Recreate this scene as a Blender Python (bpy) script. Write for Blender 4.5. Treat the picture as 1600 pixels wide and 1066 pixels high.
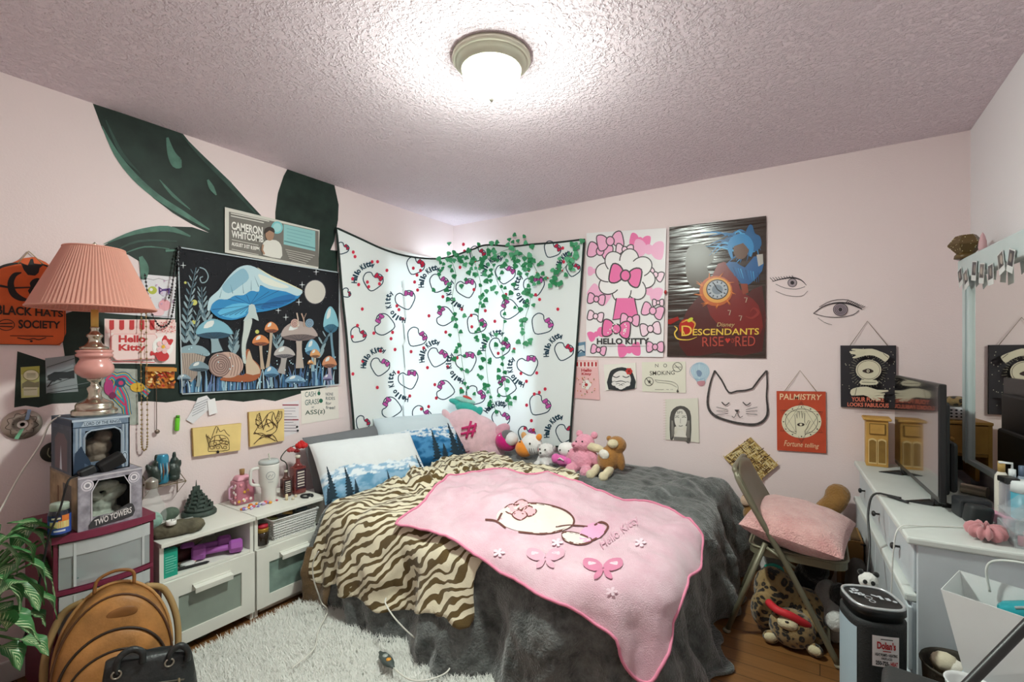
import bpy, bmesh, math, random
import numpy as np
from math import sin, cos, pi, radians, atan2, hypot, sqrt, exp
from mathutils import Vector as V, Matrix, Euler, noise, geometry
for _o in list(bpy.data.objects): bpy.data.objects.remove(_o)
sc = bpy.context.scene
COL = sc.collection
R = random.Random(7)
# ---------------------------------------------------------------- camera, world, daylight, exposure
F, YH, YAW, H = 741.0, 548.0, radians(33.0), 1.32       # focal length in px (1600 wide), horizon row, yaw, eye height
XL, XR, YB, YF, ZC = -2.711, 0.63, 3.23, -0.45, 2.42   # room shell
cd = bpy.data.cameras.new('camera'); cam = bpy.data.objects.new('camera', cd); COL.objects.link(cam)
cd.sensor_fit = 'HORIZONTAL'; cd.sensor_width = 36; cd.lens = F/1600*36; cd.shift_y = (YH-533)/1600
cd.clip_start = .02
cam.location = (0, 0, H); cam.rotation_euler = (pi/2, 0, YAW)
sc.camera = cam
w = bpy.data.worlds.new('sky'); sc.world = w; w.use_nodes = True
bg = w.node_tree.nodes['Background']; bg.inputs[0].default_value = (.62, .8, 1, 1); bg.inputs[1].default_value = 1.0
def area(name, loc, rot, sx, sy, power, col):
    l = bpy.data.lights.new(name, 'AREA'); l.shape = 'RECTANGLE'; l.size = sx; l.size_y = sy; l.energy = power; l.color = col
    o = bpy.data.objects.new(name, l); o.location = loc; o.rotation_euler = rot; COL.objects.link(o); return o
area('daylight_side', (XL-.45, 2.82, 1.45), (0, -pi/2, 0), 1.5, 1.1, 46, (.82, .94, 1))
area('daylight_end', (-2.24, YB+.45, 1.45), (-pi/2, 0, 0), 1.1, 1.5, 46, (.82, .94, 1))
LAMP_POWER = 185.0
sc.view_settings.view_transform = 'Standard'; sc.view_settings.look = 'None'; sc.view_settings.gamma = 1
sc.view_settings.use_curve_mapping = False
sc.view_settings.exposure = 1.0

# ---------------------------------------------------------------- geometry of the view (used to survey the room from the photo)
FW = np.array([-sin(YAW), cos(YAW), 0]); RT = np.array([cos(YAW), sin(YAW), 0]); UP = np.array([0, 0, 1.])
def ray(px, py): return FW + RT*((px-800)/F) + UP*((YH-py)/F)
def P(px, py, X=None, Y=None, Z=None):
    r = ray(px, py)
    t = X/r[0] if X is not None else Y/r[1] if Y is not None else (Z-H)/r[2]
    return V((r[0]*t, r[1]*t, H+r[2]*t))
def proj(p):
    p = np.asarray(p, float)-[0, 0, H]; d = p@FW
    return np.stack([800+F*(p@RT)/d, YH-F*p[..., 2]/d], -1), d

# ---------------------------------------------------------------- materials
def lin(c):
    if isinstance(c, str):
        c = c.lstrip('#'); c = [int(c[i:i+2], 16)/255 for i in (0, 2, 4)]
    return tuple((x/12.92 if x <= .04045 else ((x+.055)/1.055)**2.4) for x in c)
MATS = {}
def mat(hexc, rough=.6, metal=0, bump=0, bs=60, var=0, vs=8, sheen=0, alpha=1, trans=0, emit=0, spec=.4, coat=0, transl=0):
    key = (hexc, rough, metal, bump, bs, var, vs, sheen, alpha, trans, emit, spec, coat, transl)
    if key in MATS: return MATS[key]
    m = bpy.data.materials.new('surface_%03d' % len(MATS)); MATS[key] = m
    m.use_nodes = True; nt = m.node_tree; n = nt.nodes; b = n['Principled BSDF']; c = lin(hexc)
    b.inputs['Base Color'].default_value = (*c, 1); b.inputs['Roughness'].default_value = rough
    b.inputs['Metallic'].default_value = metal; b.inputs['Specular IOR Level'].default_value = spec
    if sheen: b.inputs['Sheen Weight'].default_value = sheen; b.inputs['Sheen Roughness'].default_value = .5
    if coat: b.inputs['Coat Weight'].default_value = coat; b.inputs['Coat Roughness'].default_value = .12
    if trans: b.inputs['Transmission Weight'].default_value = trans
    if emit: b.inputs['Emission Color'].default_value = (*c, 1); b.inputs['Emission Strength'].default_value = emit
    if bump or var:
        tc = n.new('ShaderNodeTexCoord')
    if var:
        nz = n.new('ShaderNodeTexNoise'); nz.inputs['Scale'].default_value = vs; nz.inputs['Detail'].default_value = 5
        nt.links.new(tc.outputs['Object'], nz.inputs['Vector'])
        mx = n.new('ShaderNodeMix'); mx.data_type = 'RGBA'
        mr = n.new('ShaderNodeMapRange'); mr.inputs[1].default_value = .3; mr.inputs[2].default_value = .7
        nt.links.new(nz.outputs['Fac'], mr.inputs[0]); nt.links.new(mr.outputs[0], mx.inputs[0])
        mx.inputs[6].default_value = (*[x*(1-var) for x in c], 1); mx.inputs[7].default_value = (*[min(1, x*(1+var)) for x in c], 1)
        nt.links.new(mx.outputs[2], b.inputs['Base Color'])
    if bump:
        bz = n.new('ShaderNodeTexNoise'); bz.inputs['Scale'].default_value = bs; bz.inputs['Detail'].default_value = 6
        nt.links.new(tc.outputs['Object'], bz.inputs['Vector'])
        bp = n.new('ShaderNodeBump'); bp.inputs['Strength'].default_value = min(1, bump); bp.inputs['Distance'].default_value = .01*max(1, bump)
        nt.links.new(bz.outputs['Fac'], bp.inputs['Height']); nt.links.new(bp.outputs[0], b.inputs['Normal'])
    out = n['Material Output']
    if transl:
        tr = n.new('ShaderNodeBsdfTranslucent'); tr.inputs[0].default_value = (*c, 1)
        ms = n.new('ShaderNodeMixShader'); ms.inputs[0].default_value = transl
        nt.links.new(b.outputs[0], ms.inputs[1]); nt.links.new(tr.outputs[0], ms.inputs[2]); nt.links.new(ms.outputs[0], out.inputs[0])
    if alpha < 1:      # thin clear film or pane: mostly see-through with a glossy skin
        tr = n.new('ShaderNodeBsdfTransparent'); ms = n.new('ShaderNodeMixShader'); ms.inputs[0].default_value = alpha
        nt.links.new(tr.outputs[0], ms.inputs[1]); nt.links.new(b.outputs[0], ms.inputs[2]); nt.links.new(ms.outputs[0], out.inputs[0])
    return m
def nodes_of(name):
    m = bpy.data.materials.new(name); m.use_nodes = True; nt = m.node_tree
    return m, nt, nt.nodes, nt.nodes['Principled BSDF']
def vcol_mat(name, rough=.8, sheen=0, bump=0, bs=80):
    m, nt, n, b = nodes_of(name)
    a = n.new('ShaderNodeVertexColor'); a.layer_name = 'print'
    nt.links.new(a.outputs[0], b.inputs['Base Color']); b.inputs['Roughness'].default_value = rough; b.inputs['Specular IOR Level'].default_value = .2
    if sheen: b.inputs['Sheen Weight'].default_value = sheen
    if bump:
        tc = n.new('ShaderNodeTexCoord'); bz = n.new('ShaderNodeTexNoise'); bz.inputs['Scale'].default_value = bs
        nt.links.new(tc.outputs['Object'], bz.inputs['Vector'])
        bp = n.new('ShaderNodeBump'); bp.inputs['Strength'].default_value = bump; bp.inputs['Distance'].default_value = .01
        nt.links.new(bz.outputs['Fac'], bp.inputs['Height']); nt.links.new(bp.outputs[0], b.inputs['Normal'])
    return m

# ---------------------------------------------------------------- mesh builder
TXT = {}
def text_mesh(s, bold=0, shear=0, space=1):
    k = (s, bold, shear, space)
    if k not in TXT:
        cu = bpy.data.curves.new('t', 'FONT'); cu.body = s; cu.size = 1; cu.offset = bold; cu.shear = shear; cu.space_character = space
        cu.resolution_u = 3
        ob = bpy.data.objects.new('t', cu); me = ob.to_mesh()
        vs = [(v.co.x, v.co.y) for v in me.vertices]; fs = [tuple(p.vertices) for p in me.polygons]
        xs = [v[0] for v in vs] or [0]; ys = [v[1] for v in vs] or [0]
        TXT[k] = (vs, fs, (min(xs), min(ys), max(xs), max(ys)))
        ob.to_mesh_clear(); bpy.data.objects.remove(ob); bpy.data.curves.remove(cu)
    return TXT[k]
def rotm(r): return Euler(r, 'XYZ').to_matrix()
class B:
    def __init__(s): s.v = []; s.f = []; s.m = []; s.s = []; s.mats = []; s.uv = None; s.col = None
    def mi(s, m):
        if isinstance(m, str): m = mat(m)
        if m not in s.mats: s.mats.append(m)
        return s.mats.index(m)
    def add(s, vs, fs, m, smooth=False):
        k = len(s.v); s.v += [tuple(x) for x in vs]; i = s.mi(m)
        for f in fs: s.f.append(tuple(k+j for j in f)); s.m.append(i); s.s.append(smooth)
        return s
    def box(s, c, d, m, rot=None, bev=0, seg=2, taper=1, smooth=None):
        bm = bmesh.new(); bmesh.ops.create_cube(bm, size=1)
        for v in bm.verts:
            k = taper if v.co.z > 0 else 1
            v.co = V((v.co.x*d[0]*k, v.co.y*d[1]*k, v.co.z*d[2]))
        if bev: bmesh.ops.bevel(bm, geom=list(bm.edges), offset=min(bev, min(d)*.49), segments=seg, profile=.5, affect='EDGES')
        M = rotm(rot) if rot else Matrix.Identity(3); c = V(c)
        bm.verts.index_update()
        s.add([M@v.co+c for v in bm.verts], [[v.index for v in f.verts] for f in bm.faces], m, (seg > 2 and bev > 0) if smooth is None else smooth)
        bm.free(); return s
    def lathe(s, c, prof, m, n=32, rot=None, sx=1, sy=1, ripple=None):
        M = rotm(rot) if rot else Matrix.Identity(3); c = V(c); vs = []; fs = []
        for j, (r, z) in enumerate(prof):
            for i in range(n):
                a = 2*pi*i/n; k = r*(1+(ripple[0]*(1 if i % 2 else -1) if ripple else 0))
                vs.append(M@V((k*cos(a)*sx, k*sin(a)*sy, z))+c)
        for j in range(len(prof)-1):
            for i in range(n): fs.append((j*n+i, j*n+(i+1) % n, (j+1)*n+(i+1) % n, (j+1)*n+i))
        if prof[0][0] > 1e-5: fs.append(tuple(reversed(range(n))))
        if prof[-1][0] > 1e-5: fs.append(tuple(range((len(prof)-1)*n, len(prof)*n)))
        return s.add(vs, fs, m, ripple is None)
    def open_lathe(s, c, prof, m, n=32, ripple=None, rot=None, sx=1, sy=1):
        k = len(s.f); s.lathe(c, prof, m, n, rot, sx, sy, ripple)
        for q in (prof[-1][0] > 1e-5, prof[0][0] > 1e-5):
            if q: s.f.pop(); s.m.pop(); s.s.pop()
        return s
    def cyl(s, a, b, r, m, n=16, r2=None):
        a = V(a); b = V(b); q = (b-a).to_track_quat('Z', 'Y').to_matrix(); L = (b-a).length; r2 = r if r2 is None else r2
        vs = [q@V((r*cos(2*pi*i/n), r*sin(2*pi*i/n), 0))+a for i in range(n)]+[q@V((r2*cos(2*pi*i/n), r2*sin(2*pi*i/n), L))+a for i in range(n)]
        s.add(vs, [(i, (i+1) % n, n+(i+1) % n, n+i) for i in range(n)], m, True)
        return s.add(vs, [tuple(reversed(range(n))), tuple(range(n, 2*n))], m, False)
    def tube(s, pts, r, m, n=8, closed=False):
        pts = [V(p) for p in pts]; N = len(pts); vs = []; prev = None
        for i, p in enumerate(pts):
            d = (pts[(i+1) % N]-pts[i-1]) if closed or 0 < i < N-1 else (pts[1]-pts[0] if i == 0 else pts[-1]-pts[-2])
            if d.length < 1e-9: d = V((0, 0, 1))
            d.normalize()
            if prev is None: u = d.orthogonal().normalized()
            else:
                u = prev-d*prev.dot(d); u = u.normalized() if u.length > 1e-6 else d.orthogonal().normalized()
            prev = u; w_ = d.cross(u); rr = r[i] if isinstance(r, (list, tuple)) else r
            vs += [p+u*rr*cos(2*pi*k/n)+w_*rr*sin(2*pi*k/n) for k in range(n)]
        fs = []
        for i in range(N if closed else N-1):
            a = i*n; b_ = ((i+1) % N)*n
            fs += [(a+k, a+(k+1) % n, b_+(k+1) % n, b_+k) for k in range(n)]
        if not closed: fs += [tuple(reversed(range(n))), tuple(range((N-1)*n, N*n))]
        return s.add(vs, fs, m, True)
    def ell(s, c, r, m, rot=None, nu=24, nv=14, pw=1):
        if isinstance(r, (int, float)): r = (r, r, r)
        M = rotm(rot) if rot else Matrix.Identity(3); c = V(c); vs = []; fs = []
        sg = lambda x: math.copysign(abs(x)**pw, x)
        for j in range(1, nv):
            t = pi*j/nv-pi/2
            for i in range(nu):
                a = 2*pi*i/nu; vs.append(M@V((r[0]*sg(cos(t))*sg(cos(a)), r[1]*sg(cos(t))*sg(sin(a)), r[2]*sg(sin(t))))+c)
        vs += [M@V((0, 0, -r[2]))+c, M@V((0, 0, r[2]))+c]; k = len(vs)
        for j in range(nv-2):
            for i in range(nu): fs.append((j*nu+i, j*nu+(i+1) % nu, (j+1)*nu+(i+1) % nu, (j+1)*nu+i))
        for i in range(nu): fs += [(k-2, (i+1) % nu, i), (k-1, (nv-2)*nu+i, (nv-2)*nu+(i+1) % nu)]
        return s.add(vs, fs, m, True)
    def prism(s, pts, fn, d0, d1, m, m2=None):
        """outline pts (2d), fn(x,y,d)->3d, extruded from depth d0 to d1 (front)"""
        n = len(pts); a = [fn(x, y, d0) for x, y in pts]; b = [fn(x, y, d1) for x, y in pts]
        s.add(a+b, [(i, (i+1) % n, n+(i+1) % n, n+i) for i in range(n)]+[tuple(reversed(range(n)))], m2 or m)
        return s.add(b, [tuple(range(n))], m)
    def grid(s, fn, nu, nv, m, smooth=True, thick=None):
        vs = [fn(i/nu, j/nv) for j in range(nv+1) for i in range(nu+1)]
        fs = [(j*(nu+1)+i, j*(nu+1)+i+1, (j+1)*(nu+1)+i+1, (j+1)*(nu+1)+i) for j in range(nv) for i in range(nu)]
        return s.add(vs, fs, m, smooth)
    def mesh(s, name, org=(0, 0, 0)):
        me = bpy.data.meshes.new(name); o = V(org)
        me.from_pydata([V(v)-o for v in s.v], [], s.f)
        for m in s.mats: me.materials.append(m)
        me.polygons.foreach_set('material_index', s.m); me.polygons.foreach_set('use_smooth', s.s)
        if s.uv is not None:
            uv = me.uv_layers.new(name='uv'); lv = np.empty(len(me.loops), int); me.loops.foreach_get('vertex_index', lv)
            uv.data.foreach_set('uv', np.asarray(s.uv, float)[lv].ravel())
        if s.col is not None:
            c = me.color_attributes.new('print', 'FLOAT_COLOR', 'POINT')
            c.data.foreach_set('color', np.asarray(s.col, float).ravel())
        me.update(); return me
    def build(s, name, parent=None, org=None, label=None, cat=None, group=None, kind=None, rec=True):
        if org is None:
            if parent is not None: org = world_loc(parent)
            else:
                a = np.array(s.v); org = (float(a[:, 0].mean()), float(a[:, 1].mean()), float(a[:, 2].min()))
        o = bpy.data.objects.new(name, s.mesh(name, org)); COL.objects.link(o)
        if parent is not None: o.parent = parent; o.location = V(org)-world_loc(parent)
        else: o.location = org
        return tag(o, label, cat, group, kind)
def world_loc(o):
    l = V(o.location)
    while o.parent: o = o.parent; l += o.location
    return l
def tag(o, label=None, cat=None, group=None, kind=None):
    for k, x in (('label', label), ('category', cat), ('group', group), ('kind', kind)):
        if x: o[k] = x
    return o
def thing(name, loc, label, cat, group=None):
    o = bpy.data.objects.new(name, None); o.location = loc; o.empty_display_size = .05; COL.objects.link(o)
    return tag(o, label, cat, group)
def remesh(o, vox=.006, smooth=2, disp=0, dsize=.01):
    m = o.modifiers.new('r', 'REMESH'); m.mode = 'VOXEL'; m.voxel_size = vox; m.use_smooth_shade = True
    if smooth: q = o.modifiers.new('s', 'SMOOTH'); q.factor = .5; q.iterations = smooth
    if disp:
        t = bpy.data.textures.new('fuzz', 'CLOUDS'); t.noise_scale = dsize; d = o.modifiers.new('d', 'DISPLACE'); d.texture = t; d.strength = disp; d.mid_level = .5
    return o

# ---------------------------------------------------------------- flat drawing on a surface: layered shapes inside one mesh
def strip(pts, wd, closed=False):
    pts = [V((p[0], p[1])) for p in pts]; n = len(pts); L = []; Rr = []
    for i in range(n):
        a = pts[i-1] if (i or closed) else pts[0]; c = pts[(i+1) % n] if (i < n-1 or closed) else pts[-1]
        d = c-a; d = d.normalized() if d.length > 1e-9 else V((1, 0)); q = V((-d.y, d.x))
        ww = (wd[i] if isinstance(wd, (list, tuple)) else wd)/2
        L.append(pts[i]+q*ww); Rr.append(pts[i]-q*ww)
    return L, Rr
def smooth_pts(pts, k=4, closed=False):
    n = len(pts); out = []
    for i in range(n if closed else n-1):
        p0 = pts[(i-1) % n] if (closed or i > 0) else pts[0]; p1 = pts[i]; p2 = pts[(i+1) % n]; p3 = pts[(i+2) % n] if (closed or i < n-2) else pts[-1]
        for j in range(k):
            t = j/k
            out.append(tuple(.5*((2*b)+(c-a)*t+(2*a-5*b+4*c-d)*t*t+(-a+3*b-3*c+d)*t**3) for a, b, c, d in zip(p0, p1, p2, p3)))
    if not closed: out.append(tuple(pts[-1]))
    return out
class Art:
    def __init__(s, b, fn, d=.0, step=.0003, crop=None): s.b = b; s.fn = fn; s.d = d; s.st = step; s.crop = crop; s.hold = False
    def g(s, x, y):
        if s.crop: x0, y0, k = s.crop; return (x0+x/k, y0+y/k)
        return (x, y)
    def at(s, p): x, y = s.g(p[0], p[1]); return s.fn(x, y, s.d)
    def poly(s, pts, m, sm=0):
        s.d += 0 if s.hold else s.st
        if sm: pts = smooth_pts(pts, sm, True)
        s.b.add([s.at(p) for p in pts], [tuple(range(len(pts)))], m); return s
    def ell(s, cx, cy, rx, ry, m, rot=0, n=24, a0=0, a1=2*pi):
        full = abs(a1-a0) > 6.28
        return s.poly([(cx+rx*cos(a)*cos(rot)-ry*sin(a)*sin(rot), cy+rx*cos(a)*sin(rot)+ry*sin(a)*cos(rot)) for a in [a0+(a1-a0)*i/(n if full else n-1) for i in range(n)]], m)
    def ring(s, cx, cy, rx, ry, wd, m, rot=0, n=28):
        return s.line([(cx+rx*cos(a)*cos(rot)-ry*sin(a)*sin(rot), cy+rx*cos(a)*sin(rot)+ry*sin(a)*cos(rot)) for a in [2*pi*i/n for i in range(n)]], wd, m, closed=True)
    def line(s, pts, wd, m, sm=0, closed=False):
        s.d += 0 if s.hold else s.st
        if sm and isinstance(wd, (list, tuple)): q = smooth_pts([(p[0], p[1], k) for p, k in zip(pts, wd)], sm, closed); pts = [p[:2] for p in q]; wd = [p[2] for p in q]
        elif sm: pts = smooth_pts(pts, sm, closed)
        L, Rr = strip(pts, wd, closed); n = len(pts)
        s.b.add([s.at(p) for p in L]+[s.at(p) for p in Rr], [(i, n+i, n+(i+1) % n, (i+1) % n) for i in range(n if closed else n-1)], m); return s
    def rect(s, x0, y0, x1, y1, m): return s.poly([(x0, y0), (x1, y0), (x1, y1), (x0, y1)], m)
    def text(s, t, q, m, bold=.0, shear=0, space=1):
        """q: four corners tl,tr,br,bl of the text's box, or x0,y0,x1,y1"""
        if len(q) == 4 and not hasattr(q[0], '__len__'): x0, y0, x1, y1 = q; q = [(x0, y0), (x1, y0), (x1, y1), (x0, y1)]
        vs, fs, (a, b_, c, d) = text_mesh(t, bold, shear, space); s.d += 0 if s.hold else s.st; out = []
        for x, y in vs:
            u = (x-a)/max(c-a, 1e-6); v = 1-(y-b_)/max(d-b_, 1e-6)
            top = [q[0][i]*(1-u)+q[1][i]*u for i in (0, 1)]; bot = [q[3][i]*(1-u)+q[2][i]*u for i in (0, 1)]
            out.append(s.at([top[i]*(1-v)+bot[i]*v for i in (0, 1)]))
        s.b.add(out, fs, m); return s
def lw(px, py, d): p = P(px, py, X=XL); return (XL+d, p.y, p.z)
def bw(px, py, d): p = P(px, py, Y=YB); return (p.x, YB-d, p.z)
def face(o, u, v):
    """unit square drawing surface: x to the right along u, y DOWN along -v from the top left corner o"""
    o = V(o); u = V(u); v = V(v); n = u.cross(-v).normalized()
    return lambda x, y, d: o+u*x+v*y+n*d
def sheet(fn, quad, d0, d1, m, edge=None, b=None):
    b = b or B(); b.prism(quad, fn, d0, d1, m, edge); return b
# ================================================================ ROOM SHELL
WALL = mat('#eedddd', .75, bump=.12, bs=140, spec=.25)
INK = '#2b2626'
def ceiling_mat():
    m, nt, n, b = nodes_of('popcorn_ceiling')
    tc = n.new('ShaderNodeTexCoord'); v = n.new('ShaderNodeTexNoise'); v.inputs['Scale'].default_value = 75; v.inputs['Detail'].default_value = 4; v.inputs['Roughness'].default_value = .55
    r = n.new('ShaderNodeMapRange'); r.inputs[1].default_value = .45; r.inputs[2].default_value = .75
    bp = n.new('ShaderNodeBump'); bp.inputs['Strength'].default_value = 1; bp.inputs['Distance'].default_value = .007
    nt.links.new(tc.outputs['Object'], v.inputs['Vector']); nt.links.new(v.outputs['Fac'], r.inputs[0]); nt.links.new(r.outputs[0], bp.inputs['Height'])
    nt.links.new(bp.outputs[0], b.inputs['Normal']); b.inputs['Base Color'].default_value = (*lin('#f1e2ea'), 1); b.inputs['Roughness'].default_value = .9
    b.inputs['Specular IOR Level'].default_value = .15
    return m
def wood_floor():
    m, nt, n, b = nodes_of('oak_floor')
    tc = n.new('ShaderNodeTexCoord'); mp = n.new('ShaderNodeMapping'); mp.inputs['Rotation'].default_value = (0, 0, 0)
    br = n.new('ShaderNodeTexBrick'); br.inputs['Scale'].default_value = 1; br.inputs['Brick Width'].default_value = .9; br.inputs['Row Height'].default_value = .085
    br.inputs['Mortar Size'].default_value = .0016; br.inputs['Color1'].default_value = (*lin('#8a5f36'), 1); br.inputs['Color2'].default_value = (*lin('#6d4726'), 1); br.inputs['Mortar'].default_value = (*lin('#2c1c10'), 1)
    nz = n.new('ShaderNodeTexNoise'); nz.inputs['Scale'].default_value = 6; nz.inputs['Detail'].default_value = 8
    m2 = n.new('ShaderNodeMapping'); m2.inputs['Scale'].default_value = (1, 14, 1)
    mx = n.new('ShaderNodeMix'); mx.data_type = 'RGBA'; mx.blend_type = 'MULTIPLY'; mx.inputs[0].default_value = .6
    cr = n.new('ShaderNodeMapRange'); cr.inputs[3].default_value = .45; cr.inputs[4].default_value = 1.3
    nt.links.new(tc.outputs['Object'], mp.inputs[0]); nt.links.new(mp.outputs[0], br.inputs[0]); nt.links.new(tc.outputs['Object'], m2.inputs[0]); nt.links.new(m2.outputs[0], nz.inputs[0])
    nt.links.new(nz.outputs['Fac'], cr.inputs[0]); nt.links.new(br.outputs[0], mx.inputs[6]); nt.links.new(cr.outputs[0], mx.inputs[7]); nt.links.new(mx.outputs[2], b.inputs[0])
    b.inputs['Roughness'].default_value = .38
    return m
def struct(b, name, parent=None, label=None): return b.build(name, parent, org=(0, 0, 0) if parent is None else None, kind='structure', label=label)
T = .14
b = B(); b.box(((XL+XR)/2, (YF+YB)/2, -.05), (XR-XL+.4, YB-YF+.4, .1), wood_floor()); struct(b, 'floor')
b = B(); b.box(((XL+XR)/2, (YF+YB)/2, ZC+.05), (XR-XL+.4, YB-YF+.4, .1), ceiling_mat()); struct(b, 'ceiling')
WZ0, WZ1, WY0, WX1 = .66, 2.03, 2.43, -1.87           # corner windows: sill, head, left edge on the left wall, right edge on the end wall
PAINT = mat('#21302a', .55, var=.4, vs=9, spec=.3); PAINT2 = mat('#4f7567', .6, var=.3, vs=20); PAINT3 = mat('#2f4840', .6, var=.3, vs=20)
b = B(); xw = XL-T/2
b.box((xw, (YF+WY0)/2-.07, ZC/2), (T, WY0-YF+.14, ZC), WALL); b.box((xw, (WY0+YB)/2+.07, WZ0/2), (T, YB-WY0+.14, WZ0), WALL)
b.box((xw, (WY0+YB)/2+.07, (WZ1+ZC)/2), (T, YB-WY0+.14, ZC-WZ1), WALL); b.box((xw, YB+.035, (WZ0+WZ1)/2), (T, .21, WZ1-WZ0), WALL)
a = Art(b, lw, .0004)
a.poly([(145,162),(284,207),(300,227),(330,255),(360,284),(384,311),(408,337),(440,380),(400,430),(300,430),(340,372),(327,364),(300,351),(270,333),(240,310),(207,278),(180,239),(159,200)], PAINT)
a.poly([(327,364),(300,355),(270,354),(234,359),(201,366),(174,377),(153,389),(150,394),(200,398),(220,410),(224,428),(200,440),(160,470),(103,490),(97,530),(101,556),(93,560),(70,563),(27,549),(24,600),(22,637),(40,634),(60,637),(82,631),(130,629),(160,633),(200,629),(230,627),(260,629),(290,625),(320,629),(350,625),(380,628),(410,624),(430,627),(470,615),(527,600),(527,392),(420,380)], PAINT)
a.poly([(449,264),(522,288),(529,320),(528,344),(522,377),(513,398),(507,410),(510,424),(500,440),(440,440),(430,345),(430,332),(434,302),(443,275)], PAINT)
a.crop = (120, 140, 3.332)
for pts, wd, m in (([(130,190),(205,335),(300,455),(420,560),(560,650),(690,730)], [4,26,34,30,26,6], PAINT2), ([(470,250),(490,330),(520,380),(545,385)], [12,40,60,40], PAINT2), ([(430,470),(500,550),(590,625)], [4,16,3], PAINT2),
                   ([(545,235),(640,340),(790,490),(930,645)], [4,18,22,6], PAINT3), ([(150,160),(230,330),(330,440)], [6,20,4], PAINT3), ([(680,470),(700,510),(725,550)], [10,26,6], PAINT2),
                   ([(140,805),(300,745),(470,725),(590,765)], [4,22,30,8], PAINT2), ([(180,850),(320,790),(520,790)], [3,12,4], PAINT3), ([(330,870),(350,930),(345,990)], [20,46,30], PAINT2), ([(230,860),(350,820),(480,830)], [3,8,3], PAINT2), ([(460,840),(560,835)], [14,4], PAINT2)):
    a.line(pts, wd, m, sm=4)
struct(b, 'wall_left')
b = B(); yw = YB+T/2
b.box(((WX1+XR)/2+.1, yw, ZC/2), (XR-WX1+.2, T, ZC), WALL); b.box(((XL+WX1)/2-.07, yw, WZ0/2), (WX1-XL+.14, T, WZ0), WALL)
b.box(((XL+WX1)/2-.07, yw, (WZ1+ZC)/2), (WX1-XL+.14, T, ZC-WZ1), WALL); b.box((XL-.035, yw, (WZ0+WZ1)/2), (.21, T, WZ1-WZ0), WALL)
a = Art(b, bw, .0004)
EYE = mat('#3b3438', .8); LEAD = mat('#4a4444', .9, var=.4, vs=60)
# two eyes drawn straight on the wall
a.line([(1207,440),(1222,436),(1238,434),(1252,438),(1260,446)], [1,1.6,2.4,1.8,.8], EYE, sm=3); a.line([(1212,444),(1226,450),(1244,452),(1258,448)], .8, EYE, sm=3)
a.ell(1238, 442, 7, 6.5, mat('#a99aa0')); a.ring(1238, 442, 7, 6.5, .9, EYE); a.ell(1238, 442, 3, 3, EYE)
for k in range(9): x = 1208+k*4; a.line([(x, 439-k*.5), (x-5+k*.3, 434-k*.4)], .9, EYE)
a.line([(1212,455),(1230,462),(1252,463),(1262,455)], .6, LEAD, sm=3)
a.line([(1271,490),(1285,480),(1303,474),(1323,474),(1340,480),(1347,484)], [1,1.4,2,2.6,2.2,1], EYE, sm=3); a.line([(1271,490),(1290,495),(1312,496),(1333,492),(1342,485)], 1, EYE, sm=3)
a.line([(1280,480),(1300,470),(1325,469),(1343,478)], .9, EYE, sm=3)
a.ell(1313, 484, 11, 9.5, mat('#9c8c96')); a.ring(1313, 484, 11, 9.5, 1, EYE); a.ring(1313, 484, 8, 7, .7, EYE); a.ring(1313, 484, 5.5, 5, .7, EYE); a.ell(1313, 484, 3, 3, EYE)
for k in range(10): x = 1321+k*2.6; a.line([(x, 474+k*.9), (x+5+k*.25, 469+k*1.1)], 1, EYE)
a.line([(1278,497),(1288,504),(1300,508)], .6, LEAD, sm=3)
# a cat's head sketched in charcoal
for dx, wd in ((0, 2.6), (.9, 1.3)):
    a.line([(1117+dx,579),(1110,600),(1106,628),(1112,645),(1130,655),(1160,662),(1185,662),(1199,648),(1198,620),(1199,600),(1198+dx,579)], [2,wd,wd*1.3,wd*1.6,wd*1.4,wd*1.4,wd*1.5,wd*1.4,wd,wd,2], LEAD, sm=4)
    a.line([(1117+dx,579),(1128,594),(1139,613),(1152,611),(1165,610),(1176,607)], wd, LEAD, sm=3); a.line([(1176,607),(1187,592),(1198+dx,579)], wd, LEAD)
for x in (1134, 1167): a.line([(x-6,628),(x,633),(x+6,629)], 1.6, LEAD, sm=3)
a.poly([(1148,640),(1156,640),(1152,645)], LEAD); a.line([(1144,650),(1148,652),(1152,645),(1156,652),(1161,650)], 1, LEAD, sm=3)
for s_ in (-1, 1):
    for k in (-1, 0, 1): a.line([(1152+s_*14, 643+k*3), (1152+s_*32, 642+k*6)], .8, LEAD)
struct(b, 'wall_back')
b = B(); b.box((XR+T/2, (YF+YB)/2, ZC/2), (T, YB-YF+.4, ZC), mat('#ece6e8', .75, bump=.12, bs=140, spec=.25)); struct(b, 'wall_right')
b = B(); b.box(((XL+XR)/2, YF-T/2, ZC/2), (XR-XL+.4, T, ZC), WALL); struct(b, 'wall_front')
TRIM = mat('#e9e6e4', .45)
def baseboard(name, c, d): b = B(); b.box(c, d, TRIM, bev=.006); struct(b, name)
baseboard('baseboard_left', (XL+.006, 1.0, .045), (.012, 2.7, .09)); baseboard('baseboard_back', ((XL+XR)/2, YB-.006, .045), (XR-XL-.03, .012, .09)); baseboard('baseboard_right', (XR-.006, 1.3, .045), (.012, 3.4, .09))
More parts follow.
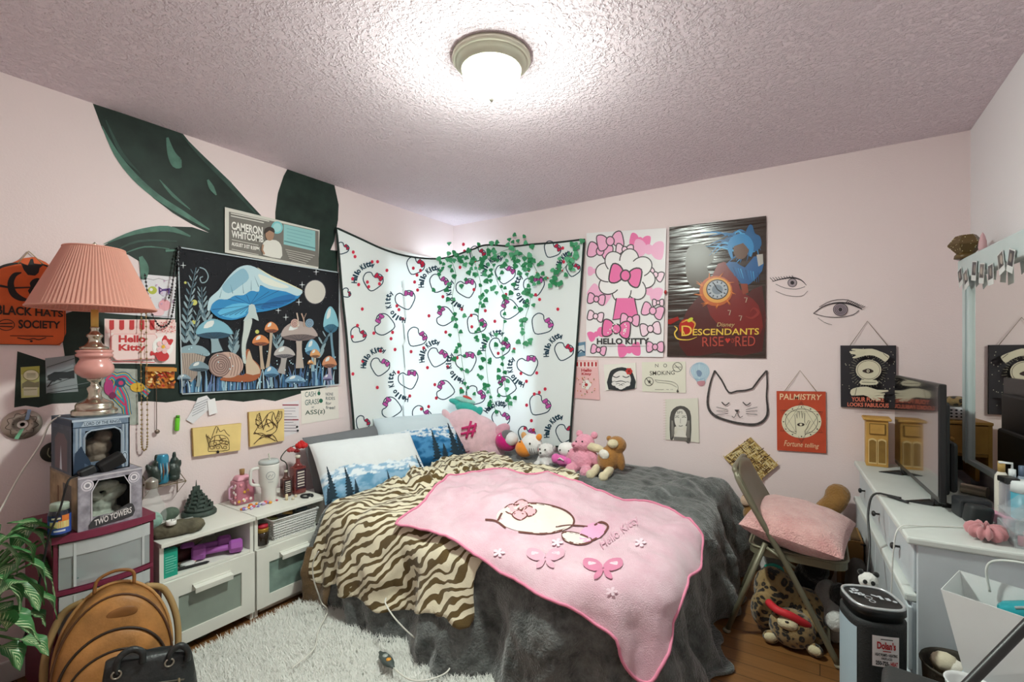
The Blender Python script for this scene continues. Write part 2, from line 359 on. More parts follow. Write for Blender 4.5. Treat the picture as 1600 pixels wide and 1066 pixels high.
# corner windows behind the cloth: frame, pane, blind
GLASS = mat('#ffffff', .03, alpha=.08); SLAT = mat('#f1f3f3', .6, transl=.5)
for nm, fx in (('window_1', 0), ('window_2', 1)):
    L0, L1 = (WY0, YB-.07) if fx == 0 else (XL+.07, WX1)
    def q(u, d, z): return (XL+d, u, z) if fx == 0 else (u, YB-d, z)      # u along the wall, d into the room
    def sz(u, d, z): return (d, u, z) if fx == 0 else (u, d, z)
    mid = (L0+L1)/2; b = B()
    for u in (L0-.015, L1+.015): b.box(q(u, .004, (WZ0+WZ1)/2), sz(.055, .028, WZ1-WZ0+.1), TRIM, bev=.004)
    b.box(q(mid, .006, WZ1+.025), sz(L1-L0+.08, .03, .065), TRIM, bev=.004); b.box(q(mid, .012, WZ0-.02), sz(L1-L0+.08, .045, .04), TRIM, bev=.004)
    for u in (L0+.02, L1-.02): b.box(q(u, -.07, (WZ0+WZ1)/2), sz(.04, .04, WZ1-WZ0-.002), TRIM)
    for z in (WZ0+.021, (WZ0+WZ1)/2, WZ1-.021): b.box(q(mid, -.07, z), sz(L1-L0-.1, .04, .04), TRIM)
    f = struct(b, nm)
    b = B(); b.box(q(mid, -.075, (WZ0+WZ1)/2), sz(L1-L0-.08, .006, WZ1-WZ0-.04), GLASS); b.build('pane', f)
    b = B(); n = 44
    for k in range(n): b.box(q(mid, -.02, WZ0+.03+k*(WZ1-WZ0-.05)/n), sz(L1-L0-.01, .022, .0012), SLAT, rot=(0, .2, 0) if fx == 0 else (-.2, 0, 0))
    b.build('blind', f)
# ---------------------------------------------------------------- ceiling lamp (the room's own light)
lx, ly = -1.034, 1.451
t = thing('ceiling_light', (lx, ly, ZC), 'round flush ceiling lamp with brushed metal ring and glowing frosted glass bowl', 'ceiling light')
b = B(); b.lathe((lx, ly, ZC), [(.105,-.001),(.146,-.001),(.148,-.012),(.140,-.022),(.132,-.022),(.128,-.034),(.118,-.036),(.114,-.05),(.108,-.05),(.105,-.03)], mat('#d6d5c2', .42, metal=.45), n=56); b.build('rim', t)
b = B(); b.open_lathe((lx, ly, ZC), [(.108,-.04),(.109,-.055),(.107,-.07)], mat('#effaef', .4, emit=LAMP_POWER*.04), n=40); b.open_lathe((lx, ly, ZC), [(.107,-.07),(.104,-.08),(.092,-.105)], mat('#effaef', .4, emit=LAMP_POWER*.16), n=40); b.open_lathe((lx, ly, ZC), [(.092,-.105),(.072,-.128),(.045,-.143),(.016,-.149),(.0,-.15)], mat('#effaef', .4, emit=LAMP_POWER*1.35), n=40); b.build('glass_bowl', t)
b = B(); b.lathe((lx, ly, ZC), [(.0,-.149),(.013,-.15),(.012,-.158),(.006,-.165),(.0,-.167)], mat('#c9c4bd', .35, metal=1), n=20); b.build('finial', t)

# ================================================================ CLOTH ACROSS THE CORNER WINDOWS
RC = .62; S0 = YB-RC-2.0; ARC = RC*pi/2; SR = (-1.46)-(XL+RC); STOT = S0+ARC+SR
def cloth_plan(s):
    """distance along the cloth -> plan position and outward (room side) normal"""
    if s < S0: return (XL+.035, 2.0+s, 1, 0)
    if s < S0+ARC:
        a = (s-S0)/RC; c = (XL+.035+RC, YB-.035-RC)
        return (c[0]-RC*cos(a), c[1]+RC*sin(a), cos(a), -sin(a))
    return (XL+.035+RC+(s-S0-ARC), YB-.035, 0, -1)
TOPL = smooth_pts([(525,356),(560,372),(600,390),(640,401),(690,404),(735,391),(760,383),(800,385),(830,382),(870,379),(913,374)], 6)
BOTL = smooth_pts([(553,692),(640,697),(720,700),(800,699),(891,697)], 6)
def surf_invert(fn, n0, n1):
    """sample a surface fn(u,v) and return a function px -> (u,v)"""
    U, W_ = np.meshgrid(np.linspace(0, 1, n0), np.linspace(0, 1, n1), indexing='ij')
    pts = np.array([[fn(u, v) for v in np.linspace(0, 1, n1)] for u in np.linspace(0, 1, n0)])
    pp, dep = proj(pts)
    def inv(px, py, it=3):
        e = np.hypot(pp[..., 0]-px, pp[..., 1]-py); sc_ = np.where(e < e.min()+4, dep, 1e9) if False else e
        i = np.unravel_index(np.argmin(sc_), sc_.shape); u, v = U[i], W_[i]
        for _ in range(it):
            q0 = proj(fn(u, v))[0]; h = 1e-4
            du = (proj(fn(u+h, v))[0]-q0)/h; dv = (proj(fn(u, v+h))[0]-q0)/h
            J = np.array([du, dv]).T
            try: d = np.linalg.solve(J, np.array([px, py])-q0)
            except np.linalg.LinAlgError: break
            d = np.clip(d, -.05, .05); u += d[0]; v += d[1]
        return u, v
    return inv
def cloth_raw(u, v):       # v: 0 at z 2.25, 1 at z .5
    x, y, nx, ny = cloth_plan(u*STOT); return (x, y, 2.25-1.75*v)
inv_raw = surf_invert(cloth_raw, 160, 80)
def edge_curve(pts):
    q_ = np.array([inv_raw(*p) for p in pts]); return q_
TE = edge_curve(TOPL); BE = edge_curve(BOTL)
tt = np.linspace(0, 1, len(TE)); tb = np.linspace(0, 1, len(BE))
def cloth(u, v, d=0):
    """u across 0..1, v down 0..1 between the traced top and bottom hem; d towards the room"""
    a = (np.interp(u, tt, TE[:, 0]), np.interp(u, tt, TE[:, 1])); c = (np.interp(u, tb, BE[:, 0]), np.interp(u, tb, BE[:, 1]))
    uu = a[0]*(1-v)+c[0]*v+.6*(u-.5)*0; vv = a[1]*(1-v)+c[1]*v
    x, y, nx, ny = cloth_plan(min(max(uu, -.05), 1.05)*STOT)
    e = d+.012*sin(9*u+2*v)*(v*(1.4-v))+.006*sin(23*u+5*v)*v+.02*max(0, .12-u)*sin(16*v)+.010*v
    return (x+nx*e, y+ny*e, 2.25-1.75*vv)
inv_cloth = surf_invert(cloth, 90, 60)
CLOTH = mat('#eef4f4', .85, transl=.06, spec=.1)
t = thing('printed_throw', (XL+.3, YB-.3, .62), 'white throw printed with bows, red dots and writing, pinned across the corner windows', 'wall hanging')
b = B(); b.grid(lambda u, v: cloth(u, v), 110, 60, CLOTH); 
a = Art(b, lambda x, y, d: cloth(*inv_cloth(x, y), d), .0012, step=.00012)
NAVY = mat('#1d3f52', .8, transl=.05); RED = mat('#d0204a', .8, transl=.08); PINK = mat('#d05ab0', .8, transl=.1); DOT = mat('#d8324f', .8, transl=.08)
def bow(a, x, y, s, m, ol, rot=0, wd=1.4):
    c_, s_ = cos(rot), sin(rot); f = lambda pts: [(x+(p*c_-q*s_)*s, y+(p*s_+q*c_)*s) for p, q in pts]
    for k in (-1, 1):
        pts = f([(k*.1,0),(k*.45,-.55),(k*.95,-.6),(k*1.05,0),(k*.95,.6),(k*.45,.55)]); a.poly(pts, m, sm=3)
        if ol: a.line(pts, wd, ol, sm=3, closed=True)
    p0 = f([(0,0)])[0]; a.ell(*p0, s*.32, s*.36, m)
    if ol: a.ring(*p0, s*.32, s*.36, wd, ol)
def motif(a, x, y, r, rot, red):
    """plain outlined heart with a bow: a stand-in for the printed motif"""
    c_, s_ = cos(rot), sin(rot)
    pts = [(x+r*(p*c_-q*s_), y+r*(p*s_+q*c_)) for p, q in [(0,1),(-.7,.45),(-1.02,-.1),(-.85,-.7),(-.35,-.85),(0,-.5),(.35,-.85),(.85,-.7),(1.02,-.1),(.7,.45)]]
    a.line(pts, 4.2, NAVY, sm=3, closed=True)
    bow(a, x+r*(.5*c_+.55*s_), y+r*(.5*s_-.55*c_), r*.42, red, NAVY, rot+.4, 2.4)
a.crop = (500, 330, 2.732)
for x, y, r, ro in ((225,300,42,.2),(365,380,42,-.3),(275,485,45,-1.4),(410,540,42,.6),(255,665,40,.2),(378,720,42,-.3),(305,840,44,-1.4),(430,875,42,.6),(505,310,40,.4),(535,450,40,-1.4),(665,485,42,.6),(500,625,42,.3),(535,765,40,-1.4),(660,790,42,.6),(625,330,42,-.3),(625,645,44,-.3),(765,585,44,.3),(810,420,42,-1.4),(915,320,44,-.2),(945,485,46,.6),(888,660,44,-.3),(797,750,42,-1.4),(935,830,46,.6),(790,270,42,.2),(1040,600,40,.3),(1045,950,40,.3),(160,530,34,.6),(180,905,30,.6),(405,235,38,.4),(990,165,36,.5),(670,185,34,.5),(95,160,26,.5),(1080,250,30,.2),(110,350,20,1),(880,955,36,.4),(770,890,38,.3)):
    d0 = a.d; motif(a, x, y, r, ro, RED if x < 230 or x > 950 or y < 260 else PINK); a.d = d0
a.d += .0016; a.hold = True
for k in range(95):
    x = R.uniform(80, 1060); y = R.uniform(120, 940)
    lo = 60+(x-60)*.001
    if y < 215-.0*x and 150 < x < 560: y += 110
    if x > 1050-(y-120)*.09 or x < 95+(y-100)*.07: continue
    a.ell(x, y, 6.5, 7.5, DOT, n=10)
def arcword(a, word, x, y, r, a0, a1, h, m=NAVY):
    for k, ch in enumerate(word):
        if ch == ' ': continue
        t_ = a0+(a1-a0)*k/max(1, len(word)-1); cx = x+r*cos(t_); cy = y+r*sin(t_); ux, uy = -sin(t_), cos(t_); vx, vy = cos(t_), sin(t_)
        wv = h*(.3 if ch in 'il' else .62); hh = h*(1 if ch in 'HKlkitt' else .74)
        bl = (cx-ux*wv/2, cy-uy*wv/2); br = (cx+ux*wv/2, cy+uy*wv/2)
        if ch == 'y': bl = (bl[0]-vx*h*.25, bl[1]-vy*h*.25); br = (br[0]-vx*h*.25, br[1]-vy*h*.25)
        a.text(ch, [(bl[0]+vx*hh, bl[1]+vy*hh), (br[0]+vx*hh, br[1]+vy*hh), br, bl], m, bold=.04)
for x, y, r, a0, a1 in ((225,305,68,pi*1.02,pi*1.5),(262,668,66,pi*1.02,pi*1.55),(505,315,62,pi*.98,pi*1.5),(505,628,60,pi*.95,pi*1.5),(370,385,70,pi*1.15,pi*.55),(382,722,70,pi*1.15,pi*.55),(628,335,68,pi*1.15,pi*.6),(630,648,70,pi*1.15,pi*.6),(770,590,62,pi*1.0,pi*1.55),(890,665,68,pi*1.15,pi*.6),(920,325,70,pi*1.2,pi*.65),(775,275,66,pi*1.02,pi*1.5),(1050,610,72,pi*.98,pi*1.42),(1052,955,72,pi*.98,pi*1.42),(770,895,62,pi*1.2,pi*1.6),(1095,250,66,pi*1.0,pi*1.4)):
    if a1 < a0: arcword(a, 'Hello Kitty', x, y, r, a1, a0, 24)
    else: arcword(a, 'Hello Kitty', x, y, r, a0, a1, 24)
b.build('cloth', t)
b = B(); hem = [cloth(k/60, 0, .002) for k in range(61)]+[cloth(1, k/30, .002) for k in range(1, 31)]+[cloth(1-k/60, 1, .002) for k in range(1, 61)]+[cloth(0, 1-k/30, .002) for k in range(1, 30)]
b.tube(hem, .0075, mat('#27312f', .9), n=6, closed=True); b.build('hem', t)
# ---------------------------------------------------------------- ivy garlands hung over the cloth
LEAF = mat('#2e8f5c', .55, transl=.1); LEAF2 = mat('#57b080', .55, transl=.1); STEM = mat('#3a7d4e', .7)
ivy = [([(700,398),(712,430),(706,470),(716,520),(724,580),(735,640),(742,660)], 'ivy garlands on the cloth', 'green ivy strand hanging down the middle of the white throw, left of the other strands'),
       ([(735,391),(745,420),(752,450),(748,500),(758,540),(764,600),(778,650)], 'ivy garlands on the cloth', 'green ivy strand trailing lowest, next to the leftmost strand on the white throw'),
       ([(762,384),(770,410),(778,440),(790,470),(786,540),(790,600),(797,640)], 'ivy garlands on the cloth', 'green ivy strand hanging third from the left on the white throw'),
       ([(806,386),(812,410),(826,432),(830,470),(822,500),(820,545)], 'ivy garlands on the cloth', 'short green ivy strand hanging right of the longer strands on the white throw'),
       ([(702,400),(725,412),(765,404),(800,390),(830,408),(850,436),(878,424),(898,400),(908,380)], 'ivy garlands on the cloth', 'ivy garland swagged along the top right hem of the white throw, with small red berries')]
for si, (pts, gp, lb) in enumerate(ivy):
    pts = smooth_pts(pts, 8); w3 = [V(cloth(*inv_cloth(*p), .016)) for p in pts]
    o = thing('ivy_garland', w3[0], lb, 'garland', gp)
    b = B(); b.tube(w3, .0018, STEM, n=5); b.build('vine', o)
    b = B(); n = 85 if si == 4 else 46
    for k in range(n):
        i = min(len(w3)-2, int((k/n)*(len(w3)-1))); f = V(cloth(*inv_cloth(pts[i][0]+R.gauss(0, 7 if k/n > .35 or si == 4 else 13), pts[i][1]+R.gauss(0, 8 if si < 4 else 12)), .022+.012*R.random()))
        x, y, nx, ny = cloth_plan(.62*STOT); nrm = V((nx, ny, R.uniform(-.3, .5))).normalized(); up = V((0, 0, -1)); up = (up-nrm*up.dot(nrm)).normalized(); sd = nrm.cross(up)
        an = R.uniform(-1.3, 1.3); dn = up*cos(an)+sd*sin(an); sd = nrm.cross(dn); L = R.uniform(.03, .05)
        prof = [(0,0,0),(-.45,.15,.12),(-.5,.45,.1),(-.25,.7,.05),(0,1,-.1),(.25,.7,.05),(.5,.45,.1),(.45,.15,.12)]
        b.add([f+sd*(p*L)+dn*(q_*L)+nrm*(r_*L) for p, q_, r_ in prof], [(0,1,2,3),(0,3,4,5),(0,5,6,7)], LEAF if R.random() < .65 else LEAF2, True)
    if si == 4:
        for k in range(9):
            i = int(len(w3)*(.1+.85*k/9)); b.ell(w3[i]+V((R.uniform(-.01, .01), -.01, R.uniform(-.03, .01))), .007, '#b8262a', nu=8, nv=6)
    b.build('leaves', o)
# ================================================================ THINGS ON THE LEFT WALL
def L_(name, label, cat, quad, thick, m, draw=None, crop=None, group=None, edge=None, off=.0012, fn=lw, step=.0003):
    b = sheet(fn, quad, off, off+thick, m, edge or m); a = Art(b, fn, off+thick, step, crop)
    if draw: draw(a)
    return b.build(name, None, None, label, cat, group)
WHITE = mat('#efece6', .7); BLACK = mat('#1c1b1c', .6); PAPER = mat('#ece8df', .8)
def circ(cx, cy, rx, ry, n=20, a0=0, a1=2*pi): return [(cx+rx*cos(a0+(a1-a0)*i/n), cy+ry*sin(a0+(a1-a0)*i/n)) for i in range(n)]
# --- orange plaque hung on a cord
t = thing('wall_plaque', P(52, 540, X=XL+.003), 'orange plaque reading BLACK HATS SOCIETY with a black crescent and witch, hung by a cord', 'sign')
OR = mat('#d8602c', .6, var=.12, vs=12); b = B()
b.prism([(-12,430),(0,418),(18,411),(35,404),(52,402),(70,410),(84,421),(90,438),(101,445),(102,520),(97,534),(92,540),(-12,538)], lw, .003, .011, OR, mat('#2b211c'))
a = Art(b, lw, .011); a.crop = (0, 380, 3.553)
a.line([(-30,165),(0,135),(60,118),(115,112)], [10,14,14,6], BLACK, sm=3); a.line([(225,118),(270,135),(300,165),(330,220)], [6,12,10,6], BLACK, sm=3)
a.poly([(110,110),(150,125),(165,90),(178,88),(185,115),(240,120),(215,140),(210,165),(190,182),(150,178),(128,150)], BLACK)
a.line([(115,165),(75,180),(55,225),(70,280),(115,310),(165,318)], [6,26,36,38,26,4], BLACK, sm=5)
a.line([(-5,238),(60,250),(230,245),(265,238)], [14,9,6,3], BLACK); a.poly([(160,225),(175,205),(200,195),(215,200),(205,215),(222,240),(222,275),(195,290),(175,318),(150,318),(160,285),(150,265),(165,245)], BLACK, sm=2)
a.line([(222,265),(232,255)], 6, BLACK); a.line([(170,310),(160,328)], 8, BLACK)
D = mat('#30201a', .7)
a.text('BLACK HATS', [(-25,340),(345,378),(345,412),(-25,397)], D, bold=.03); a.text('SOCIETY', [(97,425),(330,435),(330,475),(97,475)], D, bold=.03)
a.ring(30, 455, 45, 30, 4, D); a.line([(-5,448),(65,445)], 6, D); a.line([(-5,462),(65,465)], 6, D)
a.line([(50,515),(290,518)], 4, D); a.line([(90,526),(150,535),(180,530),(210,537),(250,524)], 5, D, sm=3); a.ell(168, 545, 8, 6, D)
a.line([(-30,562),(310,566),(345,548),(352,515),(352,260)], 3, D)
b.build('board', t)
b = B(); b.tube([V(lw(27, 412, .012)), V(lw(44, 393, .008)), V(lw(66, 413, .012))], .0022, mat('#b09a78', .9), n=6); b.build('cord', t)
# --- small cards and pictures on the painted part
def d_card(a):
    a.crop = (0, 380, 3.553); a.poly([(115,690),(218,682),(218,720),(115,730)], mat('#b7b557')); a.ell(170, 733, 44, 30, mat('#e6e2c2')); a.ring(170, 733, 44, 30, 4, mat('#8d8a4a')); [a.line([(145,724+k*7),(195,723+k*7)], 3 if k < 2 else 2, mat('#8d8a6a')) for k in range(4)]
    a.poly([(120,780),(150,762),(190,775),(214,768),(214,800),(120,805)], mat('#8c8a6a')); a.rect(128, 800, 205, 846, mat('#d9d7bb')); a.line([(130,815),(200,812)], 4, mat('#9c9a70'))
L_('hanging_card', 'small yellow green card with an oval badge on the dark paint below the orange plaque', 'card', [(32,574),(61,572),(61,620),(33,622)], .004, mat('#cfd08c', .5), d_card)
def d_bw(a):
    a.crop = (0, 380, 3.553); g = mat('#6f7679'); k = mat('#23282b')
    for i in range(9): a.line([(258,690+i*18),(412,640+i*17)] if i < 7 else [(258,690+i*18),(350+20*i,655+i*17)], 3, g if i % 2 else k)
    a.poly([(255,700),(410,645),(405,690),(258,735)], mat('#99a4aa')); a.poly([(262,735),(300,715),(370,715),(410,705),(412,750),(330,750),(300,770),(270,760)], k); a.line([(260,800),(300,750),(340,760)], 6, k)
L_('photograph', 'black and white photograph of weathered boards on the dark paint beside the small yellow card', 'photo', [(70.5,560),(116,555),(122,612),(72,615)], .001, mat('#8d9598', .5), d_bw)
def d_post(a):
    a.crop = (0, 380, 3.553); rd = mat('#c8363a'); pk = mat('#f0a9a8')
    a.rect(583, 424, 972, 500, mat('#f6d4d0'))
    for k in range(5): a.rect(605+k*56, 428, 632+k*56, 474, rd)
    for k in range(5): a.ell(618+k*56, 472, 13.5, 10, rd)
    for k in range(40): a.ell(R.uniform(860,965), R.uniform(432,492), 3, 3, rd, n=8)
    a.poly([(625,505),(850,505),(862,520),(850,640),(640,650),(612,625),(612,520)], mat('#f7dcda')); a.line([(625,505),(850,505),(862,520),(850,640),(640,650),(612,625),(612,520)], 4, pk, closed=True)
    a.text('Hello', (650,512,800,552), rd, bold=.04); a.text('Kitty', (650,562,800,608), rd, bold=.04)
    a.line([(605,480),(605,658),(850,662)], 4, rd); a.ell(895, 575, 58, 56, mat('#f6f4f2')); a.ell(893, 628, 36, 28, rd); bow(a, 920, 540, 28, rd, None, .5); bow(a, 845, 615, 20, rd, None, .2)
    for k in range(5): a.ell(895+26*cos(k*1.257), 575+26*sin(k*1.257), 14, 14, mat('#f3c3c4'))
    a.ell(895, 575, 10, 10, mat('#e9b23b'))
L_('postcard', 'pink postcard with a striped red awning reading Hello Kitty, behind the lamp', 'postcard', [(163,498),(275,504),(274,569),(163,568)], .001, mat('#f5e6e4', .4), d_post)
def d_pale(a):
    a.crop = (0, 380, 3.553)
    a.line([(805,195),(850,205),(880,196),(920,208),(960,200)], 2, mat('#6b5a6b')); a.ell(845,262,25,22,mat('#b9c04a')); a.ell(838,258,9,9,WHITE)
    a.poly([(878,240),(900,255),(925,252),(945,250),(938,285),(905,296),(880,280)], mat('#5d3b86')); a.ell(910,280,22,14,mat('#d9cfe0'))
    a.ell(912,345,34,32,mat('#e9a9b4')); a.ell(870,385,40,22,mat('#f0c8cf')); a.line([(810,400),(960,412)], 3, mat('#8d8a99'))
    for k in range(14): a.ell(R.uniform(800,960), R.uniform(210,400), 5, 5, mat('#cfa7c9'), n=8)
L_('sticker_sheet', 'pale sheet with purple and green dabs, pinned above the pink postcard', 'paper', [(215,428),(275,433),(273,498),(163,489),(163,440)], .001, mat('#e3e0e6', .6), d_pale)
def d_draw(a):
    a.crop = (0, 380, 3.553); co = ['#2a6c8e','#2f9bb4','#e0b43c','#c9406a']
    path = [(585,760),(620,735),(650,770),(630,830),(660,870),(690,900)]; p2 = [(640,750),(690,740),(720,770),(770,800),(820,840)]; p3 = [(660,800),(690,860),(700,930),(705,955)]
    for wd, c in ((52,0),(40,2),(30,1),(12,3)):
        for pth in (path, p2, p3): a.line(pth, wd, mat(co[c]), sm=4)
    a.ell(665,775,30,26,mat('#1f4f73')); a.ell(668,776,14,12,mat('#c9406a')); a.ell(760,800,40,26,mat('#e0b43c')); a.ell(600,800,26,44,mat('#b23a7a')); a.ell(622,845,20,18,mat('#7a2a55'))
L_('painting', 'abstract painting of blue, yellow and pink bands on grey paper behind the lamp base', 'painting', [(158,575),(214,577),(216,664),(158,664)], .0015, mat('#a8aea6', .7, var=.2, vs=30), d_draw)
def d_food(a):
    a.crop = (0, 380, 3.553); cs = ['#f0b04a','#d8742a','#8c3b1c','#f3d79a','#b8301f','#4a2414']
    for k in range(80): a.ell(R.uniform(812,958), R.uniform(705,795), R.uniform(4,14), R.uniform(3,9), mat(cs[k % 6]), R.random(), n=9)
    a.rect(808, 692, 968, 712, mat('#c98d3e'))
L_('photograph', 'small warm orange and brown snapshot beside the black tapestry edge', 'photo', [(227,573),(272.5,574),(272,607),(227,607)], .001, mat('#c8752c', .4), d_food)
# --- mushroom tapestry
def d_mush(a):
    a.crop = (260, 300, 2.96); W1 = mat('#dfe6ea'); navy = mat('#2a3a52'); bl = ['#8fb7cf','#5f95b8','#3b6e98','#2f5577','#b9d3de']
    for k in range(420):
        x, y = R.uniform(60, 785), R.uniform(275, 900); top = 262+(x-45)*.152; a.hold = True
        if y < top+6: continue
        if y > 650 and R.random() < .5: continue
        r = R.choice([1.2,1.4,1.8,2.6]); a.ell(x, y, r, r, W1, n=6)
    a.hold = False
    for x, y in ((75,340),(550,580),(625,430),(610,510),(515,548),(690,370)):
        a.line([(x-14,y),(x,y),(x+14,y)], [.5,4,.5], W1); a.line([(x,y-16),(x,y),(x,y+16)], [.5,4,.5], W1)
    a.ell(685, 463, 52, 58, mat('#3a3a42')); a.ell(685, 463, 48, 54, mat('#cfcac2'))
    for x, y, r in ((127,512,13),(125,602,10),(417,647,9),(85,420,6)): a.ell(x, y, r, r, mat('#c9c86a'))
    lf = mat('#8ea4ad'); lf2 = mat('#56707d')
    for x0, y0, x1, y1, n in ((85,690,135,350,11),(185,600,160,440,7),(125,700,150,545,6),(310,740,322,640,5),(515,720,512,660,3),(700,760,760,640,4),(300,850,310,700,4)):
        a.line([(x0,y0),((x0+x1)/2-8,(y0+y1)/2),(x1,y1)], 4, lf2, sm=4)
        for k in range(n):
            f = k/n; x = x0+(x1-x0)*f-8*sin(pi*f); y = y0+(y1-y0)*f
            for s_ in (-1, 1): a.ell(x+s_*13, y-13, 6*(1.25-f), 21*(1.2-.6*f), lf if (k+s_) % 3 else lf2, s_*.5, n=10)
    a.line([(150,350),(175,360),(190,390),(180,415),(160,420),(152,400),(165,392)], 5, lf, sm=4)
    # grass and glow at the foot
    for k in range(150):
        x = R.uniform(62, 780); y0 = 930-(x-65)*.055; h = R.uniform(30, 120); dx = R.uniform(-18, 18); a.line([(x,y0),(x+dx*.3,y0-h*.6),(x+dx,y0-h)], [7,5,1], mat(R.choice(bl+['#4a6a93','#6f86b5'])), sm=2)
    def mush(cx, cy, w, h, sx, sy, cap, gill, stem, sw=None):
        sw = sw or w*.13
        a.line([(cx,cy+h*.2),(cx-(cx-sx)*.3,(cy+sy)/2),(sx,sy)], [sw*1.5,sw*1.2,sw*1.9], mat('#1b2028'), sm=3); a.line([(cx,cy+h*.2),(cx-(cx-sx)*.3,(cy+sy)/2),(sx,sy)], [sw*1.3,sw,sw*1.6], mat(stem), sm=3)
        a.ell(cx, cy+h*.18, w*.5, h*.26, mat(gill))
        for k in range(7): a.line([(cx,cy+h*.42),(cx+w*.48*(k-3)/3.2,cy+h*.12)], 1.2, mat('#26303a'))
        a.poly([(cx-w*.52,cy+h*.2),(cx-w*.42,cy-h*.25),(cx-w*.15,cy-h*.55),(cx+w*.1,cy-h*.55),(cx+w*.4,cy-h*.25),(cx+w*.54,cy+h*.2),(cx+w*.2,cy+h*.1),(cx-w*.2,cy+h*.12)], mat(cap), sm=3)
        a.poly([(cx-w*.3,cy-h*.1),(cx-w*.2,cy-h*.42),(cx,cy-h*.5),(cx-w*.05,cy-h*.2)], mat('#dfe3e2'), sm=2)
    mush(215,640,160,90,230,740,'#7fb3c6','#2b4d63','#8fa7b0',34); mush(755,600,66,120,775,820,'#8cc4d4','#3c6f8a','#6f94a8',10)
    mush(608,650,160,90,612,815,'#b3a39f','#6d5f60','#b5a89f',24); mush(540,745,92,54,525,840,'#b9b2b0','#6f6a70','#a8a2a0',24); mush(670,725,64,74,672,830,'#7ab0cc','#456e8c','#94b4c4',10)
    mush(480,630,60,50,462,815,'#d58a58','#8d4f35','#b9a48f',11); mush(430,690,74,50,440,820,'#d68652','#8d4f35','#b9a48f',12); mush(682,750,46,40,680,800,'#d9a06a','#9a6a48','#c3b59b',9); mush(748,790,64,54,752,870,'#cf8e6a','#8d5a44','#a89fb0',14)
    mush(740,860,40,30,745,900,'#9a93b8','#5d5a80','#8a8fb0',8); mush(590,870,90,40,592,905,'#7fa6c4','#4a6f90','#8aa6bc',10); mush(478,835,64,50,480,900,'#6f9cbc','#3f6686','#86a6b8',12); mush(660,790,26,22,658,815,'#d79a5c','#8d5a34','#b9a48f',5)
    a.poly([(64,720),(110,708),(160,715),(195,745),(180,760),(120,745),(64,745)], mat('#8ea8b2'), sm=3); a.poly([(64,745),(120,745),(175,762),(150,830),(110,880),(64,850)], mat('#b09f93'))
    for k in range(9): a.line([(66+k*12,748),(85+k*6,870)], 2, mat('#5c5350'))
    mush(145,810,92,46,140,900,'#7f96a2','#4a5c68','#8d9aa0',12); mush(75,860,60,30,70,900,'#8aa0b0','#44586a','#7d90a0',10)
    # the large blue mushroom
    a.poly([(352,585),(395,585),(385,640),(368,700),(368,745),(380,800),(345,800),(335,740),(336,690),(345,640)], mat('#1d242b'), sm=3); a.poly([(356,590),(390,590),(378,650),(362,705),(362,745),(370,790),(350,790),(342,740),(343,690),(350,640)], mat('#c3ccc8'), sm=3)
    a.poly([(195,545),(205,515),(260,490),(340,470),(430,435),(520,455),(612,470),(585,505),(520,535),(455,552),(400,560),(350,580),(295,593),(235,582)], mat('#2b86bf'), sm=3)
    a.poly([(230,560),(300,520),(380,520),(360,565),(300,585)], mat('#5db4dd'), sm=3); a.poly([(430,540),(470,500),(560,475),(590,490),(520,530)], mat('#1f6aa8'), sm=3)
    for k in range(15):
        f = k/14; a.line([(382,525),(215+f*385-20*sin(pi*f),(575-f*80)+14*sin(pi*f)*1.5)] if k else [(382,525),(205,545)], [1,3], mat('#164a78'))
    for k in range(6): f = k/5; a.line([(382,520),(260+f*260,492-f*38)], [1,2.5], mat('#164a78'))
    a.poly([(348,598),(372,560),(375,525),(400,522),(410,560),(420,597),(395,585),(375,590)], mat('#b9c8c8'), sm=2)
    a.poly([(183,545),(192,495),(235,455),(275,400),(320,355),(368,340),(415,355),(480,395),(560,430),(622,458),(600,482),(545,462),(470,450),(428,432),(420,462),(385,458),(350,478),(310,480),(275,498),(235,498),(205,520),(195,548)], mat('#b9d3dc'), sm=3)
    a.poly([(250,440),(300,385),(350,355),(375,400),(330,440),(280,470)], mat('#8ab4c8'), sm=3); a.poly([(420,380),(500,415),(560,440),(520,445),(440,420)], mat('#dfe2d8'), sm=3); a.line([(415,352),(480,392),(560,427),(622,456)], [2,5,5,2], mat('#e9e3bb'), sm=3)
    for x0, y0, x1, y1 in ((300,470,290,430),(350,470,345,420),(385,455,385,410),(240,490,250,450),(420,440,400,390)): a.line([(x0,y0),(x1,y1)], [3,.6], mat('#4d7388'))
    # snails
    a.poly([(240,870),(300,845),(360,840),(360,740),(378,730),(390,770),(420,800),(430,845),(380,878)], mat('#a05a38'), sm=3); a.poly([(362,840),(366,760),(378,733),(392,775),(418,805),(425,840)], mat('#c9b49c'), sm=2)
    a.ell(275, 800, 74, 60, mat('#c3a497'), .1); a.ell(240, 800, 52, 56, mat('#a98d86'))
    for r in (48, 38, 28, 18, 9): a.ring(240+(48-r)*.15, 803, r, r*1.06, 3, mat('#5f4742'))
    for k in range(4): a.line([(285+k*14,745+k*6),(300+k*13,800),(290+k*14,850)], 3, mat('#7d625b'), sm=3)
    for x, y, c in ((587,608,'#c9a59c'),(655,607,'#7fa0b8')): a.ell(x, y, 19, 20, mat(c)); a.ring(x, y, 12, 13, 2, mat('#6a5a5a')); a.ring(x, y, 5, 5, 2, mat('#6a5a5a'))
    a.line([(600,625),(602,590),(596,560)], 6, mat('#c9b6a8')); a.line([(632,625),(628,590),(618,562)], 6, mat('#b99a8a')); a.line([(628,590),(640,562)], 3, mat('#b99a8a'))
    for k in range(40): x = R.uniform(70, 775); a.ell(x, R.uniform(720, 915), 3, 3, mat('#bfe0ea'), n=7)
    for pp in ([(46,257),(790,374)], [(66,934),(640,905),(790,890)], [(47,258),(66,932)], [(793,376),(793,888)]): a.line(pp, 5, mat('#b9c4ca'))
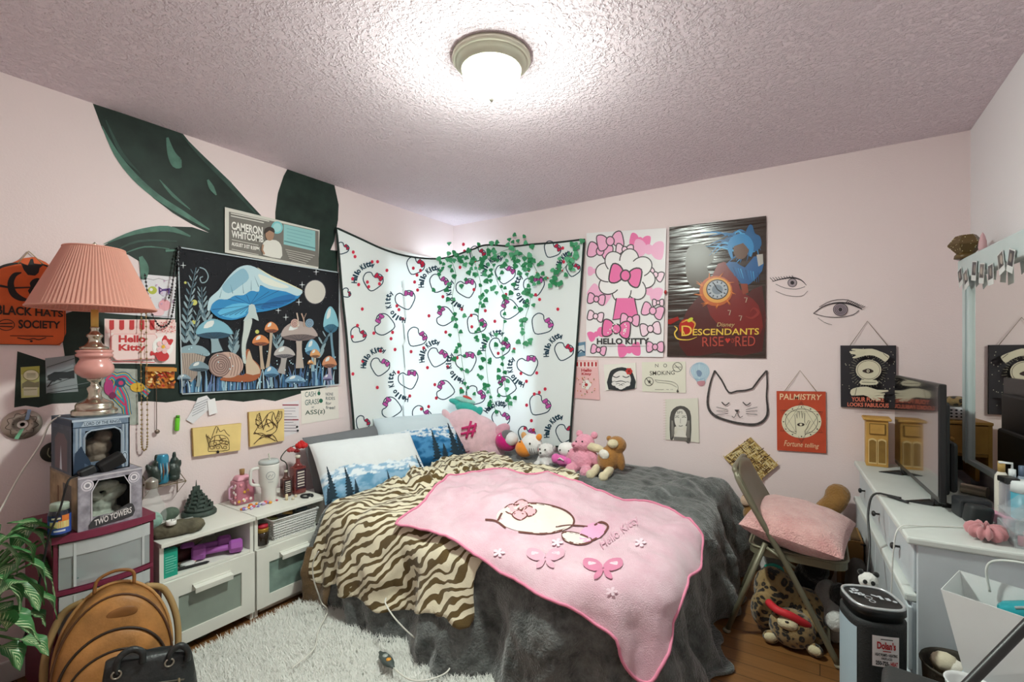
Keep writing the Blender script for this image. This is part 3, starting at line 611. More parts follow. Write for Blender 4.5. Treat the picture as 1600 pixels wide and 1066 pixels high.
L_('wall_tapestry', 'black tapestry printed with a glowing blue mushroom, snail, moon and stars', 'tapestry', [(275,387),(345,396),(420,407),(480,418),(528,426),(528.5,601),(480,605),(400,610),(340,613),(282,616),(279,500)], .002, mat('#1b1c22', .85), d_mush, off=.004, step=.00002)
# --- concert ticket poster
def d_tick(a):
    a.crop = (260, 300, 2.96)
    a.poly([(285,92),(700,183),(700,348),(285,270)], mat('#77736d')); a.poly([(538,150),(684,182),(684,275),(538,243)], mat('#8fc2c4')); a.line([(540,228),(684,262)], 6, mat('#5e8a90'))
    for k in range(4): a.line([(552,170+k*15),(672-k*6,197+k*15)], 3, mat('#79adb2'))
    a.ell(507, 166, 27, 29, mat('#7fc6cb')); a.ell(507, 166, 19, 21, mat('#a3d4d5'))
    a.text('CAMERON', [(296,137),(440,164),(440,202),(296,174)], WHITE, bold=.03); a.text('WHITCOMB', [(296,178),(443,203),(443,236),(296,212)], WHITE, bold=.03)
    a.text('AUGUST 31ST 8:30PM', [(296,232),(424,256),(424,274),(296,249)], WHITE, bold=.03)
    for k, (x0, x1, y) in enumerate(((292,470,100),(292,445,112),(296,420,222),(296,420,266))): a.line([(x0,y),(x1,y+(x1-x0)*.21)], 5 if k < 2 else 2.5, mat('#d9d5cd'))
    for k in range(5): a.line([(545+k*4,268+k*10),(680-k*10,296+k*9)], 2.5, mat('#cfcac2'))
    # a plain figure in a pale shirt
    a.poly([(440,290),(436,250),(455,225),(500,225),(522,245),(528,275),(520,310),(445,295)], mat('#dcd9d2'), sm=2); a.ell(471, 200, 20, 27, mat('#a8836c')); a.poly([(448,195),(450,172),(470,163),(490,172),(493,192),(470,180)], mat('#3a302b'), sm=2)
    a.line([(440,245),(436,270),(446,290)], 8, mat('#a8836c'))
L_('ticket_poster', 'wide grey and teal concert ticket poster reading CAMERON WHITCOMB above the mushroom tapestry', 'poster', [(350,324),(498,360),(496,421),(350,395)], .0012, mat('#d6d3ca', .6), d_tick, off=.008)
# --- beads and necklaces
def strand(name, pts, r, m, label, step=1.9, bead=True, d=.03):
    p3 = [V(lw(x, y, d)) for x, y in smooth_pts(pts, 8)]; o = thing(name, p3[0], label, 'necklace'); b = B(); b.tube(p3, r*.3, m, n=5); b.build('string', o)
    b = B(); acc = 0
    for i in range(1, len(p3)):
        acc += (p3[i]-p3[i-1]).length
        if acc >= r*step: b.ell(p3[i], r, m, nu=8, nv=6); acc = 0
    b.build('beads', o, kind='stuff'); return o
strand('bead_necklace', [(222,428),(228,470),(233,490),(243,508),(252,511),(260,505),(266,485),(271,450),(276,400),(277,386),(273,398),(264,450),(259,468)], .0052, mat('#17181b', .25, spec=.6), 'long black bead necklace looped from the tapestry corner beside the lampshade')
strand('bead_necklace', [(217,484),(216,560),(217,640),(217,690),(220,702),(224,701),(226,690),(226,640),(225,560),(224,490)], .0045, mat('#a38a5c', .35, metal=.6), 'gold bead necklace hanging straight down in front of the pink postcard')
p3 = [V(lw(x, y, .012)) for x, y in ((243,578),(242.5,600),(243,640),(243,672))]
o = thing('pendant_necklace', p3[0], 'thin brown cord necklace with a small round pendant below the orange snapshot', 'necklace'); b = B(); b.tube(p3, .0017, mat('#6a5548'), n=5); b.build('cord', o)
b = B(); q = V(lw(243, 674, .014)); b.lathe(q, [(.006,-.0),(.0105,.003),(.0105,.007),(.004,.01)], mat('#8d7d70', .3, metal=.7), n=16, rot=(0, pi/2, 0)); b.build('pendant', o)
# --- lighter stuck to the wall
q0, q1 = V(lw(274, 673, .016)), V(lw(275, 657, .016)); o = thing('lighter', q0, 'bright green pocket lighter stuck to the wall right of the pendant', 'lighter')
b = B(); b.lathe(q0, [(.0,0),(.009,0),(.0105,.004),(.0105,.062),(.009,.064),(.0,.064)], mat('#6fd12f', .3, spec=.6), n=20, sx=.75, rot=(-.06, 0, 0)); b.build('body', o)
b = B(); b.lathe(q0+V((0, .004, .064)), [(.009,0),(.009,.012),(.006,.014),(0,.014)], mat('#5fa83a', .3, metal=.4), n=16, sx=.75, rot=(-.06, 0, 0)); b.build('valve', o)
# --- papers
def d_rec(a):
    for k in range(5): a.line([(299+k*.5,650-k*4.2),(318+k*1.4,640-k*4.2)], .8, mat('#8b8f97'))
L_('receipt', 'long crumpled till receipt taped to the wall above the engraved boards', 'receipt', [(308,622),(322,618),(334,632),(318,646),(300,662),(290,656),(300,640)], .002, mat('#e6e4e8', .7), d_rec, off=.006)
L_('receipt', 'short folded paper tag beside the long receipt', 'receipt', [(322,626),(334,622),(338,645),(325,649)], .002, mat('#f0eef0', .7), None, off=.011)
def d_small(a):
    a.rect(441, 632, 466, 634, mat('#a04b5a')); a.rect(442, 655, 466, 657, mat('#a04b5a'))
    for k in range(9): a.line([(443,638+k*4.4),(443+R.uniform(12,21),638+k*4.4)], .8, mat('#9a93a0'))
L_('notice', 'narrow printed slip between the engraved board and the hand lettered paper', 'paper', [(441,630),(466.5,626),(467,675),(441,684)], .001, mat('#e9e2e6', .7), d_small)
def d_hand(a):
    a.crop = (260, 300, 2.96); g = mat('#2c6a53'); k = mat('#55606a')
    a.text('CASH', [(640,925),(690,922),(690,945),(640,950)], mat('#4d6a68'), bold=.005); a.text('GRASS', [(640,962),(704,956),(704,980),(640,988)], mat('#4d6a68'), bold=.005); a.text('ASS(z)', [(640,1012),(732,1002),(732,1030),(640,1038)], mat('#23483e'), bold=.008)
    a.ell(704, 932, 7, 9, g); a.ell(713, 966, 9, 10, g); a.line([(704,922),(706,914)], 2, g); a.text('or', (670,992,682,1000), k)
    for s_, y in (('NONE',928),('RIDES',948),('for',970),('free!',990)): a.text(s_, (735,y,735+len(s_)*8.5,y+14), k)
L_('handwritten_note', 'cream paper hand lettered CASH GRASS ASS in green under the tapestry corner', 'note', [(470,611),(528,604),(529,654),(471,663)], .001, mat('#ece6de', .8), d_hand)
# --- two engraved boards standing off the wall
WOOD = mat('#ecd08a', .6, var=.08, vs=7); BURN = mat('#4a3220', .8)
def d_b1(a):
    a.crop = (220, 640, 4.1)
    for pts in ([(418,262),(425,215),(445,180),(470,165),(520,165),(548,190),(552,235),(540,260),(418,266)], [(440,180),(470,105),(495,140),(520,128),(535,150),(556,168)], [(405,155),(415,200),(428,240)], [(402,165),(440,190)], [(455,250),(470,225),(495,225),(510,250)], [(430,205),(470,195),(540,200)], [(445,235),(500,215),(545,225)], [(470,150),(478,120)], [(490,165),(500,185),(530,180)], [(460,170),(455,210)]): a.line(pts, 4, BURN, sm=3)
    for x, y in ((480,240),(525,240),(440,240),(500,200),(460,215),(535,210)): a.ring(x, y, 11, 10, 3, BURN, n=12)
    a.ell(478, 268, 9, 10, BLACK)
    for k in range(10): a.line([(405+k*1.5,170+k*8),(420+k*2,165+k*7)], 2.5, BURN)
L_('engraved_board', 'wide wooden board burned with a small castle drawing, left of the other board', 'board', [(298,669),(374,661),(372,703),(300,713)], .018, WOOD, d_b1, group='engraved boards', edge=mat('#c9a55e'), off=.004)
def d_b2(a):
    a.crop = (220, 640, 4.1)
    for pts in ([(710,155),(745,100),(770,75),(800,30),(835,15),(850,60),(865,90),(850,140),(800,165),(760,150),(710,155)], [(735,30),(725,80),(745,120)], [(745,20),(760,70),(770,120)], [(890,10),(888,50),(860,90)], [(870,5),(860,40),(850,60)], [(770,130),(800,60),(840,110),(790,140)], [(760,110),(830,80),(860,120)], [(715,145),(770,165),(830,160),(862,205)], [(740,190),(790,170),(850,200)], [(710,220),(740,190),(770,160)], [(720,60),(740,70)], [(720,90),(742,100)], [(800,30),(790,70),(810,110)], [(835,20),(825,60),(845,100)]): a.line(pts, 4.5, BURN, sm=3)
    for k in range(9): a.line([(735+k,30+k*11),(750+k*2,22+k*11)], 3, BURN); a.line([(885-k*3,10+k*11),(868-k*3,14+k*11)], 3, BURN)
    a.ell(800, 165, 20, 8, BURN)
L_('engraved_board', 'taller wooden board burned with a feathered wing drawing, beside the narrow printed slip', 'board', [(386,644),(441,639),(441,688),(388,698)], .016, WOOD, d_b2, group='engraved boards', edge=mat('#c9a55e'), off=.004)
# --- compact disc with a doughnut drawn on it
q = V(lw(34, 663, .006)); o = thing('compact_disc', q, 'compact disc with a doughnut drawn on it, stuck on the wall beside the lamp', 'disc')
b = B(); b.lathe(q, [(.0075,0),(.06,0),(.06,.0014),(.0075,.0014),(.0075,0)], mat('#b3a79b', .28, metal=.55), n=48, rot=(0, pi/2, 0)); fn = lambda x, y, d: (q.x+.0014+d, q.y+x*.06, q.z-y*.06)
a = Art(b, fn, 0); pen = mat('#4f4640'); a.line([(.72*(1+.12*sin(9*t_))*cos(t_), .72*(1+.12*sin(9*t_))*sin(t_)) for t_ in [2*pi*i/60 for i in range(60)]], .035, pen, closed=True)
for k in range(12): t_ = k*.55; r_ = .45+.12*(k % 2); a.line([(r_*cos(t_)-.04, r_*sin(t_)), (r_*cos(t_)+.05, r_*sin(t_)+.05)], .03, pen)
a.poly([(.1,-.28),(.3,-.28),(.42,-.95),(.25,-.98)], mat('#9fb6d6', .2, metal=.5)); a.poly([(-.1,.3),(.08,.28),(-.2,.97),(-.4,.9)], mat('#8fd6ae', .2, metal=.5)); a.ring(0, 0, .2, .2, .13, mat('#e3dcd6'))
b.build('disc', o)
for k, (x, y) in enumerate(((463.5, 667), (464.5, 673))):
    b = B(); q = V(lw(x, y, .002)); b.lathe(q, [(.0,0),(.0065,0),(.0065,.005),(.004,.008),(0,.008)], BLACK, n=14, rot=(0, pi/2, 0)); b.build('push_pin', None, q, ('upper' if k == 0 else 'lower')+' of two black push pins under the hand lettered paper', 'pin', 'black push pins')
q = V(lw(83, 706, .004)); b = B(); b.lathe(q, [(0,0),(.042,0),(.042,.006),(.036,.009),(0,.009)], mat('#31312c', .5, metal=.4), n=32, rot=(0, pi/2, 0)); fn = lambda x, y, d: (q.x+.009+d, q.y+x*.04, q.z-y*.04); a = Art(b, fn, 0)
for x in (-.4, -.1, .25): a.line([(x,-.5),(x-.1,.1),(x+.1,.5)], .1, mat('#8a8570'), sm=3)
b.build('medallion', None, q, 'dark round medallion on the wall behind the upper boxed statue', 'medallion')
# ================================================================ THINGS ON THE END WALL
def W_(*k, **kw): kw.setdefault('fn', bw); return L_(*k, **kw)
HP = mat('#f07ab0', .35); HP2 = mat('#f6b6d6', .35); HP3 = mat('#f9d9e8', .35); OUT = mat('#4b4648', .4)
def d_pink(a):
    a.crop = (880, 320, 3.553)
    for x, y, s_, m, r_, o in ((430,190,55,HP,.2,None),(500,250,80,HP2,.1,None),(170,370,40,HP2,0,None),(480,480,70,HP2,.5,None),(190,500,60,HP2,.6,None),(180,720,45,HP,-.4,None),(370,805,60,HP,-.1,None),(200,806,40,HP2,.2,OUT),(185,260,66,HP2,.2,OUT),(265,180,70,HP2,-.2,OUT),(345,250,46,HP3,.1,OUT),(525,390,44,HP3,.4,OUT),(175,525,46,HP2,.15,OUT),(170,620,42,HP3,.2,OUT),(515,590,58,HP2,.3,OUT),(488,690,54,HP3,-.15,OUT),(525,790,46,HP2,0,OUT),(560,545,30,HP3,0,OUT)):
        x0 = max(x, 140+s_*1.05) if x < 300 else min(x, 562-s_*1.05)
        bow(a, x0, max(y, 190+s_*.2), s_, m, o, r_, 6)
    # plain stand-in for the printed figure: one large rosette of petals over a ribbon
    for k in range(8): a.ell(350+105*cos(k*pi/4+.2), 395+88*sin(k*pi/4+.2), 62, 52, mat('#f3f0f0', .35), k*pi/4+.2); a.ring(350+105*cos(k*pi/4+.2), 395+88*sin(k*pi/4+.2), 62, 52, 6, OUT, k*pi/4+.2)
    a.ell(350, 395, 104, 86, mat('#f3f0f0', .35)); bow(a, 350, 395, 84, HP, OUT, .2, 8)
    a.poly([(300,520),(400,520),(420,620),(280,640)], HP); a.line([(300,520),(280,640),(420,620),(400,520)], 7, OUT)
    bow(a, 375, 640, 50, HP2, OUT, .1, 6); bow(a, 300, 690, 74, HP, OUT, .1, 7)
    for k in range(24): a.ell(300+R.uniform(-60,60), 690+R.uniform(-28,28), 4, 4, WHITE, n=7)
    a.text('HELLO KITTY', [(192,742),(482,740),(482,775),(192,776)], mat('#3c3a3c'), bold=.035); a.line([(190,786),(480,785)], 2, mat('#8d8a8c'))
W_('poster', 'glossy white poster covered in pink bows reading HELLO KITTY', 'poster', [(917.5,365),(1042,357),(1037,558),(917,557)], .001, mat('#f2eff0', .25), d_pink, off=.012, step=.00004)
def movie_mat():
    m, nt, n, b = nodes_of('glossy_brown_poster'); b.inputs['Base Color'].default_value = (*lin('#3a2c26'), 1); b.inputs['Roughness'].default_value = .22
    tc = n.new('ShaderNodeTexCoord'); mp = n.new('ShaderNodeMapping'); mp.inputs['Scale'].default_value = (2.5, 1, 26); nz = n.new('ShaderNodeTexNoise'); nz.inputs['Scale'].default_value = 1; nz.inputs['Detail'].default_value = 2
    bp = n.new('ShaderNodeBump'); bp.inputs['Strength'].default_value = .6; bp.inputs['Distance'].default_value = .012
    nt.links.new(tc.outputs['Object'], mp.inputs[0]); nt.links.new(mp.outputs[0], nz.inputs[0]); nt.links.new(nz.outputs['Fac'], bp.inputs['Height']); nt.links.new(bp.outputs[0], b.inputs['Normal']); return m
def d_movie(a):
    a.crop = (880, 320, 3.553); rd = mat('#7c1f1c', .3); gold = mat('#e8c04a', .4)
    a.poly([(760,500),(880,560),(985,540),(1105,450),(1105,815),(860,820),(690,840),(640,700)], mat('#521c1a', .3), sm=2); a.poly([(860,330),(960,360),(985,470),(1085,560),(1095,720),(900,690),(800,560)], rd, sm=3)
    a.poly([(690,250),(780,220),(840,300),(800,350),(830,420),(760,470),(690,420)], mat('#4f4036', .3), sm=3)
    # abstract sweep of blue and a plain clock face (generic stand-in for the film picture)
    blues = ['#1f5f94','#2f86c0','#174a78','#4aa3d4','#2a6fa6']
    for k in range(46):
        x0 = R.uniform(930, 1080); y0 = R.uniform(160, 260); x1 = x0-R.uniform(30, 170)*(1 if k % 3 else -.35); y1 = y0+R.uniform(-40, 110)
        a.line([(x0,y0),((x0+x1)/2,(y0+y1)/2-R.uniform(5,30)),(x1,y1)], [12,9,1.5], mat(blues[k % 5], .3), sm=4)
    a.poly([(1030,120),(1052,118),(1065,160),(1095,180),(1100,230),(1060,260),(1010,190)], mat(blues[0], .3), sm=3)
    a.ell(990, 248, 42, 58, mat('#6b4a3a', .3), .15); a.line([(940,300),(928,250),(940,205),(975,180),(1020,190),(1045,235),(1040,290)], [10,26,34,30,34,30,12], mat(blues[1], .3), sm=4); a.poly([(945,235),(950,200),(995,185),(1035,215),(1030,250),(1000,215)], mat(blues[1], .3), sm=2)
    a.poly([(905,330),(960,320),(1010,350),(1060,290),(1110,300),(1105,370),(1040,440),(1000,450),(960,400)], mat('#2c5f96', .3), sm=2)
    for k in range(12): a.line([(930+k*14,345+k*3),(955+k*12,400+k*3)], [5,2], mat(blues[(k*2) % 5], .3))
    a.poly([(1075,280),(1110,275),(1112,330),(1085,345)], mat('#b9b4ae', .3)); a.poly([(985,440),(1025,440),(1030,490),(1000,500)], mat('#8c3a22', .3))
    a.ell(850, 480, 92, 84, mat('#c2602a', .3)); a.ell(856, 476, 78, 70, mat('#e0a04a', .3)); a.ell(858, 472, 62, 56, mat('#3f3a3c', .3)); a.ell(858, 472, 56, 50, mat('#aeb3bb', .3))
    for k in range(12): t_ = k*pi/6; a.line([(858+40*cos(t_),472+36*sin(t_)),(858+52*cos(t_),472+46*sin(t_))], 6, mat('#3a3d4a'))
    a.ell(858, 472, 30, 27, mat('#7d8794', .3)); a.line([(858,472),(840,440)], 5, BLACK); a.line([(858,472),(885,490)], 5, BLACK)
    for k in range(26): t_ = k*.7; a.line([(850+80*cos(t_),480+74*sin(t_)),(850+(98+R.uniform(0,30))*cos(t_+.15),480+(88+R.uniform(0,26))*sin(t_+.15))], [6,1], mat('#d8782e', .3))
    for k, (x, y) in enumerate(((924,600),(985,630),(1015,530))): a.line([(x-8,y-12),(x+8,y-12),(x,y+14)], 4, mat('#c9b7a0'))
    a.line([(1015,620),(1050,630),(1085,600),(1060,575),(1040,595)], [4,12,16,10,4], mat('#8f2f2a', .3), sm=4)
    a.ell(690, 680, 44, 46, mat('#b3261d', .25)); a.poly([(585,640),(640,622),(648,640),(600,665),(585,662)], mat('#9a1f1a', .25)); a.line([(660,655),(700,640),(735,660),(725,690)], [4,9,9,3], mat('#d8a03a'), sm=4); a.ell(708, 640, 18, 10, mat('#c8c93a'), -.6)
    a.line([(620,675),(636,690),(622,715),(640,745),(700,750),(745,735)], [3,7,7,7,5,2], gold, sm=4); a.line([(668,702),(680,725),(660,722)], 6, gold)
    a.text('Disney', [(855,655),(955,654),(955,684),(855,684)], mat('#c9b079'), shear=.25)
    a.text('D', [(660,672),(718,670),(718,728),(660,730)], gold, bold=.0); a.text('ESCENDANTS', [(722,690),(1090,686),(1088,722),(722,726)], gold, bold=.015)
    a.text('RISE', [(775,735),(893,732),(893,785),(775,788)], mat('#b8483a'), bold=.0); a.poly([(915,770),(900,748),(910,740),(916,747),(922,740),(932,748)], mat('#c2352a')); a.text('OF', (935,742,955,768), mat('#b8483a')); a.text('RED', [(958,732),(1068,729),(1068,784),(958,786)], mat('#b8483a'))
W_('poster', 'dark glossy film poster with blue sweep and clock face reading DESCENDANTS RISE OF RED', 'poster', [(1046.5,356),(1197.5,338),(1197,560),(1043,557.5)], .001, movie_mat(), d_movie, off=.010, step=.00004)
b = B(); b.ell(bw(1041, 457, .02), (.009, .006, .014), '#b02a2a', nu=10, nv=8); b.build('tack', None, None, 'small red tack between the two large posters', 'tack')
def d_stick(a): a.poly([(903,541),(913,539),(914,548),(904,552)], mat('#dfe6ea')); a.line([(903,552),(908,547),(914,551)], 2, mat('#2b4a66'))
W_('sticker', 'tiny blue picture sticker beside the lower left corner of the pink bow poster', 'sticker', [(901,536),(915,534),(915,556),(902,558)], .0008, mat('#6f93ad', .4), d_stick)
def d_pack(a):
    a.crop = (880, 540, 4.444); rd = mat('#c0363c')
    a.poly([(78,112),(240,112),(243,150),(80,150)], mat('#f6e3df'))
    for k in range(6): a.poly([(95+k*26,115),(108+k*26,115),(108+k*26,145),(95+k*26,145)], rd)
    a.text('Hello', (130,160,202,182), rd, bold=.03); a.text('Kitty', (132,188,200,210), rd, bold=.03)
    [a.ell(165+20*cos(k*1.257), 272+20*sin(k*1.257), 15, 15, WHITE) for k in range(5)]; a.ell(165, 272, 11, 11, rd)
    for k in range(26): a.ell(R.uniform(92,232), R.choice([R.uniform(220,240),R.uniform(310,345),R.uniform(225,340)]), 4, 4, mat(R.choice(['#c0363c','#7aa05a','#e0a04a','#b06a4a'])), n=8)
W_('snack_packet', 'pink packet with a red striped top reading Hello Kitty, below the bow poster', 'packet', [(897,563),(934.5,563),(938,625),(898,622)], .007, mat('#f0bfc0', .3), d_pack, off=.002)
def d_face(a):
    a.crop = (880, 540, 4.444); k = mat('#2f3336')
    a.poly([(318,305),(322,200),(350,165),(410,150),(460,165),(490,200),(500,300)], k, sm=2); a.ell(408, 235, 66, 60, mat('#e9e5e1'))
    for x in (372, 440): a.line([(x-24,212),(x,222),(x+24,212)], 6, k, sm=3)
    for x, y in ((360,265),(385,280),(420,282),(450,268),(405,290)): a.ell(x, y, 20, 15, mat('#e9e5e1')); a.line([(x-14,y-12),(x,y-18),(x+14,y-12)], 3, k, sm=2)
    a.line([(372,252),(405,245),(440,255)], 4, k, sm=3)
    for q_ in range(6): a.ell(462+14*cos(q_*1.05), 178+14*sin(q_*1.05), 10, 10, mat('#c23a36'))
    a.ell(462, 178, 8, 8, mat('#7d1f20'))
W_('drawing', 'white card with a sleeping pale face in a black hood and a red flower', 'drawing', [(944,570),(994,567),(995,606),(947,610)], .004, PAPER, d_face, off=.006)
def d_ns(a):
    a.crop = (880, 540, 4.444); k = mat('#4a4640')
    a.text('N', [(640,128),(662,126),(662,150),(640,152)], k); a.text('O', (697,126,722,152), k); a.text('SMOKiNG', [(603,178),(775,174),(775,202),(603,208)], k, bold=.004)
    a.ring(795, 150, 32, 32, 4, k); a.line([(770,150),(820,150)], 3, k); a.line([(775,132),(815,170)], 4, k); a.ring(598, 250, 29, 29, 4, k); a.line([(580,230),(616,270)], 4, k); a.poly([(598,265),(585,240),(597,248),(604,235),(608,250),(616,246)], k)
    a.line([(640,238),(700,245),(760,252),(795,275),(800,305)], 2.5, k, sm=4); a.line([(640,238),(660,255),(740,265),(790,290)], 2, k, sm=4); a.poly([(788,318),(797,302),(806,320),(795,328)], k)
    a.line([(640,305),(690,306),(700,303)], 2, k); a.line([(718,305),(736,306)], 2, k); a.line([(752,302),(752,309)], 2, k); a.line([(762,302),(762,309)], 2, k)
W_('handwritten_note', 'cream paper hand lettered NO SMOKING with two small crossed circles', 'note', [(1003,566),(1071.5,565),(1072,614),(1004,612)], .001, mat('#e6e2d2', .8), d_ns, off=.004)
def d_ball(a):
    a.crop = (880, 540, 4.444)
    for k in range(5): a.ring(945, 180, 14+k*13, 58, 2, mat('#93b4cc'))
    a.poly([(925,180),(945,170),(965,190),(955,215),(935,212)], mat('#7d93b0'), sm=2); a.poly([(932,250),(985,245),(980,275),(955,282),(938,272)], mat('#c48a94'), sm=2); a.line([(915,235),(938,250)], 2, mat('#8d93a8')); a.line([(985,230),(980,248)], 2, mat('#8d93a8'))
W_('sticker', 'pale blue balloon shaped sticker right of the no smoking note', 'sticker', smooth_pts([(1079,580),(1085,569),(1096,566),(1106,572),(1109,583),(1104,593),(1101,601),(1094,603),(1087,594)], 3, True), .0008, mat('#bcd3df', .4), d_ball)
def d_girl(a):
    a.crop = (880, 540, 4.444); k = mat('#55524e'); k2 = mat('#7d7973')
    a.poly([(745,650),(742,500),(765,440),(815,418),(865,435),(890,490),(887,665),(850,660),(860,560),(820,560),(775,565),(770,640)], k, sm=2); a.ell(818, 510, 44, 70, mat('#e6e2d8')); a.poly([(775,640),(800,585),(838,585),(862,640)], mat('#e6e2d8')); a.poly([(770,655),(772,632),(862,638),(862,662)], k2)
    for x in (793, 842): a.line([(x-14,500),(x,495),(x+14,500)], 4, k, sm=2); a.line([(x-14,488),(x+12,486)], 2.5, k)
    a.text('SPS', (792,455,832,472), k); a.line([(818,505),(815,535),(822,538)], 2, k2); a.line([(806,555),(818,560),(832,554)], 4, k, sm=2)
    for q_ in range(8): a.line([(755+q_*3,640-q_*4),(755+q_*1.5,520)], 2, mat('#8f8b85')); a.line([(882-q_*3,640),(880-q_*2,520)], 2, mat('#8f8b85'))
    for q_ in range(16): a.line([(700,378+q_*18),(722,376+q_*18)], 2, mat('#c9b9a0'))
W_('drawing', 'pencil portrait of a long haired woman on cream paper under the no smoking note', 'drawing', [(1040,624),(1091,622),(1093,692),(1066,688),(1040,687)], .001, mat('#e2ddd0', .8), d_girl, off=.006)
# --- woven square hung on its corner
def d_weave(a):
    for k in range(320):
        u, v = R.random(), R.random(); c = V((1173,684))*(1-u)*(1-v)+V((1215,725))*u*(1-v)+V((1133,713))*(1-u)*v+V((1175,758))*u*v
        L = R.uniform(4, 10); d = (V((42,41)) if k % 2 else V((-40,29))).normalized(); a.line([tuple(c-d*L/2), tuple(c+d*L/2)], 1.3, mat(R.choice(['#6a4a25','#4a3118','#e9d9a8','#d9c48c','#c9ad6c'])))
W_('woven_square', 'square straw weave hung on its corner, partly behind the chair back', 'wall hanging', [(1173,683),(1216,726),(1176,759),(1132,714)], .02, mat('#b99a5c', .8, var=.3, vs=60), d_weave, off=.003, step=.00001)
# --- two hanging signs
t = thing('wall_sign', P(1252, 707, Y=YB-.004), 'red palmistry sign with a hand in a star, hung by a cord', 'sign'); b = B(); RS = mat('#c24a2c', .6, var=.08, vs=10)
b.prism([(1213.5,611),(1290,612),(1291,708),(1214.5,703)], bw, .004, .012, RS, mat('#8a3a22')); a = Art(b, bw, .012, crop=(1180, 480, 3.807)); CR = mat('#e6dfc3', .7); DK = mat('#3a2a24')
a.text('PALMISTRY', [(147,513),(398,519),(390,552),(147,550)], mat('#ecc9a0'), bold=.015); a.text('Fortune telling', [(172,790),(380,812),(380,845),(172,835)], mat('#ecc9a0'), shear=.3)
a.line([(274,560),(400,745),(150,735)], 3, DK, closed=True); a.line([(275,805),(150,612),(402,622)], 3, DK, closed=True)
a.poly(circ(276, 680, 118, 97, 30), CR); a.ring(276, 680, 96, 76, 3, DK)
a.line([(274,570),(385,745),(165,735)], 2.5, DK, closed=True); a.line([(275,795),(165,615),(390,622)], 2.5, DK, closed=True)
a.poly([(245,745),(240,690),(236,640),(243,635),(250,660),(250,625),(258,618),(264,660),(266,618),(276,616),(280,660),(285,625),(294,628),(294,680),(302,700),(318,672),(326,676),(312,712),(296,735),(298,760),(272,770),(246,762)], CR)
a.line([(245,745),(240,690),(236,640),(243,635),(250,660),(250,625),(258,618),(264,660),(266,618),(276,616),(280,660),(285,625),(294,628),(294,680),(302,700),(318,672),(326,676),(312,712),(296,735),(298,760)], 2.5, DK)
a.ell(272, 697, 22, 10, DK); a.ell(272, 697, 8, 7, CR)
for k in range(12): t_ = k*pi/6; a.ell(276+107*cos(t_), 680+87*sin(t_), 4, 4, DK, n=8)
b.build('board', t); b = B(); b.tube([bw(1226, 611, .012), bw(1250, 579, .006), bw(1276, 612, .012)], .0016, mat('#9a8460', .9), n=6); b.build('cord', t)
t = thing('wall_sign', P(1357, 640, Y=YB-.004), 'black sign with hands around a crystal ball reading YOUR FUTURE LOOKS FABULOUS', 'sign'); b = B()
b.prism([(1313,540),(1399.5,540),(1400,640),(1313.5,635.5)], bw, .004, .016, mat('#2b282e', .6), mat('#1c1a1e')); a = Art(b, bw, .016, crop=(1180, 480, 3.807)); BN = mat('#ddd6bd', .7)
for k in range(60): a.ell(R.uniform(515,830), R.uniform(240,560), 2.6, 2.6, mat('#c9c3ae'), n=6)
for k in range(40): t_ = k*2*pi/40; a.line([(670+84*cos(t_),375+82*sin(t_)),(670+(100+12*(k % 2))*cos(t_),375+(98+12*(k % 2))*sin(t_))], 2.5, mat('#8d8878'))
a.ell(670, 372, 75, 55, BN) if False else a.ell(670, 372, 75, 52+8, BN); a.ring(670, 372, 66, 54, 2.5, DK); a.poly([(628,430),(715,432),(718,458),(625,458)], BN, sm=2); a.line([(630,444),(712,446)], 2.5, DK)
a.poly([(632,378),(670,364),(700,380),(668,392)], DK, sm=3); a.ell(667, 378, 9, 9, BN); a.ell(667, 378, 4, 4, DK)
a.poly([(560,262),(600,262),(570,255),(580,247),(640,250),(690,248),(740,265),(785,285),(790,300),(768,325),(745,310),(700,288),(650,288),(610,300),(585,305),(575,298),(600,285),(565,275)], BN, sm=2); a.line([(755,275),(785,300)], 3, DK)
a.poly([(566,490),(600,475),(660,470),(720,488),(780,490),(782,500),(735,508),(760,520),(750,532),(700,530),(740,545),(720,555),(680,535),(640,520),(570,522)], BN, sm=2); a.line([(600,478),(590,520)], 3, DK)
a.text('YOUR FUTURE', [(570,530),(760,533),(760,560),(570,557)], mat('#e07a62'), bold=.03); a.text('LOOKS FABULOUS', [(546,562),(788,568),(788,594),(546,585)], mat('#e07a62'), bold=.03)
for p_ in ([(610,290),(575,262)],[(620,285),(590,250)],[(640,285),(585,300)],[(630,280),(565,275)],[(640,275),(620,250)]): a.line(p_, [13,7], BN)
for p_ in ([(700,505),(782,492)],[(700,515),(765,512)],[(690,522),(760,535)],[(680,522),(740,548)],[(670,522),(700,548)]): a.line(p_, [14,7], BN)
b.build('board', t); b = B(); b.tube([bw(1328, 540, .015), bw(1355, 502, .006), bw(1386, 540, .015)], .0016, mat('#7d6a52', .9), n=6); b.build('cord', t)
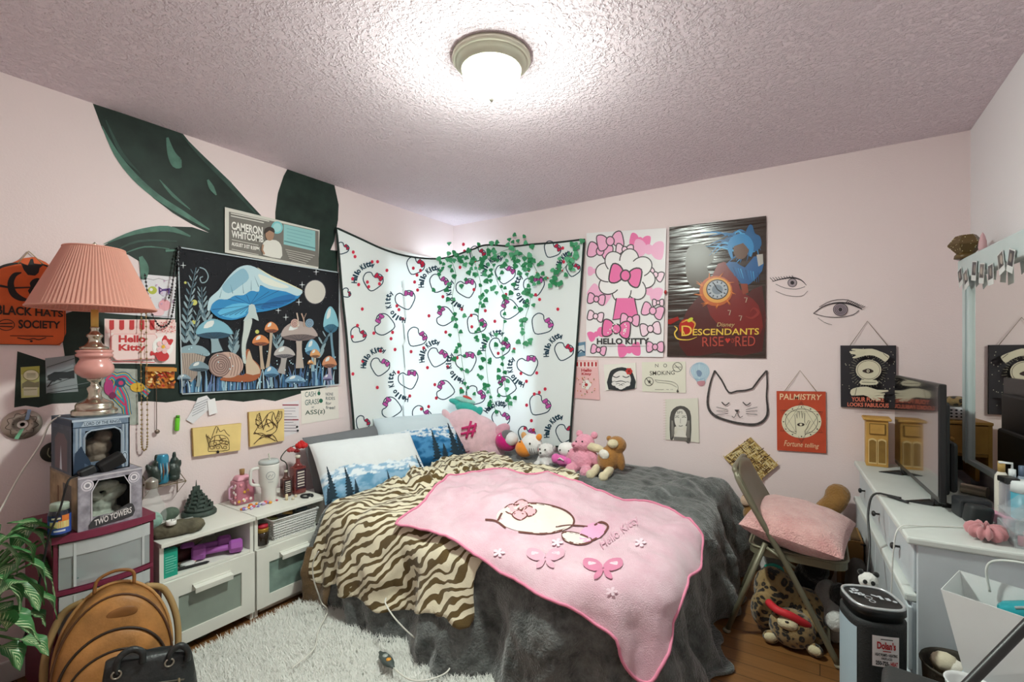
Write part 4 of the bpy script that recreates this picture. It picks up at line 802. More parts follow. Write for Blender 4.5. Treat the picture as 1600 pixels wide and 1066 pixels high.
# ================================================================ BED
XE, YE, RCB, ZTOP = -.575, 1.67, .26, .50        # right edge, front edge, corner radius, top of the bedding
def fbm(x, y, z=0, o=4):
    return noise.fractal(V((x, y, z)), 1.0, 2.0, o, noise_basis='PERLIN_ORIGINAL')
def sstep(a, b, x): t = min(1, max(0, (x-a)/(b-a))); return t*t*(3-2*t)
def ztop(a, b):
    z = ZTOP-.02+.045*sstep(1.9, 3.1, b)
    z -= .03*sstep(-1.0, -.5, a)
    return z
def bed(a, b, lift=0, fold=1.0, seed=0, amp=1.0):
    """unrolled bedding coordinates (metres along the top, past the edges = hanging down) -> point in the room"""
    dx = a-(XE-RCB); dy = (YE+RCB)-b; cx = max(dx, 0); cy = max(dy, 0); rr = hypot(cx, cy); d = rr-RCB
    wv = .012*fbm(a*3.1, b*3.1, seed)+.006*fbm(a*9, b*9, seed+3)
    if d <= 0: return (a, b, ztop(a, b)+wv*amp+lift)
    ux, uy = cx/rr, -cy/rr; fx, fy = a-cx+ux*RCB, b+cy+uy*RCB
    per = a if cx == 0 else (XE-RCB+atan2(cx, cy)*RCB*1.7 if cy > 0 else XE-RCB+RCB*2.67+(b-YE-RCB))
    ra = .11; th = min(d/ra, radians(78)); out = ra*sin(th); dn = ra*(1-cos(th)); s = max(0, d-ra*radians(78))
    out += s*cos(radians(78)); dn += s*sin(radians(78))
    k = sstep(0, .4, d)*fold
    out += k*(.036*sin(per*13+1.2*fbm(per*2, 5))+.018*sin(per*29+2*fbm(per*3, d*2, 4))+.06*fbm(per*3.3, d*2.6, 9))
    z = ztop(fx, fy)-dn
    if z < .012: out += (.012-z)*.25; z = .012+.004*fbm(per*6, d*6)
    z += wv*(1-k)*amp
    nz = cos(th); return (fx+ux*(out+lift*sin(th)), fy+uy*(out+lift*sin(th)), z+lift*nz)
def bed_uv(u, v): return bed(-2.68+u*3.0, .95+v*2.25, 0)
_U = np.linspace(0, 1, 240); _V = np.linspace(0, 1, 200)
_S = np.array([[bed_uv(u, v) for v in _V] for u in _U]); _PP, _DD = proj(_S)
def on_bed(px, py):
    e = np.hypot(_PP[..., 0]-px, _PP[..., 1]-py); near = e < max(6, e.min()+3); dd = np.where(near, _DD+e*.01, 1e9); i, j = np.unravel_index(np.argmin(dd), dd.shape)
    return (-2.68+_U[i]*3.0, .95+_V[j]*2.25)
def fleece(name, c1, c2, bs=220, bd=.006, sheen=.6, pat=None, scale2=9):
    m, nt, n, b = nodes_of(name); tc = n.new('ShaderNodeTexCoord'); b.inputs['Roughness'].default_value = .95; b.inputs['Specular IOR Level'].default_value = .1; b.inputs['Sheen Weight'].default_value = sheen; b.inputs['Sheen Roughness'].default_value = .4
    nz = n.new('ShaderNodeTexNoise'); nz.inputs['Scale'].default_value = scale2; nz.inputs['Detail'].default_value = 7; nz.inputs['Roughness'].default_value = .7
    mr = n.new('ShaderNodeMapRange'); mr.inputs[1].default_value = .35; mr.inputs[2].default_value = .68
    mx = n.new('ShaderNodeMix'); mx.data_type = 'RGBA'; mx.inputs[6].default_value = (*lin(c1), 1); mx.inputs[7].default_value = (*lin(c2), 1)
    nt.links.new(tc.outputs['Object'], nz.inputs[0]); nt.links.new(nz.outputs['Fac'], mr.inputs[0]); nt.links.new(mr.outputs[0], mx.inputs[0])
    bz = n.new('ShaderNodeTexNoise'); bz.inputs['Scale'].default_value = bs; bz.inputs['Detail'].default_value = 3; bp = n.new('ShaderNodeBump'); bp.inputs['Strength'].default_value = .8; bp.inputs['Distance'].default_value = bd
    nt.links.new(tc.outputs['Object'], bz.inputs[0]); nt.links.new(bz.outputs['Fac'], bp.inputs['Height']); nt.links.new(bp.outputs[0], b.inputs['Normal']); nt.links.new(mx.outputs[2], b.inputs['Base Color'])
    return m
GREY = fleece('grey_fleece', '#474a49', '#7f8281', bs=110, bd=.010, scale2=13)
def tiger_mat():
    m, nt, n, b = nodes_of('tiger_stripe_fleece'); b.inputs['Roughness'].default_value = .95; b.inputs['Specular IOR Level'].default_value = .1; b.inputs['Sheen Weight'].default_value = .3
    uv = n.new('ShaderNodeUVMap'); uv.uv_map = 'uv'; mp = n.new('ShaderNodeMapping'); mp.inputs['Rotation'].default_value = (0, 0, .9); mp.inputs['Scale'].default_value = (1, 1, 1)
    wv = n.new('ShaderNodeTexWave'); wv.inputs['Scale'].default_value = 7.4; wv.inputs['Distortion'].default_value = 11; wv.inputs['Detail'].default_value = 2.2; wv.inputs['Detail Scale'].default_value = 1.1
    nz = n.new('ShaderNodeTexNoise'); nz.inputs['Scale'].default_value = 13; nz.inputs['Detail'].default_value = 1
    ad = n.new('ShaderNodeMath'); ad.operation = 'MULTIPLY_ADD'; ad.inputs[1].default_value = 1.5
    cr = n.new('ShaderNodeValToRGB'); cr.color_ramp.elements[0].position = .655; cr.color_ramp.elements[1].position = .685
    cr.color_ramp.elements[0].color = (*lin('#e6dcc2'), 1); cr.color_ramp.elements[1].color = (*lin('#63502f'), 1)
    nt.links.new(uv.outputs[0], mp.inputs[0]); nt.links.new(mp.outputs[0], wv.inputs[0]); nt.links.new(mp.outputs[0], nz.inputs[0]); nt.links.new(nz.outputs['Fac'], ad.inputs[0]); nt.links.new(wv.outputs['Fac'], ad.inputs[2])
    sb = n.new('ShaderNodeMath'); sb.operation = 'MULTIPLY'; sb.inputs[1].default_value = .5; nt.links.new(ad.outputs[0], sb.inputs[0]); nt.links.new(sb.outputs[0], cr.inputs[0]); nt.links.new(cr.outputs[0], b.inputs[0])
    tc = n.new('ShaderNodeTexCoord'); bz = n.new('ShaderNodeTexNoise'); bz.inputs['Scale'].default_value = 260; bp = n.new('ShaderNodeBump'); bp.inputs['Strength'].default_value = .5; bp.inputs['Distance'].default_value = .004
    nt.links.new(tc.outputs['Object'], bz.inputs[0]); nt.links.new(bz.outputs['Fac'], bp.inputs['Height']); nt.links.new(bp.outputs[0], b.inputs['Normal']); return m
def cloth_patch(outline, fn, m, step=.016, hem=None, hem_r=.006):
    """triangulated cloth inside an outline given in bedding coordinates"""
    pts = []
    n = len(outline)
    for i in range(n):
        p, q = V(outline[i][:2]), V(outline[(i+1) % n][:2]); k = max(1, int((q-p).length/step))
        pts += [tuple(p.lerp(q, j/k)) for j in range(k)]
    nb = len(pts); xs = [p[0] for p in pts]; ys = [p[1] for p in pts]; poly = np.array(pts); inner = []
    gx = np.arange(min(xs), max(xs), step); gy = np.arange(min(ys), max(ys), step)
    for j, y in enumerate(gy):
        px, py = poly[:, 0], poly[:, 1]; qx, qy = np.roll(px, -1), np.roll(py, -1); cr = (py > y) != (qy > y)
        xi = np.sort((px+(y-py)*(qx-px)/np.where(qy == py, 1e-9, qy-py))[cr])
        for x in gx+(step/2 if j % 2 else 0):
            if np.searchsorted(xi, x) % 2 == 1:
                if np.min((px-x)**2+(py-y)**2) > (step*.55)**2: inner.append((x, y))
    vs = [V(p) for p in pts+inner]; r = geometry.delaunay_2d_cdt(vs, [(i, (i+1) % nb) for i in range(nb)], [list(range(nb))], 1, 1e-6)
    b = B(); b.add([fn(v.x, v.y) for v in r[0]], [tuple(f) for f in r[2]], m, True); b.uv = [(v.x, v.y) for v in r[0]]
    return b, [fn(*p) for p in pts]
def solid(o, t, off=0):
    s = o.modifiers.new('s', 'SOLIDIFY'); s.thickness = t; s.offset = off; return o
# mattress on a low base (mostly covered)
t = thing('bed', (-1.65, 2.4, 0), 'bed in the corner under the windows with white mattress showing beside the tiger blanket', 'bed')
b = B(); b.box((-1.66, 2.43, .13), (2.06, 1.44, .24), mat('#6b6f73', .9), bev=.02); b.build('base', t)
b = B(); b.box((-1.65, 2.43, .355), (2.08, 1.47, .21), mat('#e6e8ea', .85), bev=.05, seg=4); b.build('mattress', t)
# grey fleece cover: whole bed top, hanging at the front and right
def grey_fn(a, b_):
    x, y, z = bed(a, b_, 0, 1.0)
    top = sstep(-2.2, -1.7, a)*sstep(2.0, 2.5, b_)
    q = a*.35+b_*1.0+.05*fbm(a*2.2, b_*2.2, 4)
    z += top*(.010*abs(sin(q*30+fbm(a*1.7, b_*5, 8)*2.4))+.008*fbm(a*4, b_*18, 2))*(1 if z > .3 else 0)
    k = sstep(-1.0, -.6, a)*sstep(2.0, 2.4, b_)    # bunched folds near the right rear corner
    z += k*.05*max(0, sin(a*11-b_*8+fbm(a*2, b_*2, 7)*2))*(1 if z > .2 else 0)
    return (x, y, z)
NA, NB = 210, 165; A0, A1, B0, B1 = -2.245, .03, 1.08, 3.195
b = B(); b.grid(lambda u, v: grey_fn(A0+(A1-A0)*u, B0+(B1-B0)*v), NA, NB, GREY)
o = b.build('fleece_blanket', None, (-1.5, 2.4, .02), 'large charcoal grey fleece blanket covering the bed and hanging to the floor', 'blanket'); solid(o, .012)
# brown blanket end showing below the tiger blanket by the cabinet
def brown_fn(a, b_): x, y, z = bed(a, b_, .006, 1.0); return (x, y-.012, z)
b = B(); b.grid(lambda u, v: brown_fn(-2.24+.16*u, 1.08+.34*v), 24, 26, fleece('brown_fleece', '#5d4a36', '#7d6548')); solid(b.build('fleece_blanket', None, None, 'brown blanket corner hanging at the foot of the white cabinet below the tiger blanket', 'blanket'), .008)
# tiger striped blanket
def tiger_fn(a, b_):
    x, y, z = bed(a, b_, .016, 1.0, seed=0)
    heap = sstep(1.72, 2.05, b_)
    rid = abs(fbm(a*4.5, b_*7, 12)); z += heap*(.035+.11*(.5-min(.5, rid*1.5))*sstep(0, 1, 1-abs(b_-2.2)/.6)+.02*fbm(a*13, b_*13, 3))
    edge = (1-heap)*.008*sin(a*30+fbm(a*3, b_*2)*3)
    return (x, y, z+edge)
TP = [(522,788),(506,815),(494,850),(487,885),(500,906),(535,927),(570,936),(610,956),(640,951),(665,961),(700,966),(738,978),(742,930),(746,892),(800,850),(860,800),(905,768),(892,746),(850,736),(800,727),(760,714),(722,718),(690,728),(660,744),(630,756),(590,766),(555,776)]
TO = smooth_pts([on_bed(*p) for p in TP], 3, True)
b, edge = cloth_patch(TO, tiger_fn, tiger_mat(), .014)
solid(b.build('tiger_blanket', None, (-1.7, 1.9, .1), 'cream blanket with brown tiger stripes rumpled across the bed and hanging over its front', 'blanket'), .010, 1)
# pink blanket
def under_pink(a, b_): x, y, z = bed(a, b_, .030, .8); return x, y, z
_in = np.array([p[:2] for p in TO])
def pink_fn(a, b_):
    x, y, z = bed(a, b_, .038, 1.0, seed=0)
    w_ = sstep(-.92, -1.45, a) if False else sstep(-.85, -1.25, a)      # lies over the tiger blanket on the left
    z += .016*(.5-abs(fbm(a*3.6+b_, b_*2.6, 17)))*(1 if z > .35 else .4)
    z += w_*sstep(1.60, 1.95, b_)*(.075+.02*fbm(a*6, b_*6, 5))+w_*.012+.006*fbm(a*8, b_*5, 21)
    y -= w_*.012
    g = grey_fn(a, b_)[2]
    if z > .3: z = max(z, g+.02)
    return (x, y, z)
PP_ = [(628,829),(648,818),(668,806),(700,778),(740,764),(800,766),(870,771),(950,785),(1030,800),(1062,814),(1079,840),(1087,868),(1075,897),(1055,932),(1037,990),(1020,1040),(1005,1061),(985,1051),(968,1026),(961,1001),(930,976),(890,950),(840,926),(790,900),(760,881),(720,861),(690,846),(660,839)]
PO = smooth_pts([on_bed(*p) for p in PP_], 3, True)
pinkm = fleece('pink_fleece', '#dcb0bf', '#e9cbd5', bs=240, bd=.004, scale2=5)
b, edge = cloth_patch(PO, pink_fn, pinkm, .014)
t = thing('pink_blanket', (-1.1, 1.9, .3), 'pale pink plush blanket with butterflies spread across the bed over the tiger blanket', 'blanket')
# printed picture: plain outlined swirl shapes, butterflies and faint writing
def pk(x, y, d):
    q = inv_pink(x, y); p0 = V(pink_fn(*q)); e = .004; n_ = (V(pink_fn(q[0]+e, q[1]))-p0).cross(V(pink_fn(q[0], q[1]+e))-p0).normalized(); return p0+n_*(.003+d)
_US = np.linspace(-2.0, -.1, 190); _VS = np.linspace(1.05, 3.0, 195); _PK = np.array([[pink_fn(u, v) for v in _VS] for u in _US]); _PKP, _PKD = proj(_PK)
def inv_pink(px, py):
    e = np.hypot(_PKP[..., 0]-px, _PKP[..., 1]-py); dd = np.where(e < max(5, e.min()+2), _PKD+e*.02, 1e9); i, j = np.unravel_index(np.argmin(dd), dd.shape); q = np.array([_US[i], _VS[j]])
    for _ in range(3):
        h = .002; p0 = proj(pink_fn(*q))[0]; J = np.array([proj(pink_fn(q[0]+h, q[1]))[0]-p0, proj(pink_fn(q[0], q[1]+h))[0]-p0]).T/h
        try: d = np.linalg.solve(J, np.array([px, py])-p0)
        except np.linalg.LinAlgError: break
        q = q+np.clip(d, -.01, .01)
    return q
a = Art(b, pk, .0, step=.0001); BR = mat('#6a3f38', .9); CRM = mat('#e3d9d2', .9); DP = mat('#d0829f', .9); FP = mat('#d9a8ba', .9)
def cpoly(pts, m):       # cloth following filled shape: fan of small pieces
    pts = smooth_pts(pts, 3, True); c = V((sum(p[0] for p in pts)/len(pts), sum(p[1] for p in pts)/len(pts))); n = len(pts); a.d += a.st; rings = 5; vs = [a.at(c)]; fs = []
    for r in range(1, rings+1): vs += [a.at(c.lerp(V(p[:2]), r/rings)) for p in pts]
    for i in range(n): fs.append((0, 1+i, 1+(i+1) % n))
    for r in range(rings-1):
        for i in range(n): k = 1+r*n; fs.append((k+i, k+n+i, k+n+(i+1) % n, k+(i+1) % n))
    a.b.add(vs, fs, m, True); a.b.uv += [(0, 0)]*len(vs)
_al = a.line
def uvfix(): b.uv += [(0, 0)]*(len(b.v)-len(b.uv))
def cline(pts, wd, m, closed=False): a.line(smooth_pts(pts, 4, closed), wd, m, closed=closed); uvfix()
cpoly([(780,800),(805,790),(840,788),(870,795),(893,808),(893,822),(870,832),(835,834),(800,828),(778,815)], CRM)
cline([(778,815),(790,797),(820,788),(855,790),(885,800),(897,815),(885,827),(850,835),(810,832)], 3, BR); cline([(758,813),(775,815),(790,826)], 3, BR)
for c in ((800,797),(815,790),(826,800),(812,806)): cpoly([(c[0]-12,c[1]),(c[0],c[1]-8),(c[0]+12,c[1]),(c[0],c[1]+8)], mat('#eab0b8', .9)); cline([(c[0]-12,c[1]),(c[0],c[1]-8),(c[0]+12,c[1]),(c[0],c[1]+8)], 2.2, BR, True)
cpoly([(905,836),(920,820),(938,820),(945,832),(930,845),(910,848)], mat('#e9a9cc', .9)); cpoly([(880,833),(905,836),(925,846),(905,852),(882,845)], CRM)
cline([(880,833),(905,836),(925,846),(905,852),(882,845)], 3, BR, True); cline([(928,822),(940,817),(950,824),(940,838),(925,846)], 3, BR); cline([(868,825),(890,822),(918,824)], 2, BR)
for cx, cy, s_, m in ((942,888,1,DP),(852,872,.95,FP)):
    for sx in (-1, 1):
        cpoly([(cx,cy),(cx+sx*10*s_,cy-12*s_),(cx+sx*28*s_,cy-14*s_),(cx+sx*30*s_,cy-2*s_),(cx+sx*14*s_,cy+6*s_)], m); cpoly([(cx,cy+2),(cx+sx*12*s_,cy+8*s_),(cx+sx*14*s_,cy+18*s_),(cx+sx*4*s_,cy+14*s_)], m)
        cpoly([(cx+sx*10*s_,cy-6*s_),(cx+sx*22*s_,cy-9*s_),(cx+sx*22*s_,cy-3*s_)], mat('#e9cbd5', .9))
for cx, cy in ((780,865),(955,925),(1000,850),(870,850)):
    for k in range(5): t_ = k*1.257; cpoly([(cx,cy),(cx+7*cos(t_-.4),cy+5*sin(t_-.4)),(cx+10*cos(t_),cy+7*sin(t_)),(cx+7*cos(t_+.4),cy+5*sin(t_+.4))], mat('#f0d5e0', .9))
a.text('Hello Kitty', [(935,848),(992,806),(1000,820),(944,864)], FP); uvfix()
o = b.build('cloth', t)
b = B(); b.tube([V(p)+V((0, -.002, .003)) for p in edge], .006, mat('#e28aa6', .9), n=6, closed=True); b.build('hem', t)
# ---------------------------------------------------------------- pillows
def pillow(b, c, w_, h_, th, rot, m, n=56, seam=True, fn_col=None, pinch=.10):
    M = rotm(rot); c = V(c); rows = []
    def pos(u, v, sd):
        x = (u-.5)*2; y = (v-.5)*2; ex = (1-abs(x)**2.6); ey = (1-abs(y)**2.6); t_ = max(0, ex*ey)**.45*th/2
        k = 1-pinch*(x*x*y*y) if False else 1; px = x*w_/2*(1-pinch*(1-abs(x))*0-pinch*.6*abs(x)*(1-y*y)*.5); py = y*h_/2*(1-pinch*.6*abs(y)*(1-x*x)*.5)
        return M@V((px, py, sd*t_+.006*fbm(u*5, v*5, c.x*9)*max(0, ex*ey)**.3))+c
    for sd in (1, -1):
        k = len(b.v); b.grid(lambda u, v: pos(u, v, sd), n, int(n*.7), m)
        if fn_col is not None:
            N = int(n*.7); b.col += [fn_col(i/n, j/N) if sd > 0 else (.8, .82, .84, 1) for j in range(N+1) for i in range(n+1)]
    return pos
def mountain(base, hi, deep, up, seed):
    snow = lin('#dfe7ee'); sky = lin(hi); dp = lin(deep); sh = lin(base)
    def f(u, v):
        r1 = .42+up+.13*fbm(u*3.2, seed, 0, 5); r2 = .24+up+.10*fbm(u*4.1+7, seed, 0, 5)
        if v > r1: c = [x*(.86+.14*min(1, (v-r1)*2)) for x in sky]
        elif v > r2:
            q = sstep(-.15, .15, fbm(u*11+v*7, v*16-u*5, seed)+.02); c = [a_*q+b_*(1-q) for a_, b_ in zip(snow, sh)]
        else:
            q = sstep(-.35, .3, fbm(u*9, v*9, seed+2)); c = [a_*q+b_*(1-q) for a_, b_ in zip(sh, dp)]
        return (*c, 1)
    return f
def trees(b, pos, spec):
    TD = mat('#1f3442', .85)
    for u, v0, h, wd in spec:
        n = 11; pts = []
        for sd in (1, -1):
            col = []
            for i in range(n):
                f_ = i/n; col += [(u+sd*wd*(1-f_)*(1+.25*R.uniform(-1, 1)), v0+h*f_), (u+sd*wd*(1-f_)*.45, v0+h*(f_+.05))]
            pts.append(col)
        L, Q = pts; k = len(L); cm = [(u, p[1]) for p in L]
        for side in (L, Q):
            vs = [pos(*p, 1) for p in side]+[pos(*p, 1) for p in cm]; off = [(V(pos(p[0], p[1], 1))-V(pos(p[0], p[1], -1))) for p in side+cm]
            vs = [q+(o_.normalized() if o_.length > 1e-6 else V((1, 0, 1)).normalized())*.0035 for q, o_ in zip(vs, off)]
            b.add(vs, [(i, i+1, k+i+1, k+i) for i in range(k-1)], TD)
        b.col += [(0, 0, 0, 1)]*(len(b.v)-len(b.col))
PRINT = vcol_mat('printed_cotton', .85)
def print_pillow(name, c, w_, h_, th, rot, fcol, tr, label):
    b = B(); b.col = []; pos = pillow(b, c, w_, h_, th, rot, PRINT, 90, fn_col=fcol); trees(b, pos, tr); return b.build(name, None, None, label, 'pillow', 'mountain print pillows')
def lean(tilt, yaw): # pillow front facing: normal tilted up
    return (tilt, 0, yaw)
pA = P(560, 724, X=-2.22); pB = P(662, 702, X=-2.30)
GP = mat('#75777b', .9, bump=.3, bs=20)
b = B(); pillow(b, (-2.565, 2.02, .625), .62, .36, .14, (radians(70), radians(0), radians(92)), GP); b.build('pillow', None, None, 'plain grey pillow standing against the left wall behind the white mountain pillow', 'pillow', 'grey pillows')
print_pillow('pillow', (-2.32, 1.985, .615), .66, .42, .16, (radians(43), 0, radians(72)), mountain('#8fb3cf', '#e9edf0', '#5f93b5', 0, 3), [(.06,.03,.5,.045),(.20,.02,.42,.045),(.56,.06,.2,.02),(.80,.03,.28,.03),(.93,.04,.45,.045),(.03,.0,.22,.03),(.26,.02,.2,.03)], 'white pillow printed with snowy mountains and small fir trees, nearest the cabinets')
print_pillow('pillow', (-2.40, 2.50, .675), .62, .42, .16, (radians(50), 0, radians(64)), mountain('#4f8fc0', '#d6e4ec', '#1f5f8f', .2, 8), [(.05,.05,.6,.06),(.16,.0,.42,.07),(.60,.05,.55,.06),(.70,.02,.3,.06),(.84,.02,.72,.09),(.93,.0,.6,.10),(.98,.0,.45,.05),(.28,.0,.28,.07)], 'blue pillow printed with mountains and tall dark fir trees, beside the pink plush cushion')
# ---------------------------------------------------------------- plush toys along the end wall
def plush(name, loc, label, cat='plush toy', group='plush toys along the window wall'): return thing(name, loc, label, cat, group)
def fur(c, bump=.5, bs=160, var=.08): return mat(c, .95, bump=bump, bs=bs, sheen=.4, spec=.1, var=var, vs=25)
EY = mat('#191614', .2, spec=.6)
def body(o, parts, m, vox=.006, sm=4, name='body', disp=.004):
    b = B()
    for c, r, rt in parts: b.ell(c, r, m, rt)
    return remesh(b.build(name, o), vox, sm, disp, .012)
def blob(o, name, c, r, m, rot=None, nu=16, nv=10): b = B(); b.ell(c, r, m, rot, nu, nv); return b.build(name, o)
# big pink cushion plush with stitched cross and sleepy eyes
c = V(P(737, 682, Y=2.86)); o = plush('cushion_plush', (c.x, c.y, c.z-.2), 'large pale pink cushion plush with a magenta stitched cross, propped in the window corner', 'plush toy'); PKP = fur('#e9c3cd', .3)
yawc = atan2(-c.x, c.y)     # turned to the room
def loc(c, dx, dz, dy=0, yaw=0.55): return V((c.x+dx*cos(yaw)+dy*sin(yaw), c.y+dx*sin(yaw)-dy*cos(yaw), c.z+dz))
body(o, [(loc(c,0,-.02), (.23,.13,.19), (0,0,.55)), (loc(c,-.06,.09), (.15,.10,.12), (0,0,.55)), (loc(c,.06,-.10), (.20,.12,.12), (0,0,.55))], PKP, .009)
for sx, nm in ((-.17, 0), (.22, 1)): blob(o, 'ear', loc(c, sx, .13 if nm == 0 else .04, .03), (.035,.03,.09) if nm == 0 else (.05,.035,.085), PKP if nm == 0 else fur('#d9a3b4', .3), (0, -.5 if nm == 0 else .9, .55))
b = B(); MG = mat('#c9306e', .8)
for p0, p1 in (((-.05,.02),(.06,.045)), ((-.055,-.02),(.055,.005)), ((-.015,-.05),(.02,.075)), ((-.05+.075,-.04),(.055,.06))): b.tube([loc(c, p0[0]-.01+(p1[0]-p0[0])*f, p0[1]+.06+(p1[1]-p0[1])*f, .135-.25*abs(p0[1]+.06+(p1[1]-p0[1])*f)**1.5) for f in (0,.25,.5,.75,1)], .009, MG, n=8)
b.build('cross_stitch', o)
for sx in (-.02, .10):
    b = B(); b.tube([loc(c, sx-.02+.01*k, -.08-.008*sin(pi*k/4)+(.0 if sx < 0 else .0), .146-.05*abs(sx)) for k in range(5)], .0035, mat('#7a3a46'), n=6); b.build('eye', o)
blob(o, 'nose', loc(c, .03, -.105, .143), (.008,.006,.006), mat('#c9607a'))
# teal plush fish lying on top
c = V(P(728, 637, Y=2.93)); o = plush('fish_plush', c, 'teal and mint plush with a fluffy mane resting on top of the pink cushion plush'); TE_ = fur('#3fb8ac', .6, 120)
body(o, [(c, (.085,.06,.045), (0,.2,.5)), (c+V((-.08,-.01,.04)), (.07,.05,.025), (0,.25,.5)), (c+V((.05,.02,-.02)), (.06,.05,.04), (0,.3,.5))], TE_, .007)
blob(o, 'mane', c+V((-.02,.015,.055)), (.085,.045,.022), fur('#a9e0d4', .8, 90), (0,.25,.5)); blob(o, 'fin', c+V((.0,.02,.075)), (.04,.012,.014), mat('#d9534f', .8), (0,.4,.5)); blob(o, 'tail', c+V((.1,.03,-.03)), (.03,.02,.045), TE_, (0,.6,.5))
# magenta ball plush with grey and white patch
c = V(P(791, 690, Y=2.93)); o = plush('ball_plush', c-V((0,0,.08)), 'magenta egg shaped plush with grey and white top, next to the pink cushion plush')
body(o, [(c, (.085,.07,.07), (0,.35,.4))], fur('#d3267f', .2), .006, disp=0)
body(o, [(c+V((.02,.008,.03)), (.068,.068,.052), (0,.5,.4))], fur('#6d686c', .3), .006, name='hood'); body(o, [(c+V((.05,-.008,.025)), (.05,.058,.052), (0,.5,.4))], fur('#e9e6e8', .3), .006, name='face')
for k in range(4): blob(o, 'tooth', c+V((-.025+.028*k,-.05+.006*k,.043-.012*k)), (.009,.006,.012), mat('#f2eef0', .7))
# orange and white round plush
c = V(P(826, 697, Y=2.93)); o = plush('ball_plush', c-V((0,0,.09)), 'round half orange, half white plush with whiskers, between the magenta one and the puppy'); OG = fur('#f2953a', .2)
body(o, [(c+V((.02,.01,.012)), (.08,.07,.078), None)], fur('#efeceb', .2), .006, name='body', disp=0); body(o, [(c+V((-.03,-.012,-.02)), (.066,.066,.062), (0,.2,0))], OG, .006, name='patch', disp=0)
for sx, m in ((-.04, fur('#d9a36a', .2)), (.085, OG)): blob(o, 'ear', c+V((sx,0,.07)), (.022,.018,.028), m, (0,sx*6,0))
for sx in (-.045, .045): blob(o, 'eye', c+V((sx,-.066+abs(sx-.02)*.3,.03)), (.007,.005,.008), EY)
for k in range(3): b = B(); b.tube([c+V((.045+.014*k,-.066+.006*k,.0)), c+V((.05+.014*k,-.063+.006*k,-.035))], .002, mat('#5c5a60'), n=5); b.build('whisker', o)
# white spotted puppy plush
c = V(P(852, 713, Y=2.92)); o = plush('puppy_plush', c-V((0,0,.07)), 'white puppy plush with grey ears and a small collar, behind the pink suited doll'); WF = fur('#ebe8e6', .7, 110)
body(o, [(c+V((0,0,-.03)), (.06,.055,.05), None), (c+V((.015,-.01,.045)), (.058,.05,.05), None), (c+V((-.04,-.04,-.055)), (.028,.04,.024), None), (c+V((.03,-.045,-.055)), (.028,.04,.024), None), (c+V((.0,-.05,.03)), (.025,.02,.02), None)], WF, .006)
for sx in (-.045, .06): blob(o, 'ear', c+V((sx,.0,.05)), (.016,.02,.035), fur('#bdb8b8', .5), (0,sx*8,0))
for sx in (-.012, .03): blob(o, 'eye', c+V((sx,-.057,.058)), .006, EY)
blob(o, 'nose', c+V((.0,-.069,.035)), (.008,.006,.006), EY); blob(o, 'tag', c+V((-.035,-.03,.045)), (.008,.004,.012), mat('#c23a4a'))
# white doll plush in pink suit
c = V(P(884, 709, Y=2.89)); o = plush('doll_plush', c-V((0,0,.07)), 'white headed doll plush in a bright pink suit leaning on the pink teddy'); PS = fur('#e56fb4', .3)
body(o, [(c+V((.012,0,.03)), (.068,.05,.05), None)], fur('#f1eeec', .2), .006, name='head', disp=0); body(o, [(c+V((-.01,-.01,-.045)), (.06,.05,.04), None), (c+V((-.06,-.03,-.035)), (.03,.035,.035), None), (c+V((.045,-.035,-.04)), (.03,.035,.035), None)], PS, .006, name='suit')
b = B(); b.tube([c+V((-.03,-.056,-.035)), c+V((-.01,-.066,-.02)), c+V((.015,-.06,-.035))], .005, WHITE, n=6); b.build('neckline', o)
for sx in (-.02, .045): blob(o, 'eye', c+V((sx,-.047,.03)), (.005,.004,.007), EY)
blob(o, 'ribbon', c+V((.045,-.02,-.008)), (.026,.014,.016), mat('#c22f3c', .7), (0,.5,0))
# pink teddy
c = V(P(911, 712, Y=2.88)); o = plush('teddy_bear', c-V((0,0,.1)), 'fluffy pink teddy bear sitting with its feet forward, beside the brown monkey'); PT = fur('#eda3b8', .9, 90)
body(o, [(c+V((0,0,-.03)), (.082,.075,.08), None), (c+V((.015,-.005,.085)), (.066,.06,.06), None), (c+V((-.05,-.075,-.085)), (.042,.05,.04), None), (c+V((.06,-.08,-.085)), (.042,.05,.04), None), (c+V((-.075,-.02,.0)), (.03,.03,.055), (0,.5,0)), (c+V((.085,-.02,.0)), (.03,.03,.055), (0,-.5,0)), (c+V((-.03,-.05,.075)), (.03,.026,.024), None)], PT, .007, disp=.007)
for sx in (-.03, .075): blob(o, 'ear', c+V((sx,.01,.14)), (.024,.016,.024), PT)
for sx, dz in ((-.022,.1), (.022,.104)): blob(o, 'eye', c+V((sx,-.06,dz)), .006, EY)
blob(o, 'nose', c+V((-.032,-.077,.078)), (.008,.006,.006), mat('#b0566e'))
# brown monkey with cream legs
c = V(P(950, 712, Y=2.87)); o = plush('monkey_plush', c-V((0,0,.1)), 'tan brown plush monkey with cream legs slumped at the right end of the row'); BM = fur('#a8763f', .7, 110); CM = fur('#ddcfae', .5, 110)
body(o, [(c+V((.005,0,-.02)), (.072,.07,.085), (0,.35,0)), (c+V((.05,.02,.07)), (.062,.058,.056), None), (c+V((.075,.01,-.02)), (.03,.03,.07), (0,-.2,0))], BM, .007)
for sx, rz in ((-.055, .3), (.03, -.1)): body(o, [(c+V((sx,-.075,-.085)), (.026,.07,.028), (.25,0,rz*.3)), (c+V((sx-.01,-.125,-.105)), (.03,.03,.032), None)], CM, .006, name='leg')
body(o, [(c+V((-.085,-.02,.045)), (.075,.026,.028), (0,.15,0))], CM, .006, name='arm'); body(o, [(c+V((.0,-.066,.02)), (.036,.014,.032), (.1,.3,0))], fur('#f0ebe2', .3), .005, name='belly_patch')
blob(o, 'muzzle', c+V((.045,-.03,.085)), (.035,.03,.028), CM); blob(o, 'ear', c+V((.0,.02,.105)), (.018,.014,.018), BM)
